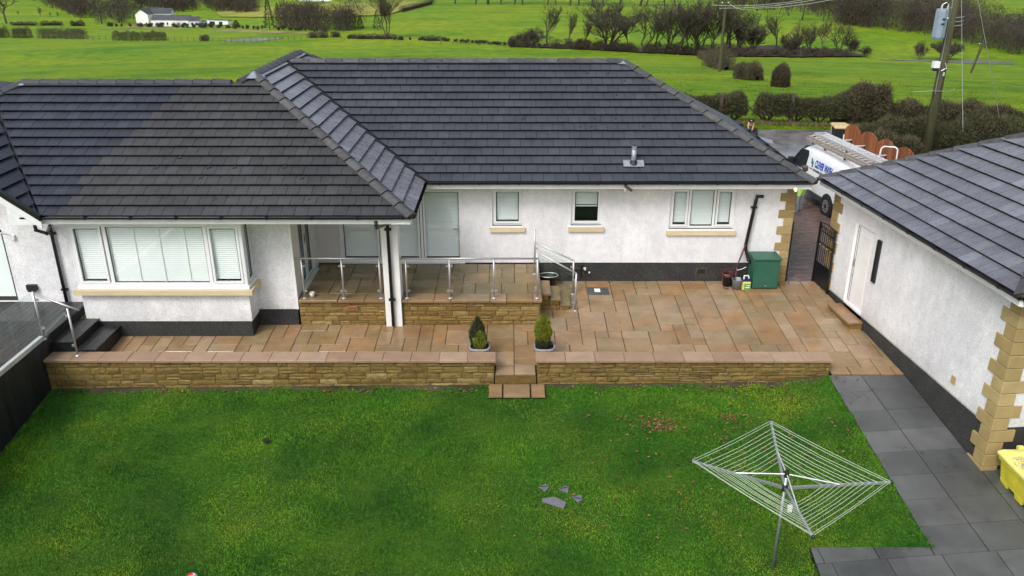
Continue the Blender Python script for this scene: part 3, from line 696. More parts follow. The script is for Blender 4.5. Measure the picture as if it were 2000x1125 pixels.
# ================================================================== STONE WALLS
def stone_mesh(seed):
    rg = random.Random(seed); nx, nz = 5, 3; vs = []; fs = []
    for j in range(nz+1):
        for i in range(nx+1):
            ed = (i in (0, nx)) or (j in (0, nz))
            y = 0.0 if ed else -rg.uniform(0.25, 1.0)
            vs.append((-.5+i/nx + (0 if ed else rg.uniform(-.04, .04)), y, j/nz + (0 if ed else rg.uniform(-.06, .06))))
    for j in range(nz):
        for i in range(nx): a = j*(nx+1)+i; fs.append((a, a+1, a+nx+2, a+nx+1))
    k = len(vs); vs += [(-.5, 1, 0), (.5, 1, 0), (.5, 1, 1), (-.5, 1, 1)]
    A, B, Cc, Dd = 0, nx, (nz+1)*(nx+1)-1, nz*(nx+1)
    fs += [(A, k, k+1, B), (B, k+1, k+2, Cc), (Cc, k+2, k+3, Dd), (Dd, k+3, k, A)]
    mb = MB(); mb.add(vs, fs); return mb
STONES = {}
def stone_variants(mat):
    if mat not in STONES: STONES[mat] = [stone_mesh(s).mesh('stone', mat) for s in range(10)]
    return STONES[mat]
def stone_face(parent, p0, p1, zbot, ztop, mat, seed, courses, avoid=()):
    """coursed split stones on the vertical face from p0 to p1 (seen from the right-hand side of p0->p1)"""
    rg = random.Random(seed); p0 = Vector(p0); p1 = Vector(p1); d = (p1-p0); L = d.length; d.normalize(); ang = math.atan2(d.y, d.x)
    zb = zbot; hs_ = [rg.uniform(.75, 1.25) for _ in range(courses)]; tot = sum(hs_)
    z = 0.0
    for c in range(courses):
        f0, f1 = z/tot, (z+hs_[c])/tot; z += hs_[c]
        x = -rg.uniform(0, .25)
        while x < L:
            ln = rg.uniform(.16, .52); a, b = max(0, x), min(L, x+ln); x += ln
            if b-a < .05: continue
            fs_ = [(f0, f1)]
            if rg.random() < .30 and ln > .2: m_ = lerp(f0, f1, rg.uniform(.4, .6)); fs_ = [(f0, m_), (m_, f1)]
            for (g0, g1) in fs_:
                m = (a+b)/2; zz0 = zbot(m/L) if callable(zbot) else zbot
                za, zc = lerp(zz0, ztop, g0), lerp(zz0, ztop, g1)
                o = bpy.data.objects.new('stone', rg.choice(stone_variants(mat))); COL.objects.link(o)
                q = p0 + d*m
                o.location = (q.x, q.y, za+.005); o.rotation_euler = (0, 0, ang)
                o.scale = ((b-a-.010), rg.uniform(.008, .020), zc-za-.009); o.parent = parent
def low_wall(x0, x1, label, seed, zl, zr):
    t = local('garden_wall', label, 'wall', 'low sandstone garden walls')
    mb = MB(); mb.box((x0+.02, -4.205, -0.9), (x1-.02, -3.92, -0.03), 'mortar'); lput(mb, 'wall_core', 'mortar', t)
    stone_face(t, (x0+.02, -4.225, 0), (x1-.02, -4.225, 0), lambda f: lerp(zl, zr, f)-.03, -0.035, 'stone_low', seed, 5)
    stone_face(t, (x1-.015, -4.2, 0), (x1-.015, -3.93, 0), patio_z(-4.1) if x1 > 2 else -.45, -0.035, 'stone_low', seed+1, 4)
    stone_face(t, (x0+.015, -3.93, 0), (x0+.015, -4.2, 0), -.6, -0.035, 'stone_low', seed+2, 4)
    n = round((x1-x0+.04)/.56); wd = (x1-x0+.04)/n
    for i in range(n):
        a = x0-.02+i*wd
        slab_obj('coping_slab', [(a, -4.27), (a+wd, -4.27), (a+wd, -3.89), (a, -3.89)], lambda x, y: 0.03, .055, 'coping', t, gap=.003, jit=.003)
    return t
low_wall(-9.27, -0.34, 'long low sandstone garden wall with pink coping left of the gap in the middle', 31, -.66, -.56)
low_wall(0.49, 6.33, 'shorter low sandstone garden wall with pink coping right of the gap', 57, -.55, -.49)

# ================================================================== BUNGALOW
PT = 0.555; EZ = 2.6
HOUSE = local('bungalow', 'white dry dashed bungalow with dark tiled hipped roof and wide white bay window', 'house')
def wall_mb(mb, o, u, W, z0, z1, holes, depth, mat, rev='white', flip=False):
    """vertical wall from o along unit u, outer face; holes (a,b,c,d); reveals go inwards"""
    o = Vector(o); u = Vector(u); nin = Vector((-u.y, u.x, 0))*( -1 if flip else 1)
    xs = sorted({0, W, *[h[0] for h in holes], *[h[1] for h in holes]}); zs = sorted({z0, z1, *[h[2] for h in holes], *[h[3] for h in holes]})
    for i in range(len(xs)-1):
        for j in range(len(zs)-1):
            cx, cz = (xs[i]+xs[i+1])/2, (zs[j]+zs[j+1])/2
            if any(h[0] < cx < h[1] and h[2] < cz < h[3] for h in holes): continue
            q = [o+u*xs[i]+Vector((0, 0, zs[j])), o+u*xs[i+1]+Vector((0, 0, zs[j])), o+u*xs[i+1]+Vector((0, 0, zs[j+1])), o+u*xs[i]+Vector((0, 0, zs[j+1]))]
            mb.add(q, [(0, 1, 2, 3)], mat)
    for (a, b, c, d) in holes:
        P = lambda x, z, k: o+u*x+Vector((0, 0, z))+nin*k*depth
        for (q1, q2) in (((a, c), (a, d)), ((a, d), (b, d)), ((b, d), (b, c)), ((b, c), (a, c))):
            mb.add([P(*q1, 0), P(*q2, 0), P(*q2, 1), P(*q1, 1)], [(0, 1, 2, 3)], rev)
def window(parent, name, o, u, W, z0, z1, lights, blind=1.0, frame='upvc', fw=.055, glass_inset=.045, slat=.032, blind_fold=False, handle=None, blinds=True, fdep=.07):
    """frame unit: o = left bottom corner of the frame's outer face, u along the wall; lights: list of (a,b) fractions with own sash flag"""
    o = Vector(o); u = Vector(u); nin = Vector((-u.y, u.x, 0)); ang = math.atan2(u.y, u.x); rot = Matrix.Rotation(ang, 3, 'Z')
    def bx(mb, x0, x1, za, zb, d0, d1, mat):
        vs = []
        for (x, d, z) in ((x0,d0,za),(x1,d0,za),(x1,d1,za),(x0,d1,za),(x0,d0,zb),(x1,d0,zb),(x1,d1,zb),(x0,d1,zb)):
            vs.append(o + u*x + nin*d + Vector((0, 0, z)))
        mb.add(vs, [(0,3,2,1),(4,5,6,7),(0,1,5,4),(1,2,6,5),(2,3,7,6),(3,0,4,7)], mat)
    mb = MB(); H = z1-z0
    bx(mb, 0, fw, 0, H, 0, fdep, frame); bx(mb, W-fw, W, 0, H, 0, fdep, frame); bx(mb, fw, W-fw, 0, fw, 0.001, fdep, frame); bx(mb, fw, W-fw, H-fw, H, 0.001, fdep, frame)
    for k, (a, b, sash) in enumerate(lights):
        if k: bx(mb, a*W-fw*.5, a*W+fw*.5, fw, H-fw, .002, fdep, frame)
    for (a, b, sash) in lights:
        if sash:
            s = .045; xa, xb = max(a*W, 0)+fw*.8, min(b*W, W)-fw*.8
            bx(mb, xa, xa+s, fw*.8, H-fw*.8, -.018, .03, frame); bx(mb, xb-s, xb, fw*.8, H-fw*.8, -.018, .03, frame)
            bx(mb, xa+s, xb-s, fw*.8, fw*.8+s, -.017, .03, frame); bx(mb, xa+s, xb-s, H-fw*.8-s, H-fw*.8, -.017, .03, frame)
    w_ = lput(mb, name, None, parent)
    mg = MB(); mbk = MB()
    for (a, b, sash) in lights:
        e = fw*.5+ (.05 if sash else 0); xa = a*W+e if a > 0 else fw+(.04 if sash else 0); xb = b*W-e if b < 1 else W-fw-(.04 if sash else 0)
        za, zb = fw+(.04 if sash else 0), H-fw-(.04 if sash else 0)
        mp = MB(); bx(mp, xa-.004, xb+.004, za-.004, zb+.004, .028, .036, 'glass'); lput(mp, 'pane', None, w_)
        # dark sealing gasket round the pane
        for (g0, g1, g2, g3) in ((xa, xb, za, za+.012), (xa, xb, zb-.012, zb), (xa, xa+.012, za+.012, zb-.012), (xb-.012, xb, za+.012, zb-.012)): bx(mg, g0, g1, g2, g3, .016, .026, 'blackm')
        if blinds and blind > 0:
            z = zb; lo = lerp(zb, za, blind)
            while z-slat > lo:
                p = [o+u*xa+nin*.078+Vector((0,0,z)), o+u*xb+nin*.078+Vector((0,0,z)), o+u*xb+nin*.062+Vector((0,0,z-slat*.80)), o+u*xa+nin*.062+Vector((0,0,z-slat*.80))]
                mbk.add(p, [(0, 1, 2, 3)], 'blind'); z -= slat
            if blind_fold:
                x = xa
                while x < xb-.05:
                    bx(mbk, x, x+.028, lo, zb, .052, .058, 'blind'); x += blind_fold
            if blind < 1: bx(mbk, xa, xb, lo-.03, lo, .06, .09, 'blind')
    lput(mg, 'gasket', None, w_)
    if mbk.v: lput(mbk, 'blind', None, w_)
    if handle is not None:
        hx, hz = handle; mh = MB(); bx(mh, hx-.015, hx+.015, hz-.11, hz+.11, -.045, -.018, 'steel'); bx(mh, hx-.12, hx+.01, hz-.01, hz+.012, -.07, -.045, 'steel'); lput(mh, 'handle', None, w_)
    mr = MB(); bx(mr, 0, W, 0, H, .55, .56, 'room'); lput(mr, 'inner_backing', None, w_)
    return w_
# main wall, Y = 0
W1 = (-0.47, 0.25, 1.42, 2.33); W2 = (1.40, 2.13, 1.43, 2.33); W3 = (3.74, 5.28, 1.34, 2.33); DR = (-4.14, -1.17, 0.475, 2.33)
XR = 6.66
mb = MB()
wall_mb(mb, (-4.69, 0, 0), (1, 0, 0), XR+4.69, 0.48, 2.6, [(a+4.69, b+4.69, c if c > .48 else .4801, d) for a, b, c, d in (W1, W2, W3, DR)], .1, 'render')
wall_mb(mb, (XR, 0, 0), (0, 1, 0), 7.0, -.2, 2.6, [], .1, 'render')
wall_mb(mb, (XR, 7.0, 0), (-1, 0, 0), 26.0, -.2, 2.6, [], .1, 'render')
# wing front wall Y=-2.2 and its return at the porch
wall_mb(mb, (-9.08, -2.2, 0), (1, 0, 0), 0.004, .2, 2.5, [], .1, 'render')
wall_mb(mb, (-5.55, -2.2, 0), (1, 0, 0), 0.86, .22, 2.6, [], .1, 'render')
SDY = (-1.62, -0.45)
wall_mb(mb, (-4.69, -2.2, 0), (0, 1, 0), 2.2, .2, 2.6, [(SDY[0]+2.2, SDY[1]+2.2, .47, 2.3)], .08, 'white')
# bay
wall_mb(mb, (-9.08, -2.73, 0), (1, 0, 0), 3.53, .17, .92, [], .1, 'render'); wall_mb(mb, (-5.55, -2.73, 0), (0, 1, 0), .53, .17, .92, [], .1, 'render'); wall_mb(mb, (-9.08, -2.2, 0), (0, -1, 0), .53, .17, 2.5, [], .1, 'render')
# left wall with dark sliding door
wall_mb(mb, (-15.5, -2.2, 0), (1, 0, 0), 6.43, -.2, 2.6, [(2.2, 4.72, .40, 2.05)], .08, 'render')
gl = [(-15.5, -2.2, 2.6), (-9.4, -2.2, 2.6), (-12.2, -2.2, 4.6)]
mb.add(gl, [(0, 1, 2)], 'render')
wall_mb(mb, (-15.5, 7.0, 0), (0, -1, 0), 9.2, -.2, 2.6, [], .1, 'render')
lput(mb, 'wall', None, HOUSE)
# smooth band of porch wall
mb = MB(); mb.box((-4.68, -0.012, .5), (-4.15, 0.0-.001, 2.45), 'porch'); lput(mb, 'porch_panel', None, HOUSE)
mb = MB(); mb.box((-4.72, -2.215, .22), (-4.675, -2.1, 2.45), 'white'); lput(mb, 'corner_band', None, HOUSE)
# plinths, 12 mm back from the render
mb = MB(); mb.box((0.6, 0.014, -.35), (XR-.014, .2, .479), 'plinth'); lput(mb, 'plinth', None, HOUSE)
mb = MB(); mb.box((-5.564, -2.186, -.4), (-4.704, -2.0, .219), 'plinth'); lput(mb, 'plinth', None, HOUSE); mb = MB()
mb.box((-9.066, -2.716, -.5), (-5.564, -2.19, .169), 'plinth'); lput(mb, 'plinth', None, HOUSE); mb = MB()
mb.box((XR-.2, .2, -.35), (XR-.0141, 7, .3), 'plinth')
lput(mb, 'plinth', None, HOUSE)
# windows of the main wall
window(HOUSE, 'window', (W1[0], .06, W1[2]), (1, 0, 0), W1[1]-W1[0], W1[2], W1[3], [(0, 1, True)])
window(HOUSE, 'window', (W2[0], .06, W2[2]), (1, 0, 0), W2[1]-W2[0], W2[2], W2[3], [(0, 1, True)], blind=.48)
window(HOUSE, 'window', (W3[0], .06, W3[2]), (1, 0, 0), W3[1]-W3[0], W3[2], W3[3], [(0, .31, True), (.31, .69, False), (.69, 1, True)])
for i, (a, b, c, d) in enumerate((W1, W2, W3)):
    m_ = MB(); m_.box((a-.06, -.06, c-.145), (b+.06, .05, c-.035), 'sill'); lput(m_, 'stone_sill', None, HOUSE)
    m_ = MB(); m_.box((a-.02, -.03, c-.034), (b+.02, .07, c-.0), 'upvc'); lput(m_, 'white_sill', None, HOUSE)
window(HOUSE, 'patio_door', (DR[0], .05, .49), (1, 0, 0), DR[1]-DR[0], .49, DR[3], [(0, .335, True), (.335, .665, True), (.665, 1, True)], handle=(2.86, .85), fw=.06, slat=.034)
mb = MB(); mb.box((DR[0]-.03, -.04, .466), (DR[1]+.03, .06, .489), 'upvc'); lput(mb, 'threshold', None, HOUSE)
# glazed porch doors in the wing's side wall
window(HOUSE, 'porch_door', (-4.69-.03, SDY[0], .47), (0, 1, 0), SDY[1]-SDY[0], .47, 2.3, [(0, .5, True), (.5, 1, True)], blinds=False, handle=(.52, 1.0), fw=.05)
mb = MB(); mb.box((-4.687, SDY[0]-.05, .462), (-4.60, SDY[1]+.05, .50), 'upvc'); lput(mb, 'threshold', None, HOUSE)
# bay window
BW = -5.56+9.08
bay = window(HOUSE, 'bay_window', (-9.07, -2.74, .99), (1, 0, 0), BW, .99, 2.36, [(0, .205, True), (.205, .79, False), (.79, 1, True)], fw=.075, blind_fold=.52, slat=.045)
window(HOUSE, 'bay_side_window', (-5.55, -2.66, .99), (0, 1, 0), .45, .99, 2.36, [(0, 1, True)], fw=.05)
mb = MB(); mb.box((-9.10, -2.79, .93), (-5.50, -2.68, .985), 'upvc'); mb.box((-5.60, -2.679, .93), (-5.50, -2.2, .985), 'upvc')
mb.box((-5.58, -2.735, .985), (-5.535, -2.67, 2.36), 'upvc'); mb.box((-9.10, -2.74, .985), (-9.065, -2.2, 2.45), 'upvc'); mb.box((-9.09, -2.745, 2.36), (-5.54, -2.2, 2.449), 'upvc')
lput(mb, 'bay_frame', None, HOUSE)
mb = MB(); mb.box((-9.17, -2.86, .82), (-5.43, -2.70, .925), 'sill'); mb.box((-5.54, -2.699, .82), (-5.43, -2.2, .925), 'sill'); mb.box((-9.17, -2.699, .82), (-9.10, -2.2, .925), 'sill'); lput(mb, 'stone_sill', None, HOUSE)
# dark framed sliding door on the left
window(HOUSE, 'sliding_door', (-13.28, -2.15, .41), (1, 0, 0), 2.5, .41, 2.04, [(0, .5, False), (.5, 1, False)], frame='grey_frame', fw=.06)
# column
mb = MB(); mb.box((-2.76, -2.29, -.17), (-2.41, -1.93, 2.46), 'white'); lput(mb, 'column', None, HOUSE)
# quoins of the right corner
z = -.02; k = 0
while z < 2.44:
    h = .205; L = (.34, .20)[k % 2]; Ly = (.20, .34)[k % 2]
    m_ = MB(); m_.box((XR-L, -.022, z), (XR+.022, Ly, min(z+h-.008, 2.45)), 'quoin'); o = lput(m_, 'quoin', None, HOUSE)
    b = o.modifiers.new('bevel', 'BEVEL'); b.width = .006; b.segments = 1
    z += h; k += 1
# air bricks and vents in the plinth
for x in (1.62, 4.62):
    m_ = MB(); m_.box((x-.14, .0, .17), (x+.14, .013, .33), 'mortar'); m_.box((x-.10, -.004, .19), (x+.10, -.001, .31), 'blackm'); lput(m_, 'air_vent', None, HOUSE)

# soffits, fascias, gutters
def eave(parent, pts, side, gutter=True, fas_top=2.57, fas_bot=2.455, brk=.9, soff=.45):
    """eaves line along pts (tile edge), side = unit outwards normal of the run"""
    p, q = Vector(pts[0]), Vector(pts[1]); s = Vector(side); d = (q-p).normalized(); L = (q-p).length
    mf = MB(); a, b = p-s*.03, q-s*.03
    mf.add([v+Vector((0,0,zz)) for zz in (fas_bot, fas_top) for v in (a, b, b-s*.02, a-s*.02)], [(0,1,5,4),(1,2,6,5),(2,3,7,6),(3,0,4,7),(0,3,2,1),(4,5,6,7)], 'fascia')
    lput(mf, 'fascia', None, parent)
    ms = MB(); a, b = p-s*.05, q-s*.05
    ms.add([a+Vector((0,0,fas_bot+.004)), b+Vector((0,0,fas_bot+.004)), b-s*soff+Vector((0,0,fas_bot+.004)), a-s*soff+Vector((0,0,fas_bot+.004))], [(0,3,2,1)], 'fascia'); lput(ms, 'soffit', None, parent)
    if gutter:
        mg = MB(); n = 9; r0 = .055; c = Vector((0, 0, 2.628))
        prof = [(math.cos(math.pi+math.pi*k/(n-1)), math.sin(math.pi+math.pi*k/(n-1))) for k in range(n)]
        out = [(x*r0, z*r0*1.1) for x, z in prof]; inn = [(x*(r0-.006), z*(r0-.006)*1.1+.002) for x, z in prof][::-1]
        ring = out+inn; N = len(ring); vs = []
        for e in (p, q):
            for (x, z) in ring: vs.append(e+s*(x+.035)+c+Vector((0, 0, z)))
        mg.add(vs, [(i, (i+1) % N, (i+1) % N+N, i+N) for i in range(N)]+[tuple(range(n-1, -1, -1)) , tuple(range(N, N+n))], 'black')
        t = brk*.4
        while t < L:
            e = p+d*t; vs = []
            for dd in (-.017, .017):
                for (x, z) in [(x*1.14, z*1.14) for x, z in out]: vs.append(e+d*dd+s*(x+.035)+c+Vector((0, 0, z)))
            mg.add(vs, [(i, i+1, i+1+n, i+n) for i in range(n-1)]+[tuple(range(n-1, -1, -1)), tuple(range(n, 2*n))], 'black'); t += brk
        g = lput(mg, 'gutter', None, parent)
eave(HOUSE, ((-2.0, -.5, 0), (6.87, -.5, 0)), (0, -1, 0)); eave(HOUSE, ((-9.72, -3.1, 0), (-2.0, -3.1, 0)), (0, -1, 0), soff=.9); eave(HOUSE, ((-2.0, -3.1, 0), (-2.0, -.5, 0)), (1, 0, 0), soff=.35); eave(HOUSE, ((6.87, -.5, 0), (6.87, 7.4, 0)), (1, 0, 0), soff=.2)
mb = MB(); mb.add([(-9.8, -3.05, 2.462), (-2.05, -3.05, 2.462), (-2.05, 0, 2.462), (-9.8, 0, 2.462)], [(0, 3, 2, 1)], 'white'); lput(mb, 'porch_ceiling', None, HOUSE)

def down_pipe(parent, pts, clips=(), r=.036, name='downpipe', mat='black'):
    mb = MB(); mb.tube(pts, r, 10, mat)
    for p in pts[1:-1]: mb.sphere(p, r*1.12, 8, 6, mat)
    for c in clips:
        c = Vector(c); mb.box((c.x-.07, c.y-.01, c.z-.02), (c.x+.07, c.y+.06, c.z+.02), mat)
    return lput(mb, name, None, parent, True)
down_pipe(HOUSE, [(-2.71, -3.07, 2.52), (-2.71, -3.07, 2.38), (-2.60, -2.36, 2.22), (-2.60, -2.345, -.12)], [(-2.60, -2.35, 2.1), (-2.60, -2.35, .50)])
down_pipe(HOUSE, [(-9.52, -3.07, 2.5), (-9.52, -3.07, 2.33), (-9.42, -2.9, 2.2), (-9.70, -2.26, 2.15), (-9.70, -2.26, 2.0), (-9.70, -2.26, .42)], [(-9.70, -2.26, 1.98), (-9.7, -2.26, .7)])

# ------------------------------------------------------------------ roof planes and tiles
class Roof:
    def __init__(s, O, U, S): s.O = Vector(O); s.U = Vector(U).normalized(); s.S = Vector(S).normalized(); s.N = s.U.cross(s.S).normalized(); s.flip = s.N.z < 0; s.N = -s.N if s.flip else s.N
    def uv(s, p): d = Vector(p)-s.O; return (d.dot(s.U), d.dot(s.S))
    def at(s, u, v, h=0): return s.O+s.U*u+s.S*v+s.N*h
def plane_z(p, x0, y0, tx, ty): return (p[0], p[1], EZ + tx*(p[0]-x0) + ty*(p[1]-y0))
def tile_polys(rf, conv, gauge, wid, u0=0.0, s0=0.0, half=.5):
    us = [p[0] for p in conv]; ss = [p[1] for p in conv]; out = []
    r = int((min(ss)-s0)/gauge)-1
    while s0+r*gauge < max(ss):
        a = s0+r*gauge; off = u0+(r % 2)*half*wid; k = int((min(us)-off)/wid)-1
        while off+k*wid < max(us):
            x = off+k*wid; poly = clip_convex([(x+.004, a), (x+wid-.004, a), (x+wid-.004, a+gauge), (x+.004, a+gauge)], conv)
            if poly: out.append((poly, a, r, x))
            k += 1
        r += 1
    return out
def tile_geo(rf, poly, a, gauge, org, tn=.050, jit=0.0):
    if (area2(poly) > 0) == rf.flip: poly = poly[::-1]
    n = len(poly); top = []; bot = []
    for (u, v) in poly:
        f = (v-a)/gauge; h = tn*(1-f)+.018+jit; top.append(rf.at(u, v, h)-org); bot.append(rf.at(u, v, h-.017)-org)
    vs = top+bot; fs = [tuple(range(n))]+[(i, n+i, n+(i+1) % n, (i+1) % n) for i in range(n)]
    return vs, fs
TILES = []   # (distance, roof, poly, a, gauge, mat, full)
def lay(rf, convs, gauge=.292, wid=.262, matf=None, u0=0.0, s0=0.0, bank=None):
    for conv in convs:
        for (poly, a, r, x) in tile_polys(rf, conv, gauge, wid, u0, s0):
            cu = sum(p[0] for p in poly)/len(poly); cv = sum(p[1] for p in poly)/len(poly); c = rf.at(cu, cv)
            full = len(poly) == 4 and abs(abs(area2(poly))-gauge*(wid-.008)) < 1e-5
            bank.append(((c-CAM).length - (3 if abs(area2(poly)) > .05 else 0), rf, poly, a, gauge, matf(c, r) if callable(matf) else matf, full, x, wid))
def build_tiles(bank, parent, nmax):
    bank.sort(key=lambda b: b[0]); cache = {}
    for i, (dist, rf, poly, a, gauge, mat, full, x, wid) in enumerate(bank[:nmax]):
        if full:
            key = (id(rf), mat, gauge, wid); o0 = rf.at(x, a)
            if key not in cache:
                vs, fs = tile_geo(rf, poly, a, gauge, o0); m_ = MB(); m_.add(vs, fs); cache[key] = m_.mesh('roof_tile', mat)
            me = cache[key]; loc = o0 + rf.N*random.uniform(-.0015, .0025)
        else:
            cu, cv = poly[0]; o0 = rf.at(cu, cv); vs, fs = tile_geo(rf, poly, a, gauge, o0); m_ = MB(); m_.add(vs, fs); me = m_.mesh('roof_tile', mat); loc = o0
        o = bpy.data.objects.new('roof_tile', me); COL.objects.link(o); o.location = loc; o.parent = parent
    m_ = MB()
    for (dist, rf, poly, a, gauge, mat, full, x, wid) in bank[nmax:]:
        vs, fs = tile_geo(rf, poly, a, gauge, Vector((0, 0, 0)), jit=random.uniform(-.0015, .0025)); m_.add(vs, fs, mat)
    if m_.v: lput(m_, 'roof_tiles', None, parent, kind='stuff')
def ridge_run(parent, p, q, drop, L=.45, mat='ridge', wid=.13, name='ridge_tile', start=0.0, lift=.062):
    p, q = Vector(p), Vector(q); d = (q-p); D = d.length; d.normalize(); c = d.cross(Vector((0, 0, 1))).normalized(); up = c.cross(d).normalized()
    if up.z < 0: up = -up
    n = max(1, round((D-start)/L)); L = (D-start)/n
    prof = [(-wid, -drop*wid), (-wid*.45, -.012+.006), (-wid*.2, .012), (wid*.2, .012), (wid*.45, -.012+.006), (wid, -drop*wid)]
    for i in range(n):
        a = p+d*(start+i*L+.010); b = p+d*(start+(i+1)*L-.010); vs = []
        for (e, up_) in ((a, lift+.026), (b, lift+.006)):
            for (x, z) in prof: vs.append(e+c*x+up*(z+up_))
            for (x, z) in prof[::-1]: vs.append(e+c*x+up*(z+up_-.03))
        N = len(prof)*2; vs = [v-a for v in vs]
        m_ = MB(); m_.add(vs, [(i_, (i_+1) % N, (i_+1) % N+N, i_+N) for i_ in range(N)]+[tuple(range(N-1, -1, -1)), tuple(range(N, 2*N))])
        o = bpy.data.objects.new(name, m_.mesh(name, mat)); COL.objects.link(o); o.location = a; o.parent = parent
    # mortar bedding seen between the ridge tiles
    m_ = MB(); vs = []
    for e in (p+d*start, q):
        for (x, z) in ((-wid*.93, -drop*wid-.03), (-wid*.2, -.004), (wid*.2, -.004), (wid*.93, -drop*wid-.03)): vs.append(e+c*x+up*(z+lift))
    m_.add(vs, [(0, 1, 5, 4), (1, 2, 6, 5), (2, 3, 7, 6), (4, 5, 6, 7), (3, 2, 1, 0)], 'mortar'); lput(m_, 'ridge_bedding', None, parent)

def slab_plane(mb, pts, mat='underlay'):
    mb.add(pts, [tuple(range(len(pts)))], mat)
bank = []
roofmb = MB()
sq = math.sqrt(1+PT*PT)
# main front plane
A = Roof((-2, -.5, EZ), (1, 0, 0), (0, 1, PT))
A3 = [(-2, -.5, EZ), (6.87, -.5, EZ), (2.92, 3.45, EZ+PT*3.95), (-5.95, 3.45, EZ+PT*3.95)]
slab_plane(roofmb, A3)
pa = [A.uv(p) for p in A3]; pa = inset(pa, [-.03, .03, .02, .075]) if area2(pa) > 0 else pa
lay(A, [[(-.0+.06, -.05), (8.87+.0, -.05)] + pa[2:] if False else pa], matf='tile', bank=bank, u0=.1)
# wing front plane
Dp = Roof((-9.35, -3.1, EZ), (1, 0, 0), (0, 1, PT))
zz = lambda Y: EZ+PT*(Y+3.1)
D1 = [(-9.40, -3.1, EZ), (-2, -3.1, EZ), (-5.72, .62, zz(.62)), (-11.27, .62, zz(.62)), (-11.77, .12, zz(.12))]
D2 = [(-5.72, .62, zz(.62)), (-6, .9, zz(.9)), (-6.28, .62, zz(.62))]
slab_plane(roofmb, D1); slab_plane(roofmb, D2)
def newtile(c, r):
    lim = lerp(-9.10, -7.75, (c.y+2.95)/3.2)
    if r >= 14: lim = -6.38
    return 'tile_new' if c.x < lim else 'tile_warm'
lay(Dp, [inset([Dp.uv(p) for p in D1], [-.03, .02, 0, .02, .06]), [Dp.uv(p) for p in D2]], matf=newtile, bank=bank, u0=.05)
# wing right plane
E_ = Roof((-2, -3.1, EZ), (0, 1, 0), (-1, 0, PT))
E1 = [(-2, -3.1, EZ), (-2, -.5, EZ), (-5.95, 3.45, EZ+PT*3.95), (-6, 3.45, EZ+PT*4), (-6, .9, EZ+PT*4)]
slab_plane(roofmb, E1)
lay(E_, [inset([E_.uv(p) for p in E1], [-.03, .075, 0, 0, .02])], matf='tile_painted_sheen_pale', bank=bank, u0=.02)
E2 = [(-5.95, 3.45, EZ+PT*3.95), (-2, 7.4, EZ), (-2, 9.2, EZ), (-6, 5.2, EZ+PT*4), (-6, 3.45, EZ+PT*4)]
slab_plane(roofmb, E2); lay(E_, [inset([E_.uv(p) for p in E2], [.06, 0, 0, 0, 0])], matf='tile_painted_sheen', bank=bank, u0=.02)
# left gable plane
QL = .75
G_ = Roof((-9.35, -3.15, EZ), (0, 1, 0), (-1, 0, QL))
G1 = [(-9.37, -3.15, EZ), (-9.37, -3.1, EZ), (-12.2, .68, EZ+QL*2.85), (-12.2, -3.15, EZ+QL*2.85)]
slab_plane(roofmb, G1); lay(G_, [inset([G_.uv(p) for p in G1], [0, .05, 0, 0])], matf='tile_new', bank=bank)
# planes that face away
slab_plane(roofmb, [(-12.2, -3.15, EZ+QL*2.85), (-12.2, .68, EZ+QL*2.85), (-15.9, 4.3, EZ), (-15.9, -3.15, EZ)], 'tile_new')
slab_plane(roofmb, [(6.87, -.5, EZ), (6.87, 7.4, EZ), (2.92, 3.45, EZ+PT*3.95)], 'tile'); slab_plane(roofmb, [(6.87, 7.4, EZ), (-2, 7.4, EZ), (-5.95, 3.45, EZ+PT*3.95), (2.92, 3.45, EZ+PT*3.95)], 'tile')
slab_plane(roofmb, [(-6, .9, EZ+PT*4), (-6, 5.2, EZ+PT*4), (-10, 9.2, EZ), (-10, 4.34, EZ), (-6.28, .62, zz(.62))], 'tile'); slab_plane(roofmb, [(-2, 9.2, EZ), (-10, 9.2, EZ), (-6, 5.2, EZ+PT*4)], 'tile')
slab_plane(roofmb, [(-6.28, .62, zz(.62)), (-11.27, .62, zz(.62)), (-15.9, 5.2, EZ), (-9.6, 5.2, EZ+.05)], 'tile_new'); slab_plane(roofmb, [(-11.27, .62, zz(.62)), (-11.77, .12, zz(.12)), (-12.2, .68, EZ+QL*2.85), (-15.9, 4.4, EZ), (-15.9, 5.2, EZ)], 'tile_new')
ROOF = lput(roofmb, 'roof', None, HOUSE)
build_tiles(bank, ROOF, 300)
rz = EZ+PT*3.95
ridge_run(ROOF, (-5.72, 3.45, rz), (2.92, 3.45, rz), .5, L=.43)
ridge_run(ROOF, (6.90, -.53, EZ-.0), (2.92, 3.45, rz), .36, L=.45)
ridge_run(ROOF, (-1.98, -3.12, EZ), (-6.0, .9, EZ+PT*4), .36, L=.45)
ridge_run(ROOF, (-6, .9, EZ+PT*4), (-6, 5.2, EZ+PT*4), .5, L=.45)
ridge_run(ROOF, (-6, 5.2, EZ+PT*4), (-2.6, 8.6, EZ+.3), .36, L=.45)
ridge_run(ROOF, (-11.27, .62, zz(.62)), (-6.45, .62, zz(.62)), .5, L=.44, mat='ridge_new')
ridge_run(ROOF, (-6.28, .62, zz(.62)), (-6, .9, EZ+PT*4), .36, L=.45, mat='ridge_new')
ridge_run(ROOF, (-12.6, -.7, zz(-.7)), (-11.27, .62, zz(.62)), .36, L=.45, mat='ridge_new')
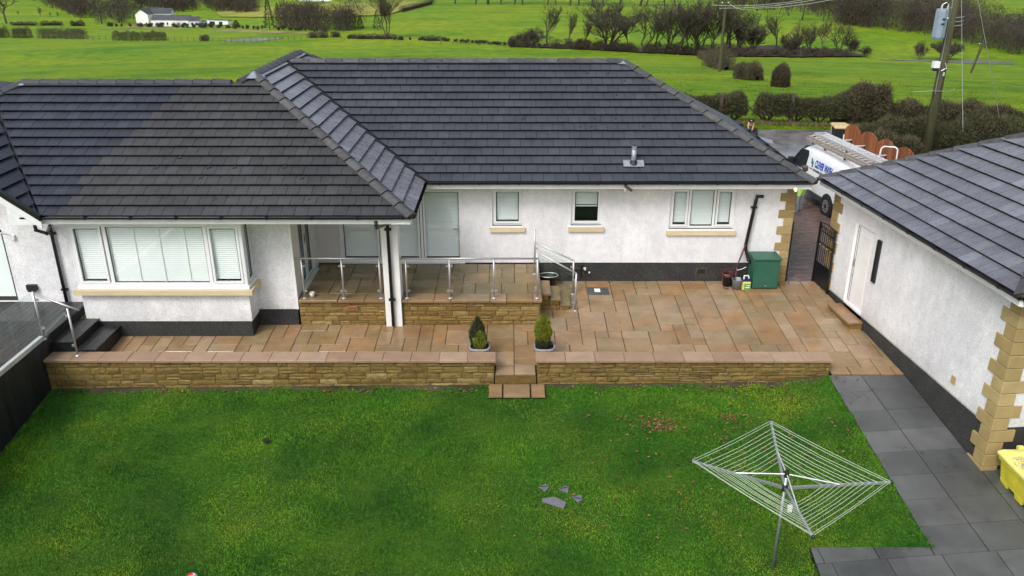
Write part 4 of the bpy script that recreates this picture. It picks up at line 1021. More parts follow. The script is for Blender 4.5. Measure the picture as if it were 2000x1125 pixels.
# lead saddles where ridges meet
def saddle(c, r=.2, sc=(1, 1)):
    m_ = MB(); c = Vector(c); n = 10; vs = [c+Vector((0, 0, .088))]
    for k in range(n):
        a = 2*math.pi*k/n; vs.append(c+Vector((math.cos(a)*r*sc[0], math.sin(a)*r*sc[1], .062-r*.42)))
    m_.add(vs, [(0, 1+k, 1+(k+1) % n) for k in range(n)], 'lead'); lput(m_, 'lead_saddle', None, ROOF)
saddle((-6, .86, EZ+PT*4), .26, (1, 1)); saddle((2.92, 3.45, rz), .22, (1.1, 1)); saddle((-11.27, .62, zz(.62)), .2, (1.2, 1)); saddle((-6, 5.2, EZ+PT*4), .2)
# valley troughs
def valley(p, q, w_=.09):
    p, q = Vector(p), Vector(q); d = (q-p).normalized(); c = d.cross(Vector((0, 0, 1))).normalized(); m_ = MB()
    m_.add([p-c*w_+Vector((0,0,.055)), p+Vector((0,0,.012)), p+c*w_+Vector((0,0,.055)), q-c*w_+Vector((0,0,.055)), q+Vector((0,0,.012)), q+c*w_+Vector((0,0,.055))], [(0,1,4,3),(1,2,5,4)], 'black'); lput(m_, 'valley_trough', None, ROOF)
valley((-2, -.5, EZ), (-5.95, 3.45, rz)); valley((-9.37, -3.1, EZ), (-12.2, .68, EZ+QL*2.85), .11)
# gable verge, bargeboard
m_ = MB(); vg = [(-9.30, -3.2, EZ-.01), (-12.2, -3.2, EZ+QL*2.9)]
for (a, b, mt, zt, zb, y0, y1) in ((0, 1, 'black', .075, -.03, -3.23, -3.12), (0, 1, 'fascia', -.031, -.20, -3.205, -3.18)):
    P = vg[0]; Q = vg[1]; vs = []
    for e in (P, Q):
        for (y, z) in ((y0, zb), (y1, zb), (y1, zt), (y0, zt)): vs.append((e[0], y, e[2]+z))
    m_.add(vs, [(0,1,5,4),(1,2,6,5),(2,3,7,6),(3,0,4,7),(0,3,2,1),(4,5,6,7)], mt)
m_.prism([(-9.45, -3.175, 2.47), (-9.95, -3.175, 2.47), (-9.95, -3.175, 2.90), (-9.45, -3.175, 2.52)], (0, .02, 0), 'fascia')
m_.add([(-9.45, -3.18, EZ-.12), (-12.2, -3.18, EZ+QL*2.9-.2), (-12.2, -2.2, EZ+QL*2.9-.2), (-9.45, -2.2, EZ-.12)], [(0, 1, 2, 3)], 'fascia')
lput(m_, 'gable_verge', None, HOUSE)
# slipped slate chips and fine debris lying on the courses
for (x, y) in ((378, 236), (382, 254), (348, 313), (303, 332), (405, 332), (455, 332), (553, 332), (388, 353), (587, 353), (852, 136), (871, 136), (1145, 148), (1185, 148), (1217, 163), (1201, 191), (1035, 209), (1018, 237), (1158, 237), (1199, 237), (1130, 253), (1151, 253), (1253, 252), (763, 253), (865, 285), (842, 317), (418, 395), (585, 354), (600, 395)):
    for rf, o3 in ((A, A3), (Dp, D1)):
        p = onP(x, y, rf.O, rf.N)
        if clip_convex([(rf.uv(p)[0]-.05, rf.uv(p)[1]-.05), (rf.uv(p)[0]+.05, rf.uv(p)[1]-.05), (rf.uv(p)[0], rf.uv(p)[1]+.05)], [rf.uv(q) for q in o3]):
            m_ = MB(); q = p+rf.N*.05; m_.add([q, q+Vector((.07, .02, .012))*1.0, q+Vector((.05, .07, .05)), q+Vector((.0, .01, -.012))], [(0, 1, 2), (0, 2, 3), (0, 3, 1), (1, 3, 2)], 'blackm'); lput(m_, 'clip', None, ROOF); break
# one paler replaced tile
# soil pipe on the roof
pn = (0, -PT/sq, 1/sq); pp = onP(1237, 324, (0, -.5, EZ), pn)
t = local('roof_vent_pipe', 'short grey vent pipe with pale flashing near right end of main roof', 'vent pipe'); t.location = pp
m_ = MB(); m_.tube([(0, 0, 0), (0, 0, .40)], .055, 14, 'lead'); lput(m_, 'pipe', None, t, True)
m_ = MB(); m_.tube([(0, 0, .40), (0, 0, .47)], .062, 14, 'alu'); m_.tube([(0, 0, .472), (0, 0, .475)], .045, 14, 'blackm'); lput(m_, 'cap', None, t)
m_ = MB(); m_.tube([(0, 0, 0), (0, 0, .14)], [.12, .065], 14, 'blackm'); lput(m_, 'collar', None, t)
m_ = MB(); m_.box((-.24, -.10, .065), (.24, .12, .075), 'lead', Matrix.Rotation(math.atan(PT), 3, 'X')); lput(m_, 'flashing_plate', None, t)

# ================================================================== GARAGE
GAR = local('garage', 'white detached garage on the right with hipped tiled roof and buff stone quoins', 'garage')
GAR.location = GC; GAR.rotation_euler = (0, 0, GA)
# local frame: x right (u), y away (v)
GL = 6.55; GW = 5.7
mb = MB()
DG = (4.62, 5.46)      # door, along v
wall_mb(mb, (0, GL, 0), (0, -1, 0), GL, -.3, 2.55, [(GL-DG[1], GL-DG[0], .07, 1.99)], .12, 'render', 'white')
wall_mb(mb, (0, 0, 0), (1, 0, 0), GW, -.3, 2.55, [], .1, 'render'); wall_mb(mb, (GW, 0, 0), (0, 1, 0), GL, -.9, 2.55, [], .1, 'render'); wall_mb(mb, (GW, GL, 0), (-1, 0, 0), GW, -.5, 2.55, [], .1, 'render')
mb.v = [(x, y, max(z, .1) if (x < .2 or y < .01) and z < .07 else z) for x, y, z in mb.v]
lput(mb, 'wall', None, GAR)
mb = MB(); mb.box((.012, .012, -1.0), (GW-.02, DG[0], .099), 'plinth'); mb.box((.0121, DG[1], -.6), (GW-.02, GL-.02, .0989), 'plinth'); lput(mb, 'plinth', None, GAR)
# door
mb = MB(); x0 = .10
mb.box((x0-.06, DG[0], .07), (x0, DG[0]+.06, 1.99), 'upvc'); mb.box((x0-.06, DG[1]-.06, .07), (x0, DG[1], 1.99), 'upvc'); mb.box((x0-.06, DG[0]+.06, 1.93), (x0, DG[1]-.06, 1.99), 'upvc'); mb.box((x0-.07, DG[0]+.06, .07), (x0, DG[1]-.06, .12), 'upvc')
d_ = lput(mb, 'door', None, GAR)
m_ = MB(); m_.box((x0-.045, DG[0]+.065, .125), (x0-.01, DG[1]-.065, 1.925), 'upvc'); m_.box((x0-.051, DG[0]+.17, .25), (x0-.045, DG[1]-.17, 1.80), 'white'); lput(m_, 'door_panel', None, d_)
m_ = MB()
for v in (DG[1]-.064, DG[1]-.13): m_.box((x0-.053, v-.004, .13), (x0-.046, v, 1.92), 'blackm')
lput(m_, 'door_seal', None, d_)
m_ = MB(); m_.box((x0-.08, DG[1]-.115, .98), (x0-.05, DG[1]-.095, 1.14), 'steel'); lput(m_, 'handle', None, d_)
# quoins near corner (both faces) and far corner
def gq(u, v, z0, z1, su, sv, mat='quoin_pale'):
    z = z1; k = 0; h = .235
    while z > z0:
        a = max(z-h+.008, z0); Lu, Lv = ((.42, .26), (.26, .42))[k % 2]
        m_ = MB(); xs = sorted((u-su*.025, u+su*Lu)); ys = sorted((v-sv*.025, v+sv*Lv)); m_.box((xs[0], ys[0], a), (xs[1], ys[1], z), mat)
        o = lput(m_, 'quoin', None, GAR); b = o.modifiers.new('bevel', 'BEVEL'); b.width = .012; b.segments = 2
        z -= h; k += 1
gq(0, 0, -.74, 2.40, 1, 1); gq(0, GL, -.1, 2.40, 1, -1, 'quoin')
mb = MB(); mb.box((-.012, 1.14, .28), (-.001, 1.27, .43), 'quoin_pale'); lput(mb, 'air_brick', None, GAR)
# eaves
o_ = .30
def geave(pts, side): eave(GAR, pts, side, soff=.34)
geave(((-o_, GL+o_, 0), (-o_, -o_, 0)), (-1, 0, 0)); geave(((-o_, -o_, 0), (GW+o_, -o_, 0)), (0, -1, 0)); geave(((GW+o_, GL+o_, 0), (-o_, GL+o_, 0)), (0, 1, 0)); geave(((GW+o_, -o_, 0), (GW+o_, GL+o_, 0)), (1, 0, 0))
hw = GW/2+o_; gz = EZ+PT*hw
gm = MB(); gb_ = []
P0 = [(-o_, -o_, EZ), (-o_, GL+o_, EZ), (-o_+hw, GL+o_-hw, gz), (-o_+hw, -o_+hw, gz)]
slab_plane(gm, P0); slab_plane(gm, [(-o_, -o_, EZ), (GW+o_, -o_, EZ), (-o_+hw, -o_+hw, gz)]); slab_plane(gm, [(-o_, GL+o_, EZ), (GW+o_, GL+o_, EZ), (-o_+hw, GL+o_-hw, gz)]); slab_plane(gm, [(GW+o_, -o_, EZ), (GW+o_, GL+o_, EZ), (-o_+hw, GL+o_-hw, gz), (-o_+hw, -o_+hw, gz)], 'tile')
GR = lput(gm, 'roof', None, GAR)
camg = Matrix.Rotation(-GA, 3, 'Z') @ (CAM-GC)
gr = Roof((-o_, -o_, EZ), (0, 1, 0), (1, 0, PT)); bk = []
lay(gr, [inset([gr.uv(p) for p in P0], [-.03, .02, 0, .02])], gauge=.312, matf='tile_painted_sheen', bank=bk, u0=.1)
gf = Roof((-o_, -o_, EZ), (1, 0, 0), (0, 1, PT)); lay(gf, [[gf.uv(p) for p in ((-o_, -o_, EZ), (GW+o_, -o_, EZ), (-o_+hw, -o_+hw, gz))]], matf='tile_painted_sheen', bank=bk)
g2 = Roof((-o_, GL+o_, EZ), (1, 0, 0), (0, -1, PT)); lay(g2, [[g2.uv(p) for p in ((-o_, GL+o_, EZ), (GW+o_, GL+o_, EZ), (-o_+hw, GL+o_-hw, gz))]], matf='tile_painted_sheen', bank=bk)
bk = [((b[1].at(b[2][0][0], b[2][0][1])-camg).length + (20 if b[1] is not gr else 0) + (20 if b[1].at(b[2][0][0], b[2][0][1]).y < 1.2 else 0),)+b[1:] for b in bk]
build_tiles(bk, GR, 300)
ridge_run(GR, (-o_-.0, GL+o_+.0, EZ), (-o_+hw, GL+o_-hw, gz), .36, L=.46, lift=.04); ridge_run(GR, (-o_, -o_, EZ), (-o_+hw, -o_+hw, gz), .36); ridge_run(GR, (-o_+hw, -o_+hw, gz), (-o_+hw, GL+o_-hw, gz), .5)
# door step
t = local('door_step', 'low sandstone slab step in front of the white garage door', 'step')
def gw(u, v, z): p = GC+GN*u+GV*v; return Vector((p.x, p.y, z))
m_ = MB(); P = [gw(-.29, 4.50, -.2), gw(-.0, 4.50, -.2), gw(-.0, 5.52, -.2), gw(-.29, 5.52, -.2)]; m_.prism(P, (0, 0, .15), 'stone'); lput(m_, 'step_base', None, t)
for (a, b) in ((4.47, 4.98), (4.98, 5.54)):
    q = [(gw(u, v, 0).x, gw(u, v, 0).y) for u, v in ((-.33, a), (-.005, a), (-.005, b), (-.33, b))]; slab_obj('step_slab', q, lambda x, y: .0, .05, 'slab_terrace', t, gap=.003)
t = local('wall_light', 'slim upright black strip light beside the white garage door', 'wall light')
m_ = MB(); 
for v in (4.36, 4.29): m_.prism([gw(-.05, v, 1.0), gw(-.001, v, 1.0), gw(-.001, v+.045, 1.0), gw(-.05, v+.045, 1.0)], (0, 0, .92), 'blackm')
m_.prism([gw(-.03, 4.28, .99), gw(-.0005, 4.28, .99), gw(-.0005, 4.41, .99), gw(-.03, 4.41, .99)], (0, 0, .94), 'grey_frame')
lput(m_, 'light_body', None, t)
# ================================================================== RAISED TERRACE, STEPS AND RAILINGS
TER = local('raised_terrace', 'raised sandstone terrace with stone facing and three steps on its right', 'terrace')
mb = MB(); mb.box((-4.66, -2.185, -.4), (0.60, -.015, .405), 'mortar'); lput(mb, 'terrace_core', None, TER)
stone_face(TER, (-4.66, -2.205, 0), (-2.77, -2.205, 0), -.165, .40, 'stone', 71, 5); stone_face(TER, (-2.40, -2.205, 0), (.61, -2.205, 0), -.165, .40, 'stone', 73, 5)
stone_face(TER, (.62, -2.2, 0), (.62, -1.52, 0), -.15, .40, 'stone', 75, 5)
m_ = MB(); m_.box((-3.62, -2.245, .20), (-3.38, -2.215, .30), 'brickred')
for k in range(3): m_.box((-3.60, -2.248, .217+k*.028), (-3.40, -2.246, .228+k*.028), 'mortar')
lput(m_, 'air_brick', None, TER)
mb = MB(); sheet(mb, [(-4.66, -2.27, .436), (.65, -2.27, .436), (.65, -.02, .46-.014), (-4.66, -.02, .446)], 'joint'); lput(mb, 'bedding', None, TER)
C_ = .292; zt = lambda x, y: .46 - .006*max(0, -y-0)*0.5
n_ = 18
for (i, j, a, b) in slab_pattern(n_, 6, 9, [(3,2,1),(2,2,7),(2,1,4),(1,2,3),(1,1,1)]):
    cx = 5.31/n_; cy = 1.86/6; x0 = -4.66+i*cx; y0 = -1.88+j*cy; slab_obj('paving_slab', [(x0, y0), (x0+a*cx, y0), (x0+a*cx, y0+b*cy), (x0, y0+b*cy)], zt, .03, 'slab_terrace', TER)
x = -4.66
while x < .64:
    ln = random.choice((.36, .58, .58, .86)); xb = min(.66, x+ln)
    if .66-xb < .2: xb = .66
    if not (x < -2.42 and xb > -2.75): slab_obj('edge_slab', [(x, -2.28), (xb, -2.28), (xb, -1.88), (x, -1.88)], zt, .05, 'slab_terrace', TER)
    else:
        for (a, b) in ((x, -2.77), (-2.40, xb)):
            if b-a > .06: slab_obj('edge_slab', [(a, -2.28), (b, -2.28), (b, -1.88), (a, -1.88)], zt, .05, 'slab_terrace', TER)
        slab_obj('edge_slab', [(-2.77, -1.92), (-2.40, -1.92), (-2.40, -1.88), (-2.77, -1.88)], zt, .05, 'slab_terrace', TER)
    x = xb
for k, (xa, xb, zt_) in enumerate(((.66, .885, .30), (.885, 1.11, .165), (1.11, 1.34, .035))):
    m_ = MB(); m_.box((xa-.02, -1.485, -.3), (xb-.02, -.72, zt_-.045), 'mortar'); s_ = lput(m_, 'step', None, TER)
    stone_face(s_, (xa-.02, -1.50, 0), (xb-.02, -1.50, 0), -.12, zt_-.05, 'stone', 80+k, 3-k)
    m2 = (xa, xb); slab_obj('tread', [(xa-.005, -1.54), (xb, -1.54), (xb, -1.12), (xa-.005, -1.12)], lambda x, y, q=zt_: q, .045, 'slab_terrace', s_, gap=.002)
    slab_obj('tread', [(xa-.005, -1.12), (xb, -1.12), (xb, -.70), (xa-.005, -.70)], lambda x, y, q=zt_: q, .045, 'slab_terrace', s_, gap=.002)
def post(t, x, y, z0, z1, clips=True, r=.021):
    m_ = MB(); m_.tube([(x, y, z0), (x, y, z1)], r, 12, 'steel'); p = lput(m_, 'post', None, t, True)
    m_ = MB(); m_.lathe((x, y, z0), [(.055, 0), (.055, .008), (.04, .022), (.025, .03)], 16, 'steel'); lput(m_, 'post_foot', None, p)
    return p
def clipx(t, p, x, y, z, dx=1):
    m_ = MB()
    for s_ in ((-1, 1) if dx == 0 else (dx,)): m_.box((x+min(0, s_*.07), y-.016, z-.022), (x+max(0, s_*.07), y+.016, z+.022), 'steel')
    lput(m_, 'glass_clip', None, p)
def railing(label, xs, y, z0, ztop, ends):
    t = local('glass_railing', label, 'railing', 'steel and glass terrace railings')
    ps = []
    for i, x in enumerate(xs):
        p = post(t, x, y, z0, ztop-.02); ps.append(p)
        for z in (z0+.18, ztop-.17):
            if i < len(xs)-1: clipx(t, p, x, y, z, 1)
            if i: clipx(t, p, x, y, z, -1)
    m_ = MB(); m_.tube([(ends[0], y, ztop), (ends[1], y, ztop)], .021, 12, 'steel'); lput(m_, 'handrail', None, t, True)
    for a, b in zip(xs, xs[1:]):
        m_ = MB(); m_.box((a+.05, y-.005, z0+.10), (b-.05, y+.005, ztop-.10), 'railglass'); lput(m_, 'glass_panel', None, t)
    return t
railing('steel and glass railing left of the white column, before the porch door', (-4.53, -3.67, -2.86), -2.16, .46, 1.386, (-4.69, -2.77))
t = railing('long steel and glass railing right of the white column along the terrace edge', (-2.29, -1.35, -.39, .55), -2.16, .46, 1.386, (-2.41, .57))
def stair_rail(label, y, zt0, zt1, x0, x1, zb1, tall):
    t = local('stair_railing', label, 'railing', 'railings beside the terrace steps')
    p = post(t, x0, y, .46, tall); q = post(t, x1, y, zb1, zt1)
    for z in (.65, 1.1): clipx(t, p, x0, y, z, 1)
    for z in (zb1+.2, zt1-.16): clipx(t, q, x1, y, z, -1)
    m_ = MB(); m_.tube([(x0+.02, y, zt0), (x1, y, zt1), (x1, y, zt1-.03)], .02, 12, 'steel'); lput(m_, 'handrail', None, t, True)
    m_ = MB(); m_.prism([(x0+.05, y-.005, .62), (x1-.05, y-.005, zb1+.10), (x1-.05, y-.005, zt1-.08), (x0+.05, y-.005, zt0-.10)], (0, .01, 0), 'railglass'); lput(m_, 'glass_panel', None, t)
    return t
stair_rail('sloping steel stair rail on the near side of the steps', -1.56, 1.30, .81, .56, 1.44, -.107, 1.30)
stair_rail('sloping steel stair rail on the wall side of the steps with the tallest post', -.72, 1.24, .80, .53, 1.44, -.05, 1.56)
# ================================================================== BLACK DECK ON THE LEFT
DK = local('deck', 'wet black timber deck with two steps on the far left', 'deck')
DX = -9.27
m_ = MB(); m_.box((-15.5, -8.4, .2), (DX, -2.21, .372), 'flag_gap'); lput(m_, 'deck_frame', None, DK)
x = DX-.002; 
while x > -15.4:
    m_ = MB(); m_.box((x-.138, -8.4, .373), (x, -2.215, .40+random.uniform(-.001, .001)), 'deckb'); o = lput(m_, 'deck_board', None, DK); x -= .145
for k, (xa, xb, z1) in enumerate(((DX+.002, -8.80, .235), (-8.798, -8.38, .07))):
    m_ = MB(); m_.box((xa, -3.86, -.35), (xb-.02, -2.74, z1-.026), 'board'); s_ = lput(m_, 'step', None, DK)
    n = 3; wd = (xb-xa)/n
    for i in range(n):
        m_ = MB(); m_.box((xa+i*wd+.003, -3.88, z1-.025), (xa+(i+1)*wd-.003, -2.735, z1), 'deckb'); lput(m_, 'deck_board', None, s_)
m_ = MB(); m_.box((DX-.03, -8.4, .402), (DX+.05, -4.12, .49), 'alu_pale'); lput(m_, 'glass_channel', None, DK)
FN = local('board_fence', 'black upright board fence under the edge of the deck', 'fence')
y = -3.88; 
while y > -8.3:
    m_ = MB(); m_.box((DX+.005, y-.146, lawn_z(-9.1, y)-.1), (DX+.028+random.uniform(0, .004), y, .395), 'board'); lput(m_, 'fence_board', None, FN); y -= .15
t = local('deck_railing', 'steel and glass railing with sloping handrail at the black deck steps', 'railing')
p = post(t, DX+.03, -4.09, .40, 1.42); q = post(t, -8.66, -4.06, .03, 1.06)
for z in (.65, 1.25): clipx(t, p, DX+.03, -4.09, z, 1)
for z in (.25, .9): clipx(t, q, -8.66, -4.06, z, -1)
m_ = MB(); m_.tube([(DX+.07, -4.08, 1.36), (-8.66, -4.05, 1.10), (-8.45, -4.05, 1.01)], .022, 12, 'steel'); lput(m_, 'handrail', None, t, True)
m_ = MB(); m_.prism([(DX+.08, -4.08, .42), (-8.70, -4.06, .10), (-8.70, -4.06, .98), (DX+.08, -4.08, 1.24)], (0, .01, 0), 'railglass'); lput(m_, 'glass_panel', None, t)
for (a, b) in ((-4.14, -5.6), (-5.62, -7.1)):
    m_ = MB(); m_.box((DX+.004, b, .44), (DX+.014, a, 1.42), 'railglass'); lput(m_, 'glass_panel', None, t)

# ================================================================== SMALL THINGS ROUND THE HOUSE
t = local('outdoor_light', 'small white angled light on the wall above the deck', 'wall light')
p = onY(22, 460, -2.25); m_ = MB(); m_.box((p.x-.03, -2.26, p.z-.10), (p.x+.05, -2.201, p.z), 'upvc'); m_.prism([(p.x-.05, -2.26, p.z), (p.x-.01, -2.26, p.z), (p.x-.10, -2.4, p.z+.1), (p.x-.16, -2.4, p.z+.1)], (0, .03, .01), 'upvc'); lput(m_, 'lamp_body', None, t)
t = local('outdoor_socket', 'black outdoor double socket box low on the white wall above the deck', 'socket')
p = onY(63, 562, -2.24); m_ = MB(); m_.box((p.x-.11, -2.28, p.z-.05), (p.x+.10, -2.201, p.z+.07), 'blackm'); 
for dx in (-.05, .05): m_.box((p.x+dx-.03, -2.3, p.z-.08), (p.x+dx+.03, -2.25, p.z-.051), 'blackm')
lput(m_, 'socket_box', None, t)
t = local('security_camera', 'black security camera under the main gutter between the middle and right windows', 'camera')
p = onY(1222, 366, -.56); m_ = MB(); m_.tube([(p.x, -.54, p.z+.05), (p.x, -.62, p.z+.03)], .03, 8, 'blackm'); m_.tube([(p.x-.02, -.60, p.z+.04), (p.x+.12, -.72, p.z-.03)], .03, 10, 'blackm'); lput(m_, 'camera_body', None, t)
m_ = MB(); m_.tube([(p.x-.01, -.6, p.z+.01), (p.x-.01, -.6, p.z-.09)], .018, 8, 'sill'); lput(m_, 'bracket', None, t)
t = local('dome_camera', 'small white camera at the right end of the main fascia', 'camera')
m_ = MB(); m_.sphere((6.45, -.57, 2.47), .05, 10, 8, 'upvc'); m_.tube([(6.45, -.55, 2.5), (6.45, -.6, 2.42)], .03, 8, 'upvc'); lput(m_, 'camera_body', None, t)
# outside tap
t = local('garden_tap', 'outside tap with white hose fitting on the black plinth beside the vent', 'tap')
m_ = MB(); m_.box((1.74, -.05, .28), (1.80, .0, .36), 'upvc'); m_.tube([(1.70, 0, .36), (1.70, -.10, .36), (1.76, -.12, .30)], .018, 8, 'blackm'); m_.tube([(1.68, -.02, .10), (1.68, -.03, .42), (1.74, -.05, .44)], .02, 8, 'blackm'); m_.sphere((1.88, -.05, .24), .025, 8, 6, 'upvc'); m_.tube([(1.78, -.05, .30), (1.88, -.05, .22)], .014, 6, 'bluecap'); lput(m_, 'tap_body', None, t)
# manhole
t = local('drain_cover', 'grey square drain cover with white centre let into the patio', 'drain cover')
m_ = MB(); P = [(1.79, -.76), (2.31, -.76), (2.31, -.37), (1.79, -.37)]; m_.prism([(x, y, patio_z(y)-.01) for x, y in P], (0, 0, .018), 'flag'); lput(m_, 'frame', None, t)
m_ = MB(); m_.prism([(x, y, patio_z(y)+.0085) for x, y in [(1.97, -.62), (2.11, -.62), (2.11, -.45), (1.97, -.45)]], (0, 0, .006), 'upvc'); lput(m_, 'centre_plate', None, t)
# half hidden planter behind steps
t = local('coal_bucket', 'low dark oval tub with pale rim behind the terrace steps', 'tub')
m_ = MB(); m_.lathe((.88, -.28, -.02), [(.14, 0), (.19, .26), (.20, .28), (.17, .27), (.15, .10)], 18, 'blackm', 1.15, .8); lput(m_, 'tub_body', None, t, True)
m_ = MB(); m_.tube([(.88+.23*math.cos(a), -.28+.16*math.sin(a), .265) for a in [i*math.pi/10 for i in range(21)]], .010, 6, 'alu_pale'); lput(m_, 'rim', None, t)
# boiler
t = local('boiler', 'dark green outdoor boiler cabinet on a stone slab by the corner quoins', 'boiler')
m_ = MB(); m_.box((5.73, -.56, .03), (6.33, -.06, .745), 'green'); o = lput(m_, 'cabinet', None, t)
b = o.modifiers.new('bevel', 'BEVEL'); b.width = .01; b.segments = 2
m_ = MB(); m_.box((5.70, -.60, .746), (6.36, -.05, .79), 'green'); o = lput(m_, 'lid', None, t); b = o.modifiers.new('bevel', 'BEVEL'); b.width = .012; b.segments = 2
m_ = MB(); m_.box((5.76, -.574, .05), (6.30, -.561, .735), 'green'); o = lput(m_, 'front_panel', None, t); b = o.modifiers.new('bevel', 'BEVEL'); b.width = .006; b.segments = 2
m_ = MB(); m_.box((6.01, -.58, .09), (6.06, -.575, .11), 'lead'); lput(m_, 'lock', None, t)
m_ = MB(); m_.box((5.55, -.66, -.05), (6.42, -.03, .012), 'slab_terrace'); lput(m_, 'base_slab', None, t)
down_pipe(t, [(5.88, -.10, 2.17), (5.74, -.10, 2.17), (5.72, -.10, 2.06), (5.60, -.10, .98), (5.61, -.10, .86), (5.68, -.18, .62), (5.76, -.25, .55)], [(5.70, -.1, 1.9)], .042, 'flue_pipe', 'black')
t = local('black_bucket', 'black bucket with red hose looped over it by the plinth', 'bucket')
m_ = MB(); m_.lathe((5.21, -.24, -.01), [(.11, 0), (.15, .25), (.16, .26), (.14, .25), (.11, .05)], 18, 'blackm'); lput(m_, 'bucket_body', None, t, True)
t = local('grey_bucket', 'grey plastic pail standing between the black bucket and the yellow canister', 'bucket')
m_ = MB(); m_.lathe((5.40, -.42, -.025), [(.10, 0), (.13, .24), (.14, .25), (.12, .24), (.095, .05)], 18, 'bucketgrey'); lput(m_, 'bucket_body', None, t, True)
m_ = MB(); m_.tube([(5.30, -.36, .26), (5.40, -.46, .10)], .016, 6, 'blackm'); lput(m_, 'brush', None, t)
t = local('canister', 'pale yellow canister with green label beside the boiler', 'canister')
m_ = MB(); m_.box((5.50, -.56, -.03), (5.70, -.38, .20), 'jug'); o = lput(m_, 'canister_body', None, t); b = o.modifiers.new('bevel', 'BEVEL'); b.width = .025; b.segments = 3
m_ = MB(); m_.box((5.49, -.55, .203), (5.71, -.37, .235), 'bluecap'); m_.tube([(5.6, -.46, .235), (5.6, -.46, .28)], .03, 10, 'bluecap'); lput(m_, 'lid', None, t)
m_ = MB(); m_.tube([(5.54, -.46, .235), (5.54, -.46, .32), (5.64, -.46, .32), (5.66, -.46, .25)], .018, 6, 'upvc'); lput(m_, 'handle', None, t)
m_ = MB(); m_.box((5.54, -.5665, .01), (5.68, -.5615, .14), 'labelgreen'); lb = lput(m_, 'label', None, t)
m_ = MB()
for (a, b, z) in ((5.575, 5.60, .095), (5.605, 5.625, .095), (5.63, 5.665, .095), (5.56, 5.58, .045), (5.585, 5.61, .045), (5.615, 5.665, .045)): m_.box((a, -.5685, z), (b, -.567, z+.022), 'labelwhite')
lput(m_, 'print', None, lb)
t = local('garden_hose', 'thin dark red hose running from the flue pipe down to the buckets', 'hose')
m_ = MB(); m_.tube([(5.60, -.12, 1.05), (5.52, -.14, .8), (5.42, -.18, .45), (5.38, -.3, .25), (5.33, -.38, .24)], .010, 6, 'redhose'); m_.tube([(5.59, -.14, 1.0), (5.5, -.2, .7), (5.40, -.2, .42), (5.30, -.22, .40), (5.15, -.22, .40), (5.07, -.3, .33), (5.05, -.4, .1), (5.1, -.45, .0), (5.2, -.46, -.01)], .010, 6, 'redhose')
for k in range(3): m_.tube([(5.21+.15*math.cos(a), -.26+.13*math.sin(a), .27+.018*k) for a in [i*math.pi/8 for i in range(17)]], .010, 6, 'redhose')
m_.tube([(5.40, -.2, .42), (5.44, -.2, .36), (5.55, -.18, .38), (5.64, -.2, .44)], .008, 6, 'upvc'); lput(m_, 'hose_run', None, t)
t = local('cup', 'small white cup standing on the terrace edge by the porch', 'cup')
p = onZ(610, 580, .46); m_ = MB(); m_.lathe((p.x, p.y, .46), [(.035, 0), (.055, .07), (.06, .11), (.052, .11), (.03, .02)], 14, 'upvc'); lput(m_, 'cup_body', None, t, True)
t = local('satellite_dish', 'flat grey panel dish on a thin post beyond the roof hip', 'dish')
t.location = (9.62, 12.2, -.18)
m_ = MB(); m_.tube([(0, 0, 0), (0, 0, 1.0)], .03, 8, 'blackm'); lput(m_, 'post', None, t)
m_ = MB(); m_.box((-.26, -.17, .98), (.26, .17, 1.01), 'lead', Matrix.Rotation(R(14), 3, 'Y') @ Matrix.Rotation(R(12), 3, 'X'), (0, 0, 1.0)); lput(m_, 'panel', None, t)
# gates
def gate_mesh(t, w_, h):
    m_ = MB()
    for x in (0, w_-.04): m_.box((x, -.02, 0), (x+.04, .02, h+.02), 'iron')
    for z in (.04, .55, 1.05, h-.18): m_.box((.04, -.012, z), (w_-.04, .012, z+.025), 'iron')
    m_.tube([(.02, 0, h-.0)]+[(lerp(.02, w_-.02, i/8), 0, h+.04*math.sin(math.pi*i/8)) for i in range(1, 8)]+[(w_-.02, 0, h)], .014, 6, 'iron'); lput(m_, 'frame', None, t)
    n = 8
    for i in range(1, n):
        x = .02+(w_-.04)*i/n; m_ = MB(); m_.tube([(x, 0, .05), (x, 0, h-.02)], .009, 6, 'iron'); lput(m_, 'bar', None, t)
    m_ = MB(); m_.box((.04, -.006, .05), (w_-.04, .006, .55), 'iron'); lput(m_, 'lower_panel', None, t)
    for i in range(4):
        cx = .12+(w_-.24)*i/3; m_ = MB()
        m_.tube([(cx+.05*math.cos(a)*(1-a/14), 0, h-.09+.05*math.sin(a)*(1-a/14)) for a in [k*.6 for k in range(14)]], .006, 5, 'iron')
        lput(m_, 'scroll', None, t); m_ = MB(); m_.sphere((cx, 0, 1.0), .022, 8, 6, 'gold'); lput(m_, 'finial', None, t)
t = local('iron_gate', 'black iron gate leaf folded back against the garage wall', 'gate', 'pair of black iron gates between house and garage'); t.location = (7.36, .02, -.01); t.rotation_euler = (0, 0, R(-84)); gate_mesh(t, .80, 1.52)
t = local('iron_gate', 'black iron gate leaf seen edge-on at the house corner quoins', 'gate', 'pair of black iron gates between house and garage'); t.location = (6.70, -.02, -.02); t.rotation_euler = (0, 0, R(88)); gate_mesh(t, .80, 1.52)

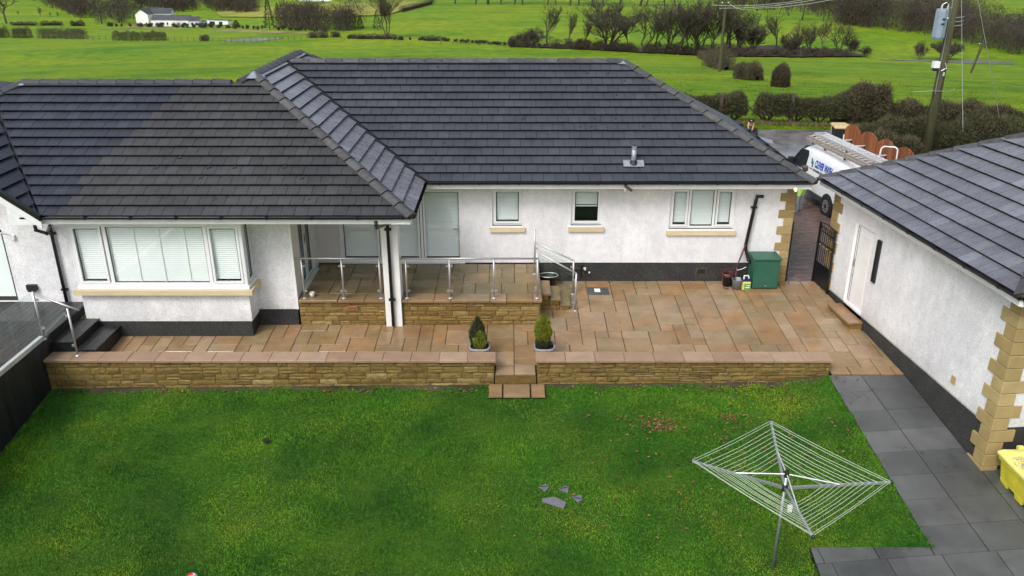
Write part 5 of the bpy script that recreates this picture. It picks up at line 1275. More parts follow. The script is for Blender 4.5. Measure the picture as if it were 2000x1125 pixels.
# potted conifers
def potted(cx, cy, h, label, mats, seed, lean=0):
    t = local('potted_conifer', label, 'potted plant', 'potted dwarf conifers beside the gap'); z0 = patio_z(cy)
    t.location = (cx, cy, z0)
    m_ = MB(); n = 24; vs = []; fs = []
    prof = [(.15, 0), (.19, .27), (.215, .29), (.215, .33), (.185, .33), (.18, .28)]
    for i, (r_, z) in enumerate(prof):
        for k in range(n):
            a = 2*math.pi*k/n; c_, s_ = math.cos(a), math.sin(a); q = r_/(abs(c_)**4+abs(s_)**4)**.25; vs.append((q*c_, q*s_, z))
        if i:
            for k in range(n): fs.append(((i-1)*n+k, (i-1)*n+(k+1) % n, i*n+(k+1) % n, i*n+k))
    m_.add(vs, fs, 'pot'); lput(m_, 'pot', None, t, True)
    m_ = MB(); m_.add([vs[-n+k] for k in range(n)], [tuple(range(n))], 'soil'); lput(m_, 'soil', None, t)
    rs = np.random.RandomState(seed); T = []; 
    def cone(n, c, hh, rr, mat):
        f = rs.uniform(0, 1, n)**1.2; a = rs.uniform(0, 2*np.pi, n); rad = rr*np.sin(np.clip(np.pi*(f*.78+.22), 0, np.pi))**.9*(0.75+.25*rs.uniform(0, 1, n)**.5)*(1+.18*np.sin(a*5+f*9))
        P = np.stack([c[0]+rad*np.cos(a), c[1]+rad*np.sin(a), c[2]+f*hh], 1)
        D = np.stack([np.cos(a)*.5+rs.normal(0, .3, n), np.sin(a)*.5+rs.normal(0, .3, n), np.abs(rs.normal(.9, .3, n))], 1)*rs.uniform(.02, .05, (n, 1))
        return sticks(P, D, rs.uniform(.008, .018, n))
    for k, (c, hh, rr, mat, nn) in enumerate(mats):
        me = tri_mesh('foliage', cone(nn, c, hh, rr, mat), mat); o = bpy.data.objects.new('foliage', me); COL.objects.link(o); o.parent = t
        m_ = MB(); m_.lathe(c, [(rr*.6, 0), (rr*.72, hh*.25), (rr*.5, hh*.6), (.01, hh*.93)], 12, 'hedgecore'); lput(m_, 'inner_branches', None, t, True)
potted(-.655, -3.68, .5, 'part browned dwarf conifer in a grey pot left of the gap', [((-.04, .05, .29), .62, .15, 'conifer_dark', 6500), ((-.0, -.07, .29), .36, .11, 'conifer', 4500)], 3)
potted(.66, -3.68, .7, 'golden green cone shaped conifer in a grey pot right of the gap', [((-.03, 0, .45), .54, .155, 'conifer', 9000), ((-.02, 0, .29), .28, .15, 'conifer_dark', 3000)], 4)
# broken tiles on the lawn
def shard(label, pts, seed, z=None, name='broken_tile', mat='slatebit', ridges=True, grp='broken roof tile pieces lying on the lawn'):
    t = local(name, label, 'broken tile', grp)
    P = [onZ(x, y, 0.115, 0.13) for x, y in pts]; P = [onZ(x, y, lawn_z(p.x, p.y)+.030) for (x, y), p in zip(pts, P)]
    m_ = MB(); m_.prism(P, (0, 0, .012), mat); lput(m_, 'tile_piece', None, t)
    if ridges:
        c = sum(P, Vector())/len(P); a, b = P[0].lerp(c, .25), P[2].lerp(c, .25); m_ = MB(); m_.tube([a+Vector((0, 0, .012)), b+Vector((0, 0, .012))], .008, 4, 'blackm'); lput(m_, 'groove', None, t)
shard('small square grey tile piece, leftmost of the three small pieces', [(1052, 952), (1064, 946), (1074, 950), (1065, 961)], 1)
shard('triangular grey tile piece between the two other small pieces', [(1090, 956), (1104, 949), (1111, 951), (1109, 964)], 2)
shard('small grey tile piece with crossed dark ribs, rightmost on the lawn', [(1117, 971), (1134, 967), (1138, 977), (1128, 982)], 3)
shard('largest long grey tile piece lying in front of the others', [(1058, 975), (1082, 971), (1106, 982), (1101, 994), (1060, 981)], 4, ridges=False)
shard('pale grey tile piece on the grass edge below the left garden wall', [(836, 752), (848, 749), (858, 753), (851, 761)], 5, ridges=False)
t = local('black_scrap', 'small black scrap of rubber lying on the left of the lawn', 'scrap'); P = [onZ(x, y, lawn_z(-4, -6)+.05) for x, y in ((514, 862), (523, 858), (527, 864), (519, 866))]; m_ = MB(); m_.prism(P, (0, 0, .035), 'blackm'); lput(m_, 'scrap_piece', None, t)
# football at the bottom edge
t = local('ball', 'red and white ball on the grass at the bottom edge', 'ball')
p = onZ(375, 1130, lawn_z(-4.7, -9.1)+.11); t.location = p; t.rotation_euler = (.4, .3, .5)
m_ = MB(); n, mm = 20, 12; r_ = .085
for i in range(mm):
    for k in range(n):
        a0, a1 = 2*math.pi*k/n, 2*math.pi*(k+1)/n; b0, b1 = math.pi*i/mm, math.pi*(i+1)/mm
        V = [(r_*math.sin(b)*math.cos(a), r_*math.sin(b)*math.sin(a), r_*math.cos(b)) for b, a in ((b0, a0), (b1, a0), (b1, a1), (b0, a1))]
        m_.add(V, [(0, 1, 2, 3)], 'red' if (k//5) % 2 else 'upvc')
lput(m_, 'ball_skin', None, t, True)
# yellow grit bin
t = local('grit_bin', 'bright yellow plastic grit bin with lid at the garage corner', 'grit bin')
t.location = (8.52, -7.62, -.83)
m_ = MB(); w0, l0 = .30, .56
def ringz(w_, l_, z): return [(-w_, -l_, z), (w_, -l_, z), (w_, l_, z), (-w_, l_, z)]
def shell(m_, rings, mat):
    vs = [v for r_ in rings for v in r_]; fs = [(3, 2, 1, 0), tuple(range(len(vs)-4, len(vs)))]
    for i in range(len(rings)-1):
        for k in range(4): fs.append((i*4+k, i*4+(k+1) % 4, (i+1)*4+(k+1) % 4, (i+1)*4+k))
    m_.add(vs, fs, mat)
shell(m_, [ringz(w0-.03, l0-.04, .08), ringz(w0+.02, l0+.01, .44), ringz(w0+.045, l0+.035, .445), ringz(w0+.05, l0+.04, .52)], 'yellow'); o = lput(m_, 'bin_body', None, t); b = o.modifiers.new('bevel', 'BEVEL'); b.width = .018; b.segments = 3
for yy in (-.42, 0, .42):
    m_ = MB(); shell(m_, [ringz(w0-.04, .1, 0), ringz(w0-.02, .12, .12)], 'yellow'); m_.v = [(x, y+yy, z) for x, y, z in m_.v]; o = lput(m_, 'foot', None, t); b = o.modifiers.new('bevel', 'BEVEL'); b.width = .015; b.segments = 2
m_ = MB(); shell(m_, [ringz(w0+.075, l0+.06, .52), ringz(w0+.08, l0+.065, .57), ringz(w0+.02, l0+.02, .63), ringz(w0-.12, l0-.1, .665)], 'yellow_pale'); o = lput(m_, 'lid', None, t); b = o.modifiers.new('bevel', 'BEVEL'); b.width = .015; b.segments = 3
m_ = MB(); m_.box((-.05, l0+.02, .60), (.05, l0+.09, .66), 'yellow_pale'); lput(m_, 'hinge', None, t)
rs = np.random.RandomState(5); n = 1500; X = rs.normal(-.22, .05, n); Y = rs.uniform(-.05, .32, n); Z = .645+rs.uniform(0, .025, n)+(X+.17)*.2
g = ob('lid_patch', tri_mesh('lid_patch', sticks(np.stack([X, Y, Z], 1), rs.normal(0, .010, (n, 3)), rs.uniform(.008, .014, n)), 'lid_fleck')); g.location = (8.52, -7.62, -.83); tag(g, 'blue grey speckled patch on the yellow bin lid', 'grit', kind='stuff')  # thin patch of blue grey flecks laid on the lid

# ------------------------------------------------------------------ rotary clothes dryer
t = local('rotary_dryer', 'open rotary clothes dryer with four grey arms standing on the lawn', 'clothes dryer')
B0 = Vector((3.94, -8.84, lawn_z(3.94, -8.84))); HUB = Vector((3.94, -8.84, .33)); TOPH = Vector((3.94, -8.84, .57))
tips = [onZ(x, y, .66) for x, y in ((1349, 900), (1505, 822), (1742, 942), (1588, 1049))]
m_ = MB(); m_.tube([B0-Vector((0, 0, .1)), TOPH+Vector((0, 0, .03))], .022, 12, 'alu'); lput(m_, 'pole', None, t, True)
for H, r_ in ((HUB, .045), (TOPH, .035)):
    m_ = MB(); m_.lathe(H-Vector((0, 0, .05)), [(.03, 0), (r_, .01), (r_, .08), (.028, .11)], 12, 'blackm'); lput(m_, 'hub', None, t)
for tip in tips:
    m_ = MB(); d = (tip-HUB).normalized(); c = d.cross(Vector((0, 0, 1))).normalized()*.017; u_ = Vector((0, 0, .02))
    vs = [HUB+d*.04-c-u_, HUB+d*.04+c-u_, HUB+d*.04+c+u_, HUB+d*.04-c+u_, tip-c-u_*.7, tip+c-u_*.7, tip+c+u_*.7, tip-c+u_*.7]
    m_.add(vs, [(0,1,2,3),(4,7,6,5),(0,4,5,1),(1,5,6,2),(2,6,7,3),(3,7,4,0)], 'alu'); a_ = lput(m_, 'arm', None, t)
    m_ = MB(); m_.sphere(tip, .028, 8, 6, 'blackm'); lput(m_, 'end_cap', None, a_)
    m_ = MB(); m_.tube([TOPH, HUB.lerp(tip, .52)+Vector((0, 0, .015))], .010, 6, 'alu_pale'); lput(m_, 'strut', None, t)
for k in range(4):
    a, b = tips[k], tips[(k+1) % 4]; m_ = MB()
    for i in range(11):
        f = .99-.062*i
        if i == 1: f = .955
        pa_, pb = HUB.lerp(a, f)+Vector((0, 0, .014)), HUB.lerp(b, f)+Vector((0, 0, .014)); mid = (pa_+pb)/2-Vector((0, 0, .02+.01*(i % 3)))
        m_.tube([pa_, (pa_+mid)/2-Vector((0, 0, .004)), mid, (pb+mid)/2-Vector((0, 0, .004)), pb], .0036, 4, 'line')
    lput(m_, 'washing_lines', None, t)
m_ = MB(); m_.box((-.03, -.02, -.05), (.03, .02, .05), 'upvc'); o = lput(m_, 'tag', None, t); o.location = HUB.lerp(tips[3], .3)+Vector((-.02, 0, -.12))

# ================================================================== YARD: VAN, PEOPLE, FENCE, BIN
def van():
    t = local('van', 'white panel van with blue lettering and roof ladders parked behind the house', 'van')
    # local frame: x forward, y left, z up, origin on the ground midway
    L = 4.5; half = .90
    st = [  # x, roof z, roof half width, belt half width, bottom z, bonnet?
        (-2.20, 1.52, .62, .84, .42), (-2.18, 1.72, .68, .88, .36), (-2.0, 1.80, .71, .90, .30), (-1.0, 1.84, .72, .905, .28), (0.0, 1.85, .72, .905, .28),
        (.55, 1.83, .71, .905, .28), (.95, 1.74, .68, .90, .28), (1.25, 1.52, .66, .895, .28), (1.50, 1.20, .66, .89, .28), (1.85, 1.08, .64, .87, .30), (2.15, .95, .58, .82, .34), (2.28, .72, .50, .72, .40)]
    vs = []; fs = []; N = 11
    for (x, rz_, rw, bw, bz) in st:
        belt = min(1.02, rz_-.12); sh = min(rz_-.10, belt+.55*(rz_-belt))
        half_ = [(bw*.97, bz), (bw, bz+.18), (bw, belt), (lerp(bw, rw, .45), sh), (rw+.03, rz_-.045), (0, rz_+.02)]
        ring = [(-y, z) for y, z in half_[:5]] + [half_[5]] + [(y, z) for y, z in half_[:5][::-1]]
        for (y, z) in ring: vs.append((x, y, z))
    for i in range(len(st)-1):
        for k in range(N-1): fs.append((i*N+k, i*N+k+1, (i+1)*N+k+1, (i+1)*N+k))
        fs.append((i*N+N-1, i*N, (i+1)*N, (i+1)*N+N-1))
    fs.append(tuple(range(N))); fs.append(tuple(range((len(st)-1)*N+N-1, (len(st)-1)*N-1, -1)))
    m_ = MB(); m_.add(vs, fs, 'vanwhite'); b_ = lput(m_, 'body', None, t, True)
    s = b_.modifiers.new('sub', 'SUBSURF'); s.levels = 2; s.render_levels = 2
    def sidey(z): return .905 if z < 1.0 else lerp(.905, .80, (z-1.0)/.55)
    def patch(pts, mat, off, name, th=.012, sgn=1):
        m_ = MB(); P = [Vector((x, sgn*(sidey(z)+off), z)) for x, z in pts]; m_.prism(P, (0, -sgn*th, 0), mat); return lput(m_, name, None, t)
    for sgn in (1, -1):
        patch([(.34, 1.04), (1.40, 1.0), (1.20, 1.34), (.95, 1.60), (.48, 1.62), (.36, 1.5)], 'darkglass', .004, 'side_window', sgn=sgn, th=.03)
        patch([(-2.18, .34), (2.05, .32), (2.05, .48), (-2.18, .50)], 'grey_frame', -.008, 'sill_trim', sgn=sgn, th=.03)
        patch([(-2.0, 1.36), (-.35, 1.36), (-.35, 1.375), (-2.0, 1.375)], 'grey_frame', -.028, 'slide_rail', sgn=sgn, th=.02)
        patch([(-.42, .75), (-.28, .75), (-.28, .80), (-.42, .80)], 'blackm', .012, 'door_handle', sgn=sgn, th=.03)
        for (x0, z0, x1, z1) in ((.28, .45, .28, 1.62), (1.42, .5, 1.42, 1.0), (-.52, .45, -.52, 1.62)):
            patch([(x0-.004, z0), (x0+.004, z0), (x1+.004, z1), (x1-.004, z1)], 'grey_frame', .001 if z1 < 1.1 else -.006, 'door_seam', sgn=sgn, th=.02)
        m_ = MB(); m_.box((1.12, sgn*.93-.02, 1.02), (1.28, sgn*1.10+.0, 1.26) if sgn > 0 else (1.28, -.93+.02, 1.26), 'blackm') if sgn > 0 else m_.box((1.12, -1.10, 1.02), (1.28, -.91, 1.26), 'blackm'); o = lput(m_, 'wing_mirror', None, t); b = o.modifiers.new('bevel', 'BEVEL'); b.width = .03; b.segments = 3
        for wx in (-1.42, 1.38):
            m_ = MB(); m_.tube([(wx, sgn*.60, .32), (wx, sgn*.918, .32)], .385, 24, 'blackm'); lput(m_, 'wheel_arch', None, t)
            m_ = MB(); m_.tube([(wx, sgn*.70, .32), (wx, sgn*.905, .32), (wx, sgn*.935, .32)], [.32, .32, .29], 28, 'tyre'); w_ = lput(m_, 'tyre', None, t)
            m_ = MB(); m_.tube([(wx, sgn*.90, .32), (wx, sgn*.938, .32)], .20, 24, 'rim'); m_.tube([(wx, sgn*.93, .32), (wx, sgn*.95, .32)], .07, 12, 'blackm')
            for k in range(8):
                a = k*math.pi/4; m_.tube([(wx+.14*math.cos(a), sgn*.936, .32+.14*math.sin(a)), (wx+.14*math.cos(a), sgn*.941, .32+.14*math.sin(a))], .028, 8, 'blackm')
            lput(m_, 'rim', None, w_)
    m_ = MB(); m_.add([(1.04, -.64, 1.66), (1.04, .64, 1.66), (1.48, .66, 1.22), (1.48, -.66, 1.22)], [(0, 1, 2, 3)], 'darkglass'); lput(m_, 'windscreen', None, t)
    m_ = MB(); m_.box((-2.30, -.86, .30), (-2.12, .86, .62), 'grey_frame'); o = lput(m_, 'rear_bumper', None, t); b = o.modifiers.new('bevel', 'BEVEL'); b.width = .04; b.segments = 3
    m_ = MB(); m_.box((2.10, -.80, .28), (2.30, .80, .60), 'grey_frame'); o = lput(m_, 'front_bumper', None, t); b = o.modifiers.new('bevel', 'BEVEL'); b.width = .05; b.segments = 3
    for sgn in (1, -1):
        m_ = MB(); m_.box((-2.235, sgn*.80-.05, .85), (-2.15, sgn*.80+.05, 1.35), 'red'); lput(m_, 'tail_light', None, t)
        m_ = MB(); m_.box((2.02, sgn*.68-.12, .72), (2.20, sgn*.68+.12, .92), 'alu_pale'); lput(m_, 'headlight', None, t)
    # roof bars
    for x in (-1.6, -.3, .55):
        m_ = MB(); m_.box((x-.02, -.66, 1.90), (x+.02, .66, 1.93), 'alu_pale')
        for y in (-.64, .64): m_.box((x-.03, y-.02, 1.80), (x+.03, y+.02, 1.91), 'blackm')
        m_.box((x-.02, .60, 1.93), (x+.02, .64, 2.08), 'blackm'); lput(m_, 'roof_bar', None, t)
    # lettering, upright on the left side, read from rear... front to back
    def text(s_, size, x, z, mat, shear=0.12, bold=.012, sgn=1, sx=1.0):
        cu = bpy.data.curves.new('t', 'FONT'); cu.body = s_; cu.size = size; cu.extrude = .002; cu.offset = bold; cu.shear = shear
        tmp = bpy.data.objects.new('t', cu); COL.objects.link(tmp); bpy.context.view_layer.update()
        me = bpy.data.meshes.new_from_object(tmp.evaluated_get(bpy.context.evaluated_depsgraph_get())); bpy.data.objects.remove(tmp)
        me.materials.clear(); me.materials.append(M[mat]); o = bpy.data.objects.new('lettering', me); COL.objects.link(o); o.parent = t
        # left side faces +y; reading direction is towards the rear (-x)
        lean = math.atan2(.105, .55)
        o.matrix_basis = Matrix.Translation((x, sidey(z)+.012, z)) @ Matrix.Rotation(math.pi, 4, 'Z') @ Matrix.Rotation(math.pi/2-lean*0.9, 4, 'X') @ Matrix.Diagonal((sx, 1, 1, 1))
    text('CLEVER WASH', .31, -.20, 1.26, 'blue_print', .12, .010, sx=.56)
    text('SOFTWASHING SPECIALISTS', .10, -.18, 1.13, 'grey_print', 0, .002, sx=.66)
    m_ = MB()
    for (dx, dz, r_, mt) in ((-.02, 1.33, .085, 'teal_print'), (.05, 1.42, .05, 'teal_print'), (-.06, 1.25, .05, 'grey_print')): m_.tube([(dx, sidey(dz)+.004, dz), (dx, sidey(dz)+.010, dz)], r_, 14, mt)
    for k in range(6): m_.box((-.13+k*.04, sidey(1.16)+.002, 1.14), (-.105+k*.04, sidey(1.16)+.008, 1.17), 'grey_print')
    lput(m_, 'emblem', None, t)
    h = R(96); fwd = Vector((math.cos(h), math.sin(h), 0)); left = Vector((-math.sin(h), math.cos(h), 0))
    wheel = Vector((9.66, 5.70, -.13)); org = wheel + fwd*1.42 - left*.93
    t.location = org; t.rotation_euler = (0, 0, h); t.scale = (1, 1, 1)
    # ladders
    def ladder(label, x0, x1, yc, wd, z, mat, n):
        l = local('ladder', label, 'ladder', 'ladders on the van roof'); l.location = org; l.rotation_euler = (0, 0, h)
        for y in (yc-wd/2, yc+wd/2):
            for (dz, dd) in ((0, 0), (.085, .02)):
                m_ = MB(); yy = y + (dd if y < yc else -dd); m_.box((x0+dd*8, yy-.015, z+dz), (x1-dd*6, yy+.015, z+dz+.07), mat); lput(m_, 'stile', None, l)
        for i in range(n):
            x = lerp(x0+.12, x1-.12, i/(n-1))
            m_ = MB(); m_.tube([(x, yc-wd/2, z+.035), (x, yc+wd/2, z+.035)], .016, 6, 'alu_pale'); m_.tube([(x+.05, yc-wd/2+.02, z+.12), (x+.05, yc+wd/2-.02, z+.12)], .016, 6, 'alu_pale'); lput(m_, 'rung', None, l)
    ladder('weathered brownish aluminium ladder on the near side of the van roof', -3.3, .80, .62, .32, 1.92, 'tan_alu', 15)
    ladder('bright silver aluminium ladder on the far side of the van roof', -3.3, 1.15, .20, .38, 1.93, 'alu_pale', 17)
    return t
M['tan_alu'] = simple('dirty_aluminium', (0.42, 0.36, 0.31), 0.5, 0.3, 0.12, 8)
van()

def person(name_label, loc, rotz, joints, radii, edges, cols, extra, scale=1.0):
    t = local('person', name_label, 'person'); t.location = loc; t.rotation_euler = (0, 0, rotz); t.scale = (scale,)*3
    me = bpy.data.meshes.new('body'); names = list(joints); me.from_pydata([joints[n] for n in names], [(names.index(a), names.index(b)) for a, b in edges], [])
    o = bpy.data.objects.new('tmp', me); COL.objects.link(o); o.modifiers.new('skin', 'SKIN'); sv = me.skin_vertices[0].data
    for i, n in enumerate(names): r_ = radii[n]; sv[i].radius = r_ if isinstance(r_, tuple) else (r_, r_); sv[i].use_root = (n == 'pelvis')
    s = o.modifiers.new('sub', 'SUBSURF'); s.levels = 2; s.render_levels = 2
    bpy.context.view_layer.update(); m2 = bpy.data.meshes.new_from_object(o.evaluated_get(bpy.context.evaluated_depsgraph_get())); bpy.data.objects.remove(o)
    m2.materials.clear(); order = []
    for c in cols.values(): 
        if c not in order: order.append(c); m2.materials.append(M[c])
    P = [(n, Vector(joints[n])) for n in names]
    for f in m2.polygons:
        c = f.center; n = min(P, key=lambda q: (q[1]-c).length - (radii[q[0]] if not isinstance(radii[q[0]], tuple) else max(radii[q[0]])))[0]
        f.material_index = order.index(cols[n]); f.use_smooth = True
    b = bpy.data.objects.new('body', m2); COL.objects.link(b); b.parent = t
    for (nm, fn) in extra: m_ = MB(); fn(m_); lput(m_, nm, None, t, True)
    return t
def std_joints(arms):
    J = {'pelvis': (0, 0, .95), 'waist': (0, 0, 1.08), 'chest': (0, 0, 1.30), 'neckb': (0, 0, 1.46), 'neck': (0, .005, 1.52), 'head': (0, -.015, 1.62), 'crown': (0, -.01, 1.72),
         'hipL': (.10, 0, .90), 'kneeL': (.12, -.02, .50), 'ankL': (.13, .02, .10), 'toeL': (.14, -.14, .04), 'hipR': (-.10, 0, .90), 'kneeR': (-.12, -.02, .50), 'ankR': (-.13, .02, .10), 'toeR': (-.14, -.14, .04),
         'shL': (.19, 0, 1.42), 'shR': (-.19, 0, 1.42)}
    J.update(arms); return J
RD = {'pelvis': (.16, .11), 'waist': (.145, .10), 'chest': (.165, .115), 'neckb': .075, 'neck': .052, 'head': (.078, .095), 'crown': (.06, .07), 'hipL': .095, 'hipR': .095, 'kneeL': .06, 'kneeR': .06, 'ankL': .042, 'ankR': .042, 'toeL': .038, 'toeR': .038,
      'shL': .07, 'shR': .07, 'elL': .048, 'elR': .048, 'wrL': .032, 'wrR': .032, 'haL': (.04, .02), 'haR': (.04, .02)}
for s_ in 'LR':
    for i in range(5): RD['f%d%s' % (i, s_)] = .010; RD['g%d%s' % (i, s_)] = .008
ED = [('pelvis', 'waist'), ('waist', 'chest'), ('chest', 'neckb'), ('neckb', 'neck'), ('neck', 'head'), ('head', 'crown')]
for s_ in 'LR': ED += [('pelvis', 'hip'+s_), ('hip'+s_, 'knee'+s_), ('knee'+s_, 'ank'+s_), ('ank'+s_, 'toe'+s_), ('chest', 'sh'+s_), ('sh'+s_, 'el'+s_), ('el'+s_, 'wr'+s_), ('wr'+s_, 'ha'+s_)] + [('ha'+s_, 'f%d%s' % (i, s_)) for i in range(5)] + [('f%d%s' % (i, s_), 'g%d%s' % (i, s_)) for i in range(5)]
def fingers(J, s_, fwd, across):
    h = Vector(J['ha'+s_]); f = Vector(fwd).normalized(); a = Vector(across).normalized()
    for i in range(5):
        if i < 4: p = h+f*.045+a*(i-1.5)*.021; q = p+f*(.035 if i in (1, 2) else .028)+Vector((0, 0, -.02))
        else: p = h+a*.04+f*.0; q = p+f*.03+a*.012
        J['f%d%s' % (i, s_)] = tuple(p); J['g%d%s' % (i, s_)] = tuple(q)
# woman in dark jacket holding a controller
J = std_joints({'elL': (.25, -.06, 1.17), 'wrL': (.10, -.27, 1.20), 'haL': (.06, -.32, 1.21), 'elR': (-.25, -.06, 1.17), 'wrR': (-.10, -.27, 1.20), 'haR': (-.06, -.32, 1.21)})
fingers(J, 'L', (-.2, -1, 0), (1, 0, 0)); fingers(J, 'R', (.2, -1, 0), (-1, 0, 0))
def colmap(J, top, legs, shoe, sleeves=None):
    c = {}
    for n in J:
        if n in ('head', 'crown', 'neck') or n[:2] in ('ha',) or n[0] in 'fg': c[n] = 'skin'
        elif n.startswith('wr'): c[n] = top
        elif n.startswith(('knee', 'hip', 'ank')) or n == 'pelvis': c[n] = legs
        elif n.startswith('toe'): c[n] = shoe
        else: c[n] = top
    c['head'] = 'skin'; return c
def face(m_):
    for x in (-.03, .03): m_.sphere((x, -.105, 1.645), .009, 6, 4, 'blackm')
    m_.box((-.02, -.108, 1.575), (.02, -.098, 1.582), 'redhose'); m_.add([(-.012, -.10, 1.60), (.012, -.10, 1.60), (0, -.128, 1.605), (0, -.10, 1.65)], [(0, 1, 2), (1, 3, 2), (3, 0, 2)], 'skin')
def hair_long(m_):
    m_.sphere((0, .02, 1.64), (.098, .10, .10), 14, 10, 'hair')
    for x in (-.085, .08): m_.tube([(x, -.02, 1.66), (x*1.1, -.05, 1.55), (x*.9, -.11, 1.42), (x*.6, -.13, 1.33)], [.028, .034, .03, .008], 8, 'hair')
def cap_b(m_): m_.lathe((0, 0, 1.69), [(.118, 0), (.122, .03), (.10, .085), (.03, .11)], 16, 'capblack'); m_.box((-.075, -.20, 1.69), (.075, -.09, 1.703), 'capblack'); m_.box((-.025, -.123, 1.725), (.025, -.116, 1.75), 'labelwhite')
person('woman with long blonde hair and black cap holding a dark handset beyond the roof', (9.02, 12.35, -.18), R(-18), J, RD, ED, colmap(J, 'navy', 'navy', 'shoe'),
       [('face', face), ('hair', hair_long), ('cap', cap_b), ('handset', lambda m_: m_.box((-.08, -.40, 1.20), (.08, -.30, 1.225), 'capblack'))])
# man in hi-vis, half hidden by the eaves, pressure washing
J = std_joints({'elL': (.27, -.03, 1.16), 'wrL': (.20, -.22, 1.02), 'haL': (.18, -.28, 1.0), 'elR': (-.27, -.05, 1.18), 'wrR': (-.16, -.24, 1.08), 'haR': (-.13, -.30, 1.07)})
J['kneeR'] = (-.13, -.10, .50); J['ankR'] = (-.15, -.06, .10); J['toeR'] = (-.16, -.22, .05)
fingers(J, 'L', (-.3, -1, -.2), (0, 0, 1)); fingers(J, 'R', (.3, -1, -.2), (0, 0, 1))
def cap_g(m_): m_.lathe((0, 0, 1.68), [(.112, 0), (.116, .03), (.095, .08), (.03, .10)], 16, 'capcloth'); m_.box((-.07, -.19, 1.68), (.07, -.09, 1.692), 'capcloth')
person('man in yellow green hi-vis top and grey trousers standing beside the van', (8.98, 6.0, -.13), R(-150), J, RD, ED, {k: ('hivis' if k in ('pelvis', 'hipL', 'hipR') else v) for k, v in colmap(J, 'hivis', 'greycloth', 'shoe').items()},
       [('face', face), ('hair', lambda m_: m_.sphere((0, .02, 1.65), (.098, .105, .10), 12, 8, 'bark')), ('cap', cap_g), ('lance', lambda m_: m_.tube([(.2, -.1, 1.05), (.05, -.45, 1.0), (-.3, -.95, .75)], .013, 6, 'blackm'))], .86)
# steam from the washer
def steam():
    m = bpy.data.materials.new('steam_vapour'); m.use_nodes = True; t = m.node_tree; t.nodes.clear(); out = t.nodes.new('ShaderNodeOutputMaterial'); v = t.nodes.new('ShaderNodeVolumePrincipled')
    tc = t.nodes.new('ShaderNodeTexCoord'); n = noise(t, 3.2, 4, .6, tc.outputs['Object']); ln = t.nodes.new('ShaderNodeVectorMath'); ln.operation = 'LENGTH'; t.links.new(tc.outputs['Object'], ln.inputs[0])
    r = ramp(t, [(0.45, (0, 0, 0)), (0.7, (1, 1, 1))]); t.links.new(n.outputs[0], r.inputs[0]); mr = t.nodes.new('ShaderNodeMapRange'); mr.inputs[1].default_value = 0.3; mr.inputs[2].default_value = 1.0; mr.inputs[3].default_value = 1.1; mr.inputs[4].default_value = 0.0; t.links.new(ln.outputs['Value'], mr.inputs[0])
    mu = t.nodes.new('ShaderNodeMath'); mu.operation = 'MULTIPLY'; t.links.new(r.outputs[0], mu.inputs[0]); t.links.new(mr.outputs[0], mu.inputs[1]); t.links.new(mu.outputs[0], v.inputs['Density']); v.inputs['Color'].default_value = (.95, .95, .97, 1)
    t.links.new(v.outputs[0], out.inputs['Volume'])
    mb = MB(); mb.sphere((0, 0, 0), 1.0, 16, 10); me = mb.mesh('steam', None); me.materials.clear(); me.materials.append(m)
    for (loc, sc) in (((8.2, 4.4, .75), (.5, .5, 1.1)),):
        o = bpy.data.objects.new('steam', me); COL.objects.link(o); o.location = loc; o.scale = sc; tag(o, 'white steam drifting beside the house corner and the van', 'steam', kind='stuff')
steam()
# scalloped fence
def scallop():
    t = local('timber_fence', 'orange brown timber fence with four scalloped humps behind the van', 'fence')
    P0 = Vector((12.55, 12.2, -.25)); P1 = Vector((12.93, 7.2, -.25)); d = (P1-P0).normalized(); n = 40; L = (P1-P0).length
    for i in range(n):
        s_ = (i+.5)/n*L; ph = (s_ % 1.25)/1.25; h = 1.54+.24*math.sin(math.pi*ph)**.8; hA = 1.54+.24*max(0, math.sin(math.pi*min(1, max(0, ph-L/n*.47/1.25))))**.8; hB = 1.54+.24*max(0, math.sin(math.pi*min(1, max(0, ph+L/n*.47/1.25))))**.8
        c = P0+d*s_; a = L/n*.47; m_ = MB(); q = Vector((-d.y, d.x, 0))*.011
        m_.add([c-d*a-q, c+d*a-q, c+d*a+q, c-d*a+q]+[v+Vector((0, 0, hB if k in (1, 2) else hA)) for k, v in enumerate((c-d*a-q, c+d*a-q, c+d*a+q, c-d*a+q))], [(0,3,2,1),(4,5,6,7),(0,1,5,4),(1,2,6,5),(2,3,7,6),(3,0,4,7)], 'fencewood'); lput(m_, 'fence_board', None, t)
    m_ = MB()
    for z in (.2, .95): q = Vector((.03, 0, 0)); m_.prism([P0+q+Vector((0,0,z)), P1+q+Vector((0,0,z)), P1+q+Vector((0.04,0,z)), P0+q+Vector((.04,0,z))], (0, 0, .08), 'fencewood')
    lput(m_, 'rail', None, t)
    for k, s_ in enumerate((1.9, 4.6)):
        c = P0+d*s_+Vector((-.05, 0, .95)); l = local('fence_light', ('small square pale light on the second hump of the fence', 'small square pale light on the last hump of the fence')[k], 'light', 'lights fixed to the timber fence')
        m_ = MB(); m_.box((c.x-.06, c.y-.08, c.z-.10), (c.x+.03, c.y+.08, c.z+.08), 'alu_pale'); o = lput(m_, 'lamp_box', None, l); b = o.modifiers.new('bevel', 'BEVEL'); b.width = .015
scallop()
t = local('wheelie_bin', 'black wheelie bin with tan lid standing at the end of the timber fence', 'bin'); t.location = (13.25, 14.4, -.19); t.rotation_euler = (0, 0, R(-8)); t.scale = (1.05, 1.05, 1.12)
m_ = MB(); shell(m_, [ringz(.22, .24, .03), ringz(.27, .31, .95)], 'blackm'); lput(m_, 'bin_body', None, t); m_ = MB(); shell(m_, [ringz(.30, .35, .951), ringz(.31, .36, 1.0), ringz(.26, .30, 1.04)], 'tan'); lput(m_, 'lid', None, t)
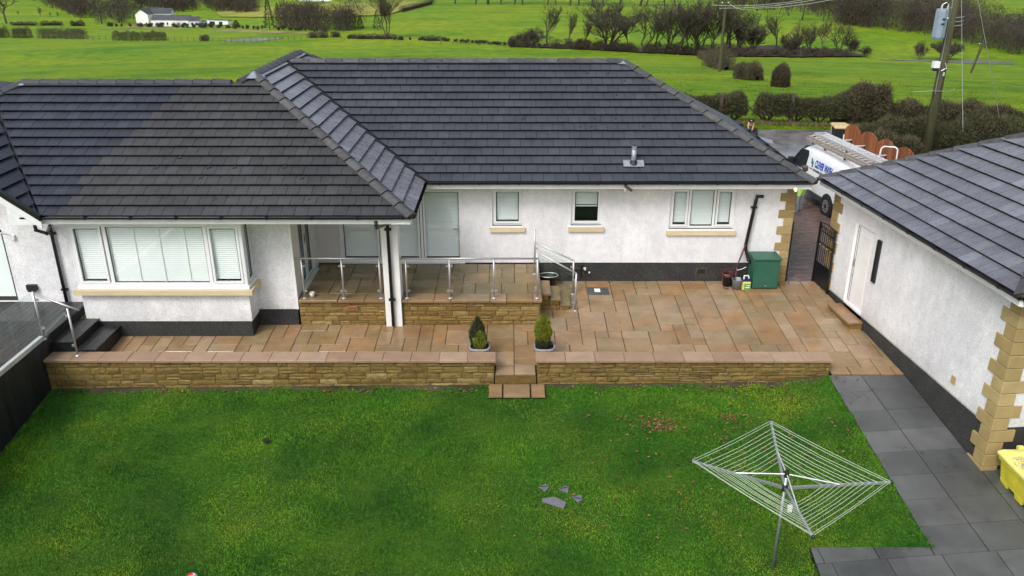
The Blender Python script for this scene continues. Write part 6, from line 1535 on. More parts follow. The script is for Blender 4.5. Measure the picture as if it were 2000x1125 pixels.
m_ = MB(); m_.box((.05, -.325, .55), (.20, -.30, .75), 'labelwhite'); lput(m_, 'sticker', None, t)
t = local('recycling_bin', 'tan wheelie bin partly hidden behind the black one', 'bin'); t.location = (13.5, 15.1, -.19); t.scale = (.95, .9, 1.0)
m_ = MB(); shell(m_, [ringz(.24, .24, .03), ringz(.30, .31, .98)], 'tan'); lput(m_, 'bin_body', None, t); m_ = MB(); shell(m_, [ringz(.32, .35, .981), ringz(.33, .36, 1.03), ringz(.28, .30, 1.07)], 'tan'); lput(m_, 'lid', None, t)
t = local('tubular_hoop', 'white bent tube hoop standing before the timber fence', 'hoop')
m_ = MB(); a = onZ(1740, 313, .45); b = onZ(1762, 311, .45)
A_ = Vector((12.22, 8.25, .1)); B_ = Vector((12.72, 8.1, .1)); m_.tube([A_, A_+Vector((0, 0, 1.2)), A_+Vector((.02, 0, 1.32)), A_+Vector((.1, -.02, 1.38)), B_+Vector((-.1, .02, 1.38)), B_+Vector((-.02, 0, 1.32)), B_+Vector((0, 0, 1.2)), B_], .026, 10, 'upvc'); lput(m_, 'tube', None, t, True)

# ================================================================== POWER POLES
t = local('power_pole', 'tall mossy wooden pole rising out of the top of the picture', 'pole')
PB = Vector((16.75, 14.2, -.25)); t.location = PB
m_ = MB(); m_.tube([(0, 0, -.3), (0, 0, 3), (-.0, 0, 9.0)], [.20, .165, .125], 16, 'polewood'); lput(m_, 'pole_shaft', None, t, True)
m_ = MB(); m_.tube([(-.95, .05, 2.55), (-.3, -.2, 2.63), (.3, -.2, 2.61), (.75, .1, 2.65)], .014, 6, 'alu'); lput(m_, 'anti_climb_band', None, t)
m_ = MB(); m_.box((-.42, -.20, 3.50), (-.20, .02, 3.74), 'upvc'); m_.tube([(-.12, -.22, 3.40), (.05, -.24, 3.5), (-.02, -.22, 3.7)], .016, 6, 'alu_pale'); m_.box((-.38, -.18, 3.38), (-.22, 0, 3.499), 'blackm'); lput(m_, 'junction_box', None, t)
m_ = MB(); m_.tube([(-.16, -.15, 2.5), (-.15, -.15, 9)], .015, 5, 'alu'); m_.box((-.03, -.23, 3.2), (.03, -.2, 3.35), 'alu_pale'); lput(m_, 'cable', None, t)
m_ = MB()
for z in (5.05, 5.2, 5.35): m_.tube([(.1, -.1, z), (.45, -.05, z+.03)], .02, 6, 'alu'); m_.sphere((.48, -.05, z+.03), .05, 8, 6, 'blackm')
lput(m_, 'insulators', None, t)
l = local('transformer', 'grey blue transformer can hanging beside the tall pole', 'transformer'); l.location = PB
m_ = MB(); m_.lathe((-.52, -.25, 4.60), [(.21, 0), (.24, .06), (.24, 1.00), (.22, 1.08)], 8, 'transformer', 1, 1); lput(m_, 'tank', None, l)
m_ = MB()
for x, y in ((-.62, -.35), (-.40, -.35), (-.52, -.12)): m_.tube([(x, y, 5.66), (x, y, 5.76), (x+.02, y, 5.84)], [.05, .035, .02], 8, 'alu')
m_.tube([(-.62, -.35, 5.84), (-.5, -.4, 5.92), (-.38, -.35, 5.84)], .012, 5, 'alu_pale'); m_.tube([(-.5, -.25, 5.66), (-.1, -.1, 5.72)], .02, 5, 'alu'); lput(m_, 'bushings', None, l)
m_ = MB(); m_.box((-.58, -.515, 5.30), (-.48, -.485, 5.36), 'blackm'); m_.box((-.60, -.515, 5.13), (-.48, -.485, 5.18), 'blackm'); m_.sphere((-.38, -.47, 5.36), .03, 8, 6, 'upvc'); lput(m_, 'fittings', None, l)
for k, (g0, g1, ins) in enumerate(((onZ(1881, 293, -.2), (1877, 0), (1878, 90)), (onZ(1958, 264, -.25), (1899, 0), (1915, 84)))):
    l = local('stay_wire', ('upright steel stay wire nearer the tall pole', 'slanting steel stay wire further right of the tall pole')[k], 'wire', 'stay wires of the tall pole')
    top = onY(g1[0], g1[1]-60, 14.2); i_ = None
    m_ = MB(); m_.tube([g0, top], .012, 5, 'alu_pale'); lput(m_, 'wire', None, l)
    f = .74 if k else .70; ii = Vector(g0).lerp(top, f)
    # insulator where the photo shows it
    best = min(range(100), key=lambda q: abs((562.5-FPX*(((Vector(g0).lerp(top, q/100)-CAM).y*SN+(Vector(g0).lerp(top, q/100)-CAM).z*CS)/((Vector(g0).lerp(top, q/100)-CAM).y*CS-(Vector(g0).lerp(top, q/100)-CAM).z*SN)))-ins[1]))
    ii = Vector(g0).lerp(top, best/100); m_ = MB(); m_.tube([ii-Vector((0, 0, .09)), ii, ii+Vector((0, 0, .09))], [.03, .06, .03], 8, 'capcloth'); lput(m_, 'insulator', None, l)
def small_pole(label, x, yb, yt, arm, lean=0):
    b = hit(x, yb); t = local('telegraph_pole', label, 'pole', 'distant timber poles in the fields'); t.location = b; s_ = pxsize(b); h = (yb-yt)*s_*1.02
    m_ = MB(); m_.tube([(0, 0, -.3), (lean*h, 0, h)], .16, 8, 'polewood'); lput(m_, 'pole_shaft', None, t)
    m_ = MB()
    if arm: m_.box((-arm, -.06, h-.25), (arm*.5, .06, h-.12), 'polewood')
    for x_ in (-.4, .3): m_.sphere((x_+lean*h, 0, h-.05), .09, 6, 4, 'alu_pale')
    lput(m_, 'crossarm', None, t); return b, h
b1, h1 = small_pole('tall thin pole rising from the clipped field hedge', 1405, 140, 14, 1.0)
small_pole('leaning thin pole in the far right field', 1895, 143, 88, 0, .22)
l = local('overhead_wires', 'pale overhead wires running right from the thin field pole', 'wires')
m_ = MB()
for (xa, ya, xb, yb_) in ((1392, 10, 1600, -6), (1405, 16, 1640, -10), (1425, 8, 1480, 16), (1480, 16, 1700, -18)):
    p, q = onY(xa, ya, b1.y), onY(xb, yb_, b1.y-14); mid = (p+q)/2-Vector((0, 0, .35)); m_.tube([p, (p+mid)/2-Vector((0,0,.1)), mid, (q+mid)/2-Vector((0,0,.1)), q], .022, 4, 'alu_pale')
lput(m_, 'wire_span', None, l)

# ================================================================== HEDGES
def twig_cloud(fn, n, ln, wd, rs, up=.4):
    P, Nn = fn(n, rs); D = Nn*.7 + rs.normal(0, .6, (len(P), 3)); D[:, 2] += up; D /= np.linalg.norm(D, axis=1, keepdims=True)+1e-9; D *= rs.uniform(ln*.5, ln*1.35, (len(P), 1))
    side = np.cross(D, rs.normal(size=D.shape)); side /= np.linalg.norm(side, axis=1, keepdims=True)+1e-9; side *= rs.uniform(wd*.7, wd*1.3, (len(P), 1))*.5
    return np.stack([P-side, P+side, P+D], 1)
def box_shell(L, Wd, H, z0=0.0, lump=.12, seed=0):
    def fn(n, rs):
        u = rs.uniform(-1, 1, n); a = rs.uniform(0, 1, n); th = a*np.pi
        # rounded box profile across
        cy = np.cos(th); cz = np.sin(th); q = 1/np.maximum(1e-6, (np.abs(cy)**5+np.abs(cz)**5)**(1/5))
        dep = 1-rs.uniform(0, 1, n)**1.6*.6
        lm = 1+lump*np.sin(u*L*1.7+seed)+lump*.8*np.sin(u*L*4.1+seed*2+th*2)+lump*.5*rs.normal(0, 1, n)*.4
        endt = np.clip((1-np.abs(u))*L*1.0/(H*.22), 0, 1)**.5
        lo = 1+.13*np.sin(u*L*2.9+seed*1.3+cy*2)*np.sin(u*L*.9+seed)+.05*rs.normal(0, 1, n); Y = cy*q*dep*Wd*lm*lo*(.45+.55*endt); Z = z0+cz*q*dep*(H-z0)*lm*lo*(.55+.45*endt)
        X = u*L*(1-.03*rs.uniform(0, 1, n))
        return np.stack([X, Y, Z], 1), np.stack([u**15, cy, cz], 1)
    return fn
def hedge(label, p, q, wd, h, n, mat='hedge', ln=.16, tw=.03, grp='clipped winter hedges', seed=1, z0=0.0, trunks=0, core=True, cat='hedge', name='hedge'):
    p, q = Vector(p), Vector(q); c = (p+q)/2; d = q-p; L = max(.2, math.hypot(d.x, d.y)/2); rs = np.random.RandomState(seed)
    t = local(name, label, cat, grp); t.location = c; t.rotation_euler = (0, -math.atan2(d.z, math.hypot(d.x, d.y)), math.atan2(d.y, d.x))
    me = tri_mesh('twigs', twig_cloud(box_shell(L, wd, h, z0, .10, seed), n, ln, tw, rs), mat); o = bpy.data.objects.new('twigs', me); COL.objects.link(o); o.parent = t
    if core:
        m_ = MB(); N = max(4, int(L*2)); vs = []; fs = []; K = 8
        for i in range(N+1):
            u = -1+2*i/N; e = .35+.65*min(1, (1-abs(u))*L/(h*.4))**.5; w_ = (.46+.08*math.sin(i*1.7))*e
            for k in range(K+1):
                th = math.pi*k/K; vs.append((u*L*.86, math.cos(th)*wd*w_, z0+max(0, math.sin(th))**.6*(h-z0)*.62*e))
            if i:
                for k in range(K): fs.append(((i-1)*(K+1)+k, (i-1)*(K+1)+k+1, i*(K+1)+k+1, i*(K+1)+k))
        m_.add(vs, fs, 'hedgecore'); lput(m_, 'inner_branches', None, t)
    for i in range(trunks):
        m_ = MB(); x = -L+2*L*(i+.5)/trunks + rs.uniform(-.4, .4); r_ = rs.uniform(.05, .09)
        for k in range(5):
            a = rs.uniform(-.9, .9); m_.tube([(x, 0, -.15), (x+a*.15, rs.uniform(-.1, .1), z0*.5), (x+a*.8, rs.uniform(-.2, .2), z0*1.0+.1), (x+a*1.4, rs.uniform(-.3, .3), z0+.45)], [r_, r_*.8, r_*.5, r_*.3], 6, 'bark')
        lput(m_, 'trunk', None, t, True)
    return t
RG = 'hedges beside the road'
def hz(p, dz=0): return Vector((p[0], p[1], terrain(p[0], p[1])+dz))
hedge('gappy clipped road hedge on bare trunks behind the woman', hz((5.2, 21.3)), hz((11.3, 21.3)), .5, 1.38, 34000, 'hedge_green', .14, .026, RG, 3, .55, 5, core=False)
hedge('gappy clipped road hedge on bare trunks right behind the black bin', hz((11.7, 21.3)), hz((16.2, 21.3)), .5, 1.38, 26000, 'hedge_green', .14, .026, RG, 4, .55, 4, core=False)
hedge('short stretch of clipped hedge just clear of the roof hip', hz((0.0, 21.3)), hz((5.0, 21.3)), .5, 1.38, 24000, 'hedge_green', .14, .026, RG, 5, .5, 4)
hedge('big rounded bush standing above the road hedge', hz((15.9, 22.0)), hz((18.3, 22.0)), 1.05, 1.95, 32000, 'hedge', .16, .028, RG, 6)
hedge('long flat topped dark hedge left and right of the tall pole', hz((18.2, 21.6)), hz((24.8, 21.8)), .85, 1.28, 44000, 'hedge', .15, .028, RG, 7)
hedge('thick near hedge behind the timber fence', (14.7, 15.7, -.25), (19.2, 15.6, -.25), .9, 1.05, 44000, 'hedge_green', .14, .026, RG, 8)
hedge('thick near hedge running off right behind the garage roof', (19.0, 16.3, -.3), (30.0, 17.5, -.35), .9, 1.12, 60000, 'hedge_green', .14, .026, RG, 9)
hedge('low tangled bush with straw coloured stems beside the timber fence', (14.2, 13.2, -.25), (15.9, 13.2, -.25), .7, 1.0, 16000, 'hedge', .22, .024, RG, 10, cat='bush', name='bush')
# verge grasses
def tufts(label, x0, x1, y0, y1, n, h, mat, seed, name='verge_grass'):
    rs = np.random.RandomState(seed); X = rs.uniform(x0, x1, n); Y = rs.uniform(y0, y1, n); Z = np.array([terrain(a, b) for a, b in zip(X, Y)]); a = rs.uniform(0, 6.28, n); tl = rs.uniform(0, .7, n); hh = rs.uniform(h*.4, h, n)
    T = twig = np.stack([np.cos(a)*np.sin(tl)*hh, np.sin(a)*np.sin(tl)*hh, np.cos(tl)*hh], 1); side = np.stack([np.sin(a), -np.cos(a), np.zeros(n)], 1)*rs.uniform(.012, .03, (n, 1)); P = np.stack([X, Y, Z], 1)
    o = ob(name, tri_mesh(name, np.stack([P-side, P+side, P+T], 1), mat)); tag(o, label, 'grass', kind='stuff')
tufts('rough green verge grass between the wet road and the hedge', -6, 30, 19.15, 20.8, 60000, .22, 'field', 21)
tufts('straw coloured dead grass at the foot of the road hedge', 3, 18, 20.5, 21.8, 26000, .42, 'rough_grass', 22, 'dead_grass')
# field hedges
def px_hedge(label, xa, xb, yb, hp, n, mat='twig_red', grp='hedges across the fields', seed=1, yb2=None, cat='hedge', name='hedge', wdf=.35, trunks=0, z0f=0.0, core=True):
    a = hit(xa, yb); b = hit(xb, yb2 if yb2 is not None else yb); s_ = pxsize((a+b)/2); h = hp*s_*1.05
    tw = max(.03, s_*.28); ln = max(.22, s_*2.0)
    return hedge(label, a, b, h*wdf, h, n, mat, ln, tw, grp, seed, h*z0f, trunks, core, cat, name)
px_hedge('tall clipped hedge block right behind the thin pole', 1386, 1421, 128, 29, 16000, 'hedge', seed=31, yb2=138, wdf=.55)
px_hedge('bushy far end of the curving field hedge', 1368, 1390, 113, 13, 9000, 'hedge', seed=32, yb2=122, wdf=.6)
px_hedge('square clipped hedge block in the middle of the curving row', 1443, 1480, 153, 26, 16000, 'hedge', seed=33, yb2=158, wdf=.6)
px_hedge('narrow clipped bush nearest the house in the curving row', 1510, 1538, 169, 33, 15000, 'hedge', seed=34, yb2=171, wdf=.5, cat='bush', name='bush')
for k, (xa, xb, lab) in enumerate(((-20, 18, 'dark field hedge block cut by the left edge'), (27, 62, 'dark field hedge block second from the left edge'), (78, 126, 'left half of the longest field hedge in the left row'), (126, 170, 'right half of the longest field hedge in the left row'), (222, 276, 'left half of the field hedge below the farm'), (278, 326, 'right half of the field hedge below the farm'))):
    px_hedge(lab, xa, xb, 74+k*.8 if k < 4 else 79.5, 17 if k < 4 else 15, 9000, 'twig_red', seed=40+k, wdf=.35, trunks=4, z0f=.04, core=False)
px_hedge('small round bush alone in the wire fence line', 392, 408, 80, 10, 2500, 'twig_red', seed=50, cat='bush', name='bush', wdf=.6)
px_hedge('small brown bush left of the pair at the fence end', 604, 622, 74, 10, 2500, 'twig_red', seed=51, cat='bush', name='bush', wdf=.6)
px_hedge('small brown bush right of the pair at the fence end', 624, 640, 74, 10, 2500, 'twig_red', seed=52, cat='bush', name='bush', wdf=.6)
px_hedge('small brown bush standing apart left of the lone willow', 648, 664, 73, 9, 2500, 'twig_red', seed=53, cat='bush', name='bush', wdf=.6)
px_hedge('low hedge line under the left hill', 20, 75, 50, 6, 3000, 'twig_red', seed=54); px_hedge('short dark hedge under the left hill beside the brown wood', 78, 124, 50, 7, 3000, 'twig_red', seed=55); px_hedge('dark bushes below the brown wood', 138, 166, 51, 8, 3000, 'twig_red', seed=56)
px_hedge('narrow clipped hedge climbing the left edge of the green knoll', 780, 848, 25, 9, 5000, 'twig_red', seed=57, yb2=7, wdf=.3); px_hedge('thin hedge at the foot of the lone willow', 682, 775, 76, 8, 5000, 'twig_red', seed=58, wdf=.4); px_hedge('low scrub right of the lone willow', 828, 862, 80, 8, 3000, 'twig_red', seed=59, wdf=.4)

# ================================================================== BARE TREES
def grow(seed, H, spread, nlimb, multi=1, upb=.5, twn=1400, trunk_r=.2, first=.3, cut=0.0, twl=.7, tww=.04, crown_mat='twig', gn=1.0):
    rg = random.Random(seed); rs = np.random.RandomState(seed); tm = MB(); cm = MB(); tips = []
    def seg(p, d, ln, r, lev):
        pts = [p]; rr = [r]; q = p; n = 3 if lev < 2 else 2; dd = d.copy()
        for i in range(n):
            dd = (dd + Vector((rg.gauss(0, .22), rg.gauss(0, .22), rg.gauss(.06, .12)))*gn).normalized(); q = q+dd*(ln/n); pts.append(q); rr.append(r*(1-(i+1)/n*.55))
        (tm if lev == 0 else cm).tube(pts, rr, 6 if lev == 0 else (4 if lev < 3 else 3), None, False)
        return pts, dd, rr
    def branch(p, d, ln, r, lev):
        pts, dd, rr = seg(p, d, ln, r, lev)
        if lev >= 3: tips.append((pts, dd)); return
        k = {0: nlimb, 1: 5, 2: 4}[lev]
        for i in range(k):
            f = lerp(first+.12 if lev == 0 else .35, 1.0, (i+rg.random()*.6)/k); j = min(len(pts)-2, int(f*(len(pts)-1))); q = pts[j].lerp(pts[j+1], min(1, f*(len(pts)-1)-j))
            a = rg.uniform(0, 6.28); out = Vector((math.cos(a), math.sin(a), 0)); nd = (dd*(.55+.4*upb)+out*spread*rg.uniform(.6, 1.15)+Vector((0, 0, upb*.35))).normalized()
            branch(q, nd, ln*rg.uniform(.48, .72), rr[j]*rg.uniform(.45, .6), lev+1)
        tips.append((pts, dd))
    for m in range(multi):
        a = m*6.28/multi+rg.random(); d0 = Vector((math.cos(a)*.35, math.sin(a)*.35, 1)).normalized() if multi > 1 else Vector((rg.gauss(0, .06), rg.gauss(0, .06), 1)).normalized()
        branch(Vector((0, 0, -.2)), d0, H*.60, trunk_r*(1 if multi == 1 else .65), 0)
    P = []; D = []
    for _ in range(int(twn*1.9)):
        pts, dd = rg.choice(tips); i = rg.randrange(1, len(pts)); q = pts[i-1].lerp(pts[i], rg.random()); P.append(q); v = (dd*.8+Vector((rg.gauss(0, .6), rg.gauss(0, .6), rg.gauss(.25, .45)))).normalized()*rg.uniform(.4, 1)*twl; D.append(v)
    T = sticks(np.array([tuple(p) for p in P]), np.array([tuple(v) for v in D]), rs.uniform(tww*.5, tww, len(P)))
    zmax = max(v[2] for v in cm.v)
    for f in T: cm.add([tuple(x) for x in f], [(0, 1, 2)])
    return tm.mesh('trunk', 'bark'), cm.mesh('crown', crown_mat), zmax
KINDS = {
 'oak': [grow(s, 9, .85, 7, 1, .5, 1500, .26, .35) for s in (1, 2)],
 'slim': [grow(s, 9, .50, 10, 1, .75, 2000, .19, .22) for s in (3, 4)],
 'round': [grow(5, 9, .75, 6, 5, .55, 5200, .26, .2, twl=.8, tww=.05, crown_mat='twig_red')],
 'gnarl': [grow(s, 7, .8, 7, 2, .35, 1100, .28, .3, gn=1.6) for s in (7, 8)],
 'open': [grow(s, 9, .75, 7, 2, .5, 1800, .24, .3, gn=1.4) for s in (9, 10)],
 'bush': [grow(s, 4, .8, 6, 6, .5, 2600, .08, .1, twl=.7, tww=.05, crown_mat='twig_red') for s in (11, 12)],
 'willow': [grow(13, 9, .6, 6, 3, .9, 2200, .22, .4, twl=1.0, tww=.05)],
}
def tree(kind, x, yb, hp, label, grp='bare winter trees', wide=1.0, name='bare_tree', cat='tree', seed=None):
    p = hit(x, yb); s_ = pxsize(p); vs = KINDS[kind]; rg = random.Random(int(x*7+yb)); tr, cr, zm = vs[rg.randrange(len(vs))]; k = hp*s_*1.12/zm
    t = bpy.data.objects.new(name, None); COL.objects.link(t); t.location = p; t.rotation_euler = (0, 0, rg.uniform(0, 6.28)); t.scale = (k*wide, k*wide, k); tag(t, label, cat, grp)
    for nm, me in (('trunk', tr), ('crown', cr)): o = bpy.data.objects.new(nm, me); COL.objects.link(o); o.parent = t
    return t
tree('oak', 13, 46, 62, 'spreading bare tree cut by the left edge of the picture', wide=1.1)
for x, y, h, lab in ((36, 31, 10, 'bare sapling leftmost on the left hill'), (80, 33, 18, 'forked bare sapling second from left on the left hill'), (99, 33, 9, 'tiny bare sapling third from left on the left hill'), (114, 35, 11, 'dark stumpy sapling fourth on the left hill'), (136, 33, 12, 'bare sapling nearest the brown wood on the left hill')): tree('gnarl', x, y, h, lab, 'saplings on the left hill', .6, 'sapling')
tree('willow', 757, 76, 84, 'lone drooping bare tree left of the green knoll', wide=1.0)
tree('bush', 1015, 91, 26, 'sprawling leafless bush left of the slim tree', name='leafless_bush', cat='bush', wide=1.3); tree('bush', 1040, 92, 36, 'dense leafless bush against the slim tree', name='leafless_bush', cat='bush', wide=1.2)
tree('slim', 1069, 93, 76, 'slim upright bare tree at the field edge beside the bushes', wide=1.1); tree('slim', 1110, 96, 68, 'thin pale bare tree between slim tree and round tree', wide=.7)
tree('round', 1186, 98, 92, 'largest rounded bare tree with many stems behind the main ridge', wide=1.45)
for x, y, h, kd, lab, wd in ((1259, 102, 88, 'open', 'forked bare tree just right of the largest rounded tree', 1.25), (1296, 104, 92, 'open', 'leaning bare tree second right of the rounded tree', 1.25), (1310, 105, 80, 'slim', 'thin straight bare tree third right of the rounded tree', .7), (1332, 107, 98, 'open', 'bare tree nearest the top of the roof hip line', 1.25), (1352, 108, 95, 'slim', 'slender bare tree left of the curving hedge', 1.2), (1366, 108, 104, 'round', 'dense bare tree right behind the curving hedge end', .9), (1412, 108, 100, 'oak', 'tall open bare tree right behind the thin pole', 1.0), (1432, 106, 92, 'gnarl', 'twisting bare tree right of the thin pole', 1.1), (1450, 103, 70, 'gnarl', 'bare tree leaning right above the dark bank', 1.0), (1515, 97, 64, 'slim', 'fine twigged bare tree standing on the dark bank', 1.2), (1562, 110, 66, 'open', 'forked bare tree in the middle of the dark bank', 1.0), (1584, 110, 64, 'gnarl', 'twisting bare tree right of the forked one on the bank', .9), (1608, 99, 52, 'slim', 'short bushy bare tree left of the broken tree', 1.0), (1639, 108, 60, 'gnarl', 'broken gnarled bare tree with a long right limb', 1.0), (1664, 108, 36, 'bush', 'leafless bush right of the gnarled tree', .8), (1795, 117, 34, 'bush', 'small upright dark bush left of the tall pole', .7), (1850, 118, 34, 'bush', 'wide round leafless bush behind the tall pole', 1.5)):
    tree(kd, x, y, h, lab, wide=wd)
for x, y, h, kd, lab, wd in ((1226, 100, 62, 'slim', 'thin young tree in the shadow of the largest rounded tree', .9), (1276, 103, 86, 'slim', 'slender bare tree squeezed between the forked and the leaning trees', .9), (1340, 107, 80, 'open', 'bare tree half hidden behind its taller neighbours near the roof hip', 1.0), (1384, 109, 96, 'slim', 'upright bare tree just left of the thin pole', 1.2), (1396, 108, 84, 'open', 'bare tree directly behind the thin pole', 1.1), (1424, 107, 98, 'oak', 'tall spreading bare tree close right of the thin pole', .9), (1470, 101, 52, 'bush', 'leafless bush at the left end of the dark bank', 1.0), (1540, 108, 40, 'bush', 'low leafless bush in the middle of the dark bank', 1.0), (1140, 97, 54, 'slim', 'small thin tree left of the largest rounded tree', .8), (1690, 112, 22, 'bush', 'smallest leafless bush at the right end of the dark bank', 1.0)):
    tree(kd, x, y, h, lab, wide=wd)
ORD = 'leftmost second third fourth fifth sixth seventh eighth ninth tenth eleventh twelfth thirteenth fourteenth fifteenth sixteenth rightmost'.split()
for k, x in enumerate((888, 928, 953, 978, 1004, 1022, 1068, 1086, 1113, 1130, 1157, 1178, 1210, 1249, 1262, 1300, 1320)): tree('oak' if x % 2 else 'slim', x, 8+(x-880)*.012, 95, (ORD[k]+' bare tree'+('' if k in (0, 16) else ' from the left')+' in the row on the crest of the green knoll'), 'row of trees on the knoll crest', .9)
for k, (x, y, h) in enumerate(((1400, 16, 60), (1450, 18, 60), (1478, 21, 60), (1500, 25, 50), (1522, 28, 40), (1541, 31, 46), (1566, 40, 60), (1608, 42, 60), (1632, 44, 58), (1648, 46, 70), (1700, 52, 66), (1725, 54, 70))): tree(('oak', 'slim', 'open')[k % 3], x, y, h, ('rightmost' if k == 11 else ORD[k])+' bare tree'+('' if k in (0, 11) else ' from the left')+' along the top edge of the right hand meadow', 'trees along the right meadow edge', 1.0)
def woodland(label, pts, h0, h1, mat, seed, n, name='woodland', sticks_n=260, base=None):
    """a far wood that reads as one mass"""
    rs = np.random.RandomState(seed); rg = random.Random(seed); Ts = []; mb = MB()
    for i in range(n):
        f = rg.random()*(len(pts)-1); j = int(f); x = lerp(pts[j][0], pts[j+1][0], f-j); yb = lerp(pts[j][1], pts[j+1][1], f-j)-rg.random()**1.5*lerp(pts[j][2], pts[j+1][2], f-j)
        p = hit(x, yb); s_ = pxsize(p); hh = rg.uniform(h0, h1)*s_; w_ = hh*rg.uniform(.38, .6)
        m = sticks_n; a = rs.uniform(0, 2*np.pi, m); e = rs.uniform(.0, 1, m)**.7; rr = w_*np.sqrt(rs.uniform(0, 1, m))*np.sin(np.clip(np.pi*(.12+.8*e), 0, np.pi))**.6
        P = np.stack([p.x+rr*np.cos(a), p.y+rr*np.sin(a), p.z+e*hh*.9], 1); D = np.stack([np.cos(a)*rr/w_*.7, np.sin(a)*rr/w_*.7, np.full(m, .9)], 1)+rs.normal(0, .3, (m, 3)); D *= (s_*rs.uniform(1.5, 5, (m, 1)))
        side = np.cross(D, rs.normal(size=D.shape)); side /= np.linalg.norm(side, axis=1, keepdims=True)+1e-9; side *= s_*rs.uniform(.2, .55, (m, 1)); Ts.append(np.stack([P-side, P+side, P+D], 1))
        mb.tube([(p.x, p.y, p.z-.2), (p.x+rg.uniform(-.3, .3), p.y, p.z+hh*.6)], [s_*.8, s_*.35], 5, 'bark')
    o = ob(name, tri_mesh(name, np.concatenate(Ts), mat)); tag(o, label, 'wood', kind='stuff'); lput(mb, 'trunks', None, o, kind='stuff')
woodland('brown leafless wood between the left hill and the farm', [(92, 14, 20), (130, 22, 22), (170, 46, 36), (262, 48, 40)], 26, 44, 'twig_red', 61, 70, sticks_n=420)
woodland('leafless trees behind the white farm', [(270, 22, 20), (420, 24, 20), (500, 26, 14)], 18, 34, 'twig_red', 62, 90, sticks_n=360)
woodland('brown leafless copse right of the dark conifer', [(548, 56, 6), (620, 60, 8), (700, 62, 8)], 34, 62, 'twig_red', 63, 60, sticks_n=420)
woodland('scrub and low bushes round the farm garden', [(200, 52, 2), (330, 54, 2), (420, 56, 4), (560, 60, 4), (640, 64, 3)], 3, 7, 'twig_red', 64, 90, 'farm_scrub', 90)
woodland('thin dark scrub along the foot of the green knoll', [(672, 76, 1), (850, 80, 1), (1000, 90, 1), (1130, 95, 1)], 2, 6, 'twig_red', 68, 110, 'knoll_scrub', 70)
woodland('dense dark leafless wood at the upper right', [(1640, 48, 16), (1700, 56, 26), (1790, 66, 34), (1880, 82, 40), (1960, 104, 40), (2060, 118, 50)], 38, 66, 'twig_red', 65, 190, sticks_n=640)
woodland('leafless wood behind the right hand meadow trees', [(1380, 10, 6), (1520, 24, 18), (1640, 40, 34)], 22, 40, 'twig', 70, 46, sticks_n=420)
woodland('thicket on the dark bank below the bare trees', [(1120, 97, 1), (1300, 106, 2), (1440, 112, 5), (1560, 112, 10), (1660, 112, 3)], 6, 15, 'twig_red', 66, 190, 'bank_thicket', 150)
woodland('dark leafless undergrowth between the trees at the field edge', [(985, 92, 1), (1120, 97, 2), (1240, 102, 3), (1380, 110, 3), (1450, 112, 6)], 10, 24, 'twig', 69, 110, 'undergrowth', 170)
woodland('faint leafless trees on the far skyline left', [(60, 4, 4), (200, 6, 5), (300, 8, 6), (560, 6, 4), (860, 4, 2)], 14, 26, 'twig', 67, 34)
# dark conifer and evergreens by the farm
def evergreen(label, x, yb, hp, wf, n, seed, mat='evergreen', name='conifer_tree'):
    p = hit(x, yb); s_ = pxsize(p); h = hp*s_*1.05; w_ = wf*s_; rs = np.random.RandomState(seed); t = local(name, label, 'tree', 'evergreens by the farm'); t.location = p
    e = rs.uniform(0, 1, n)**1.3; a = rs.uniform(0, 2*np.pi, n); rr = w_*(1-e)**.75*(.55+.45*rs.uniform(0, 1, n))*(1+.2*np.sin(e*38)); P = np.stack([rr*np.cos(a), rr*np.sin(a), .06*h+e*h*.94], 1)
    D = np.stack([np.cos(a), np.sin(a), rs.uniform(-.4, .4, n)], 1)*s_*rs.uniform(.8, 2.4, (n, 1)); side = np.cross(D, rs.normal(size=D.shape)); side /= np.linalg.norm(side, axis=1, keepdims=True); side *= s_*rs.uniform(.2, .5, (n, 1))
    o = bpy.data.objects.new('crown', tri_mesh('crown', np.stack([P-side, P+side, P+D], 1), mat)); COL.objects.link(o); o.parent = t
    m_ = MB(); m_.tube([(0, 0, -.2), (0, 0, h*.8)], [s_*1.0, s_*.3], 6, 'bark'); lput(m_, 'trunk', None, t)
evergreen('tall dark conifer right of the farm', 527, 58, 56, 12, 3500, 71); evergreen('small dark evergreen bush in front of the farm sheds', 462, 55, 14, 9, 1200, 72, name='evergreen_bush'); evergreen('dark evergreen beside the lone willow', 737, 58, 34, 9, 1400, 73); evergreen('dark ivy covered tree in the brown copse', 704, 56, 24, 7, 1000, 74)
evergreen('yellowish green conifer touching the dark conifer', 545, 56, 46, 7, 1500, 75, 'hedge_green')

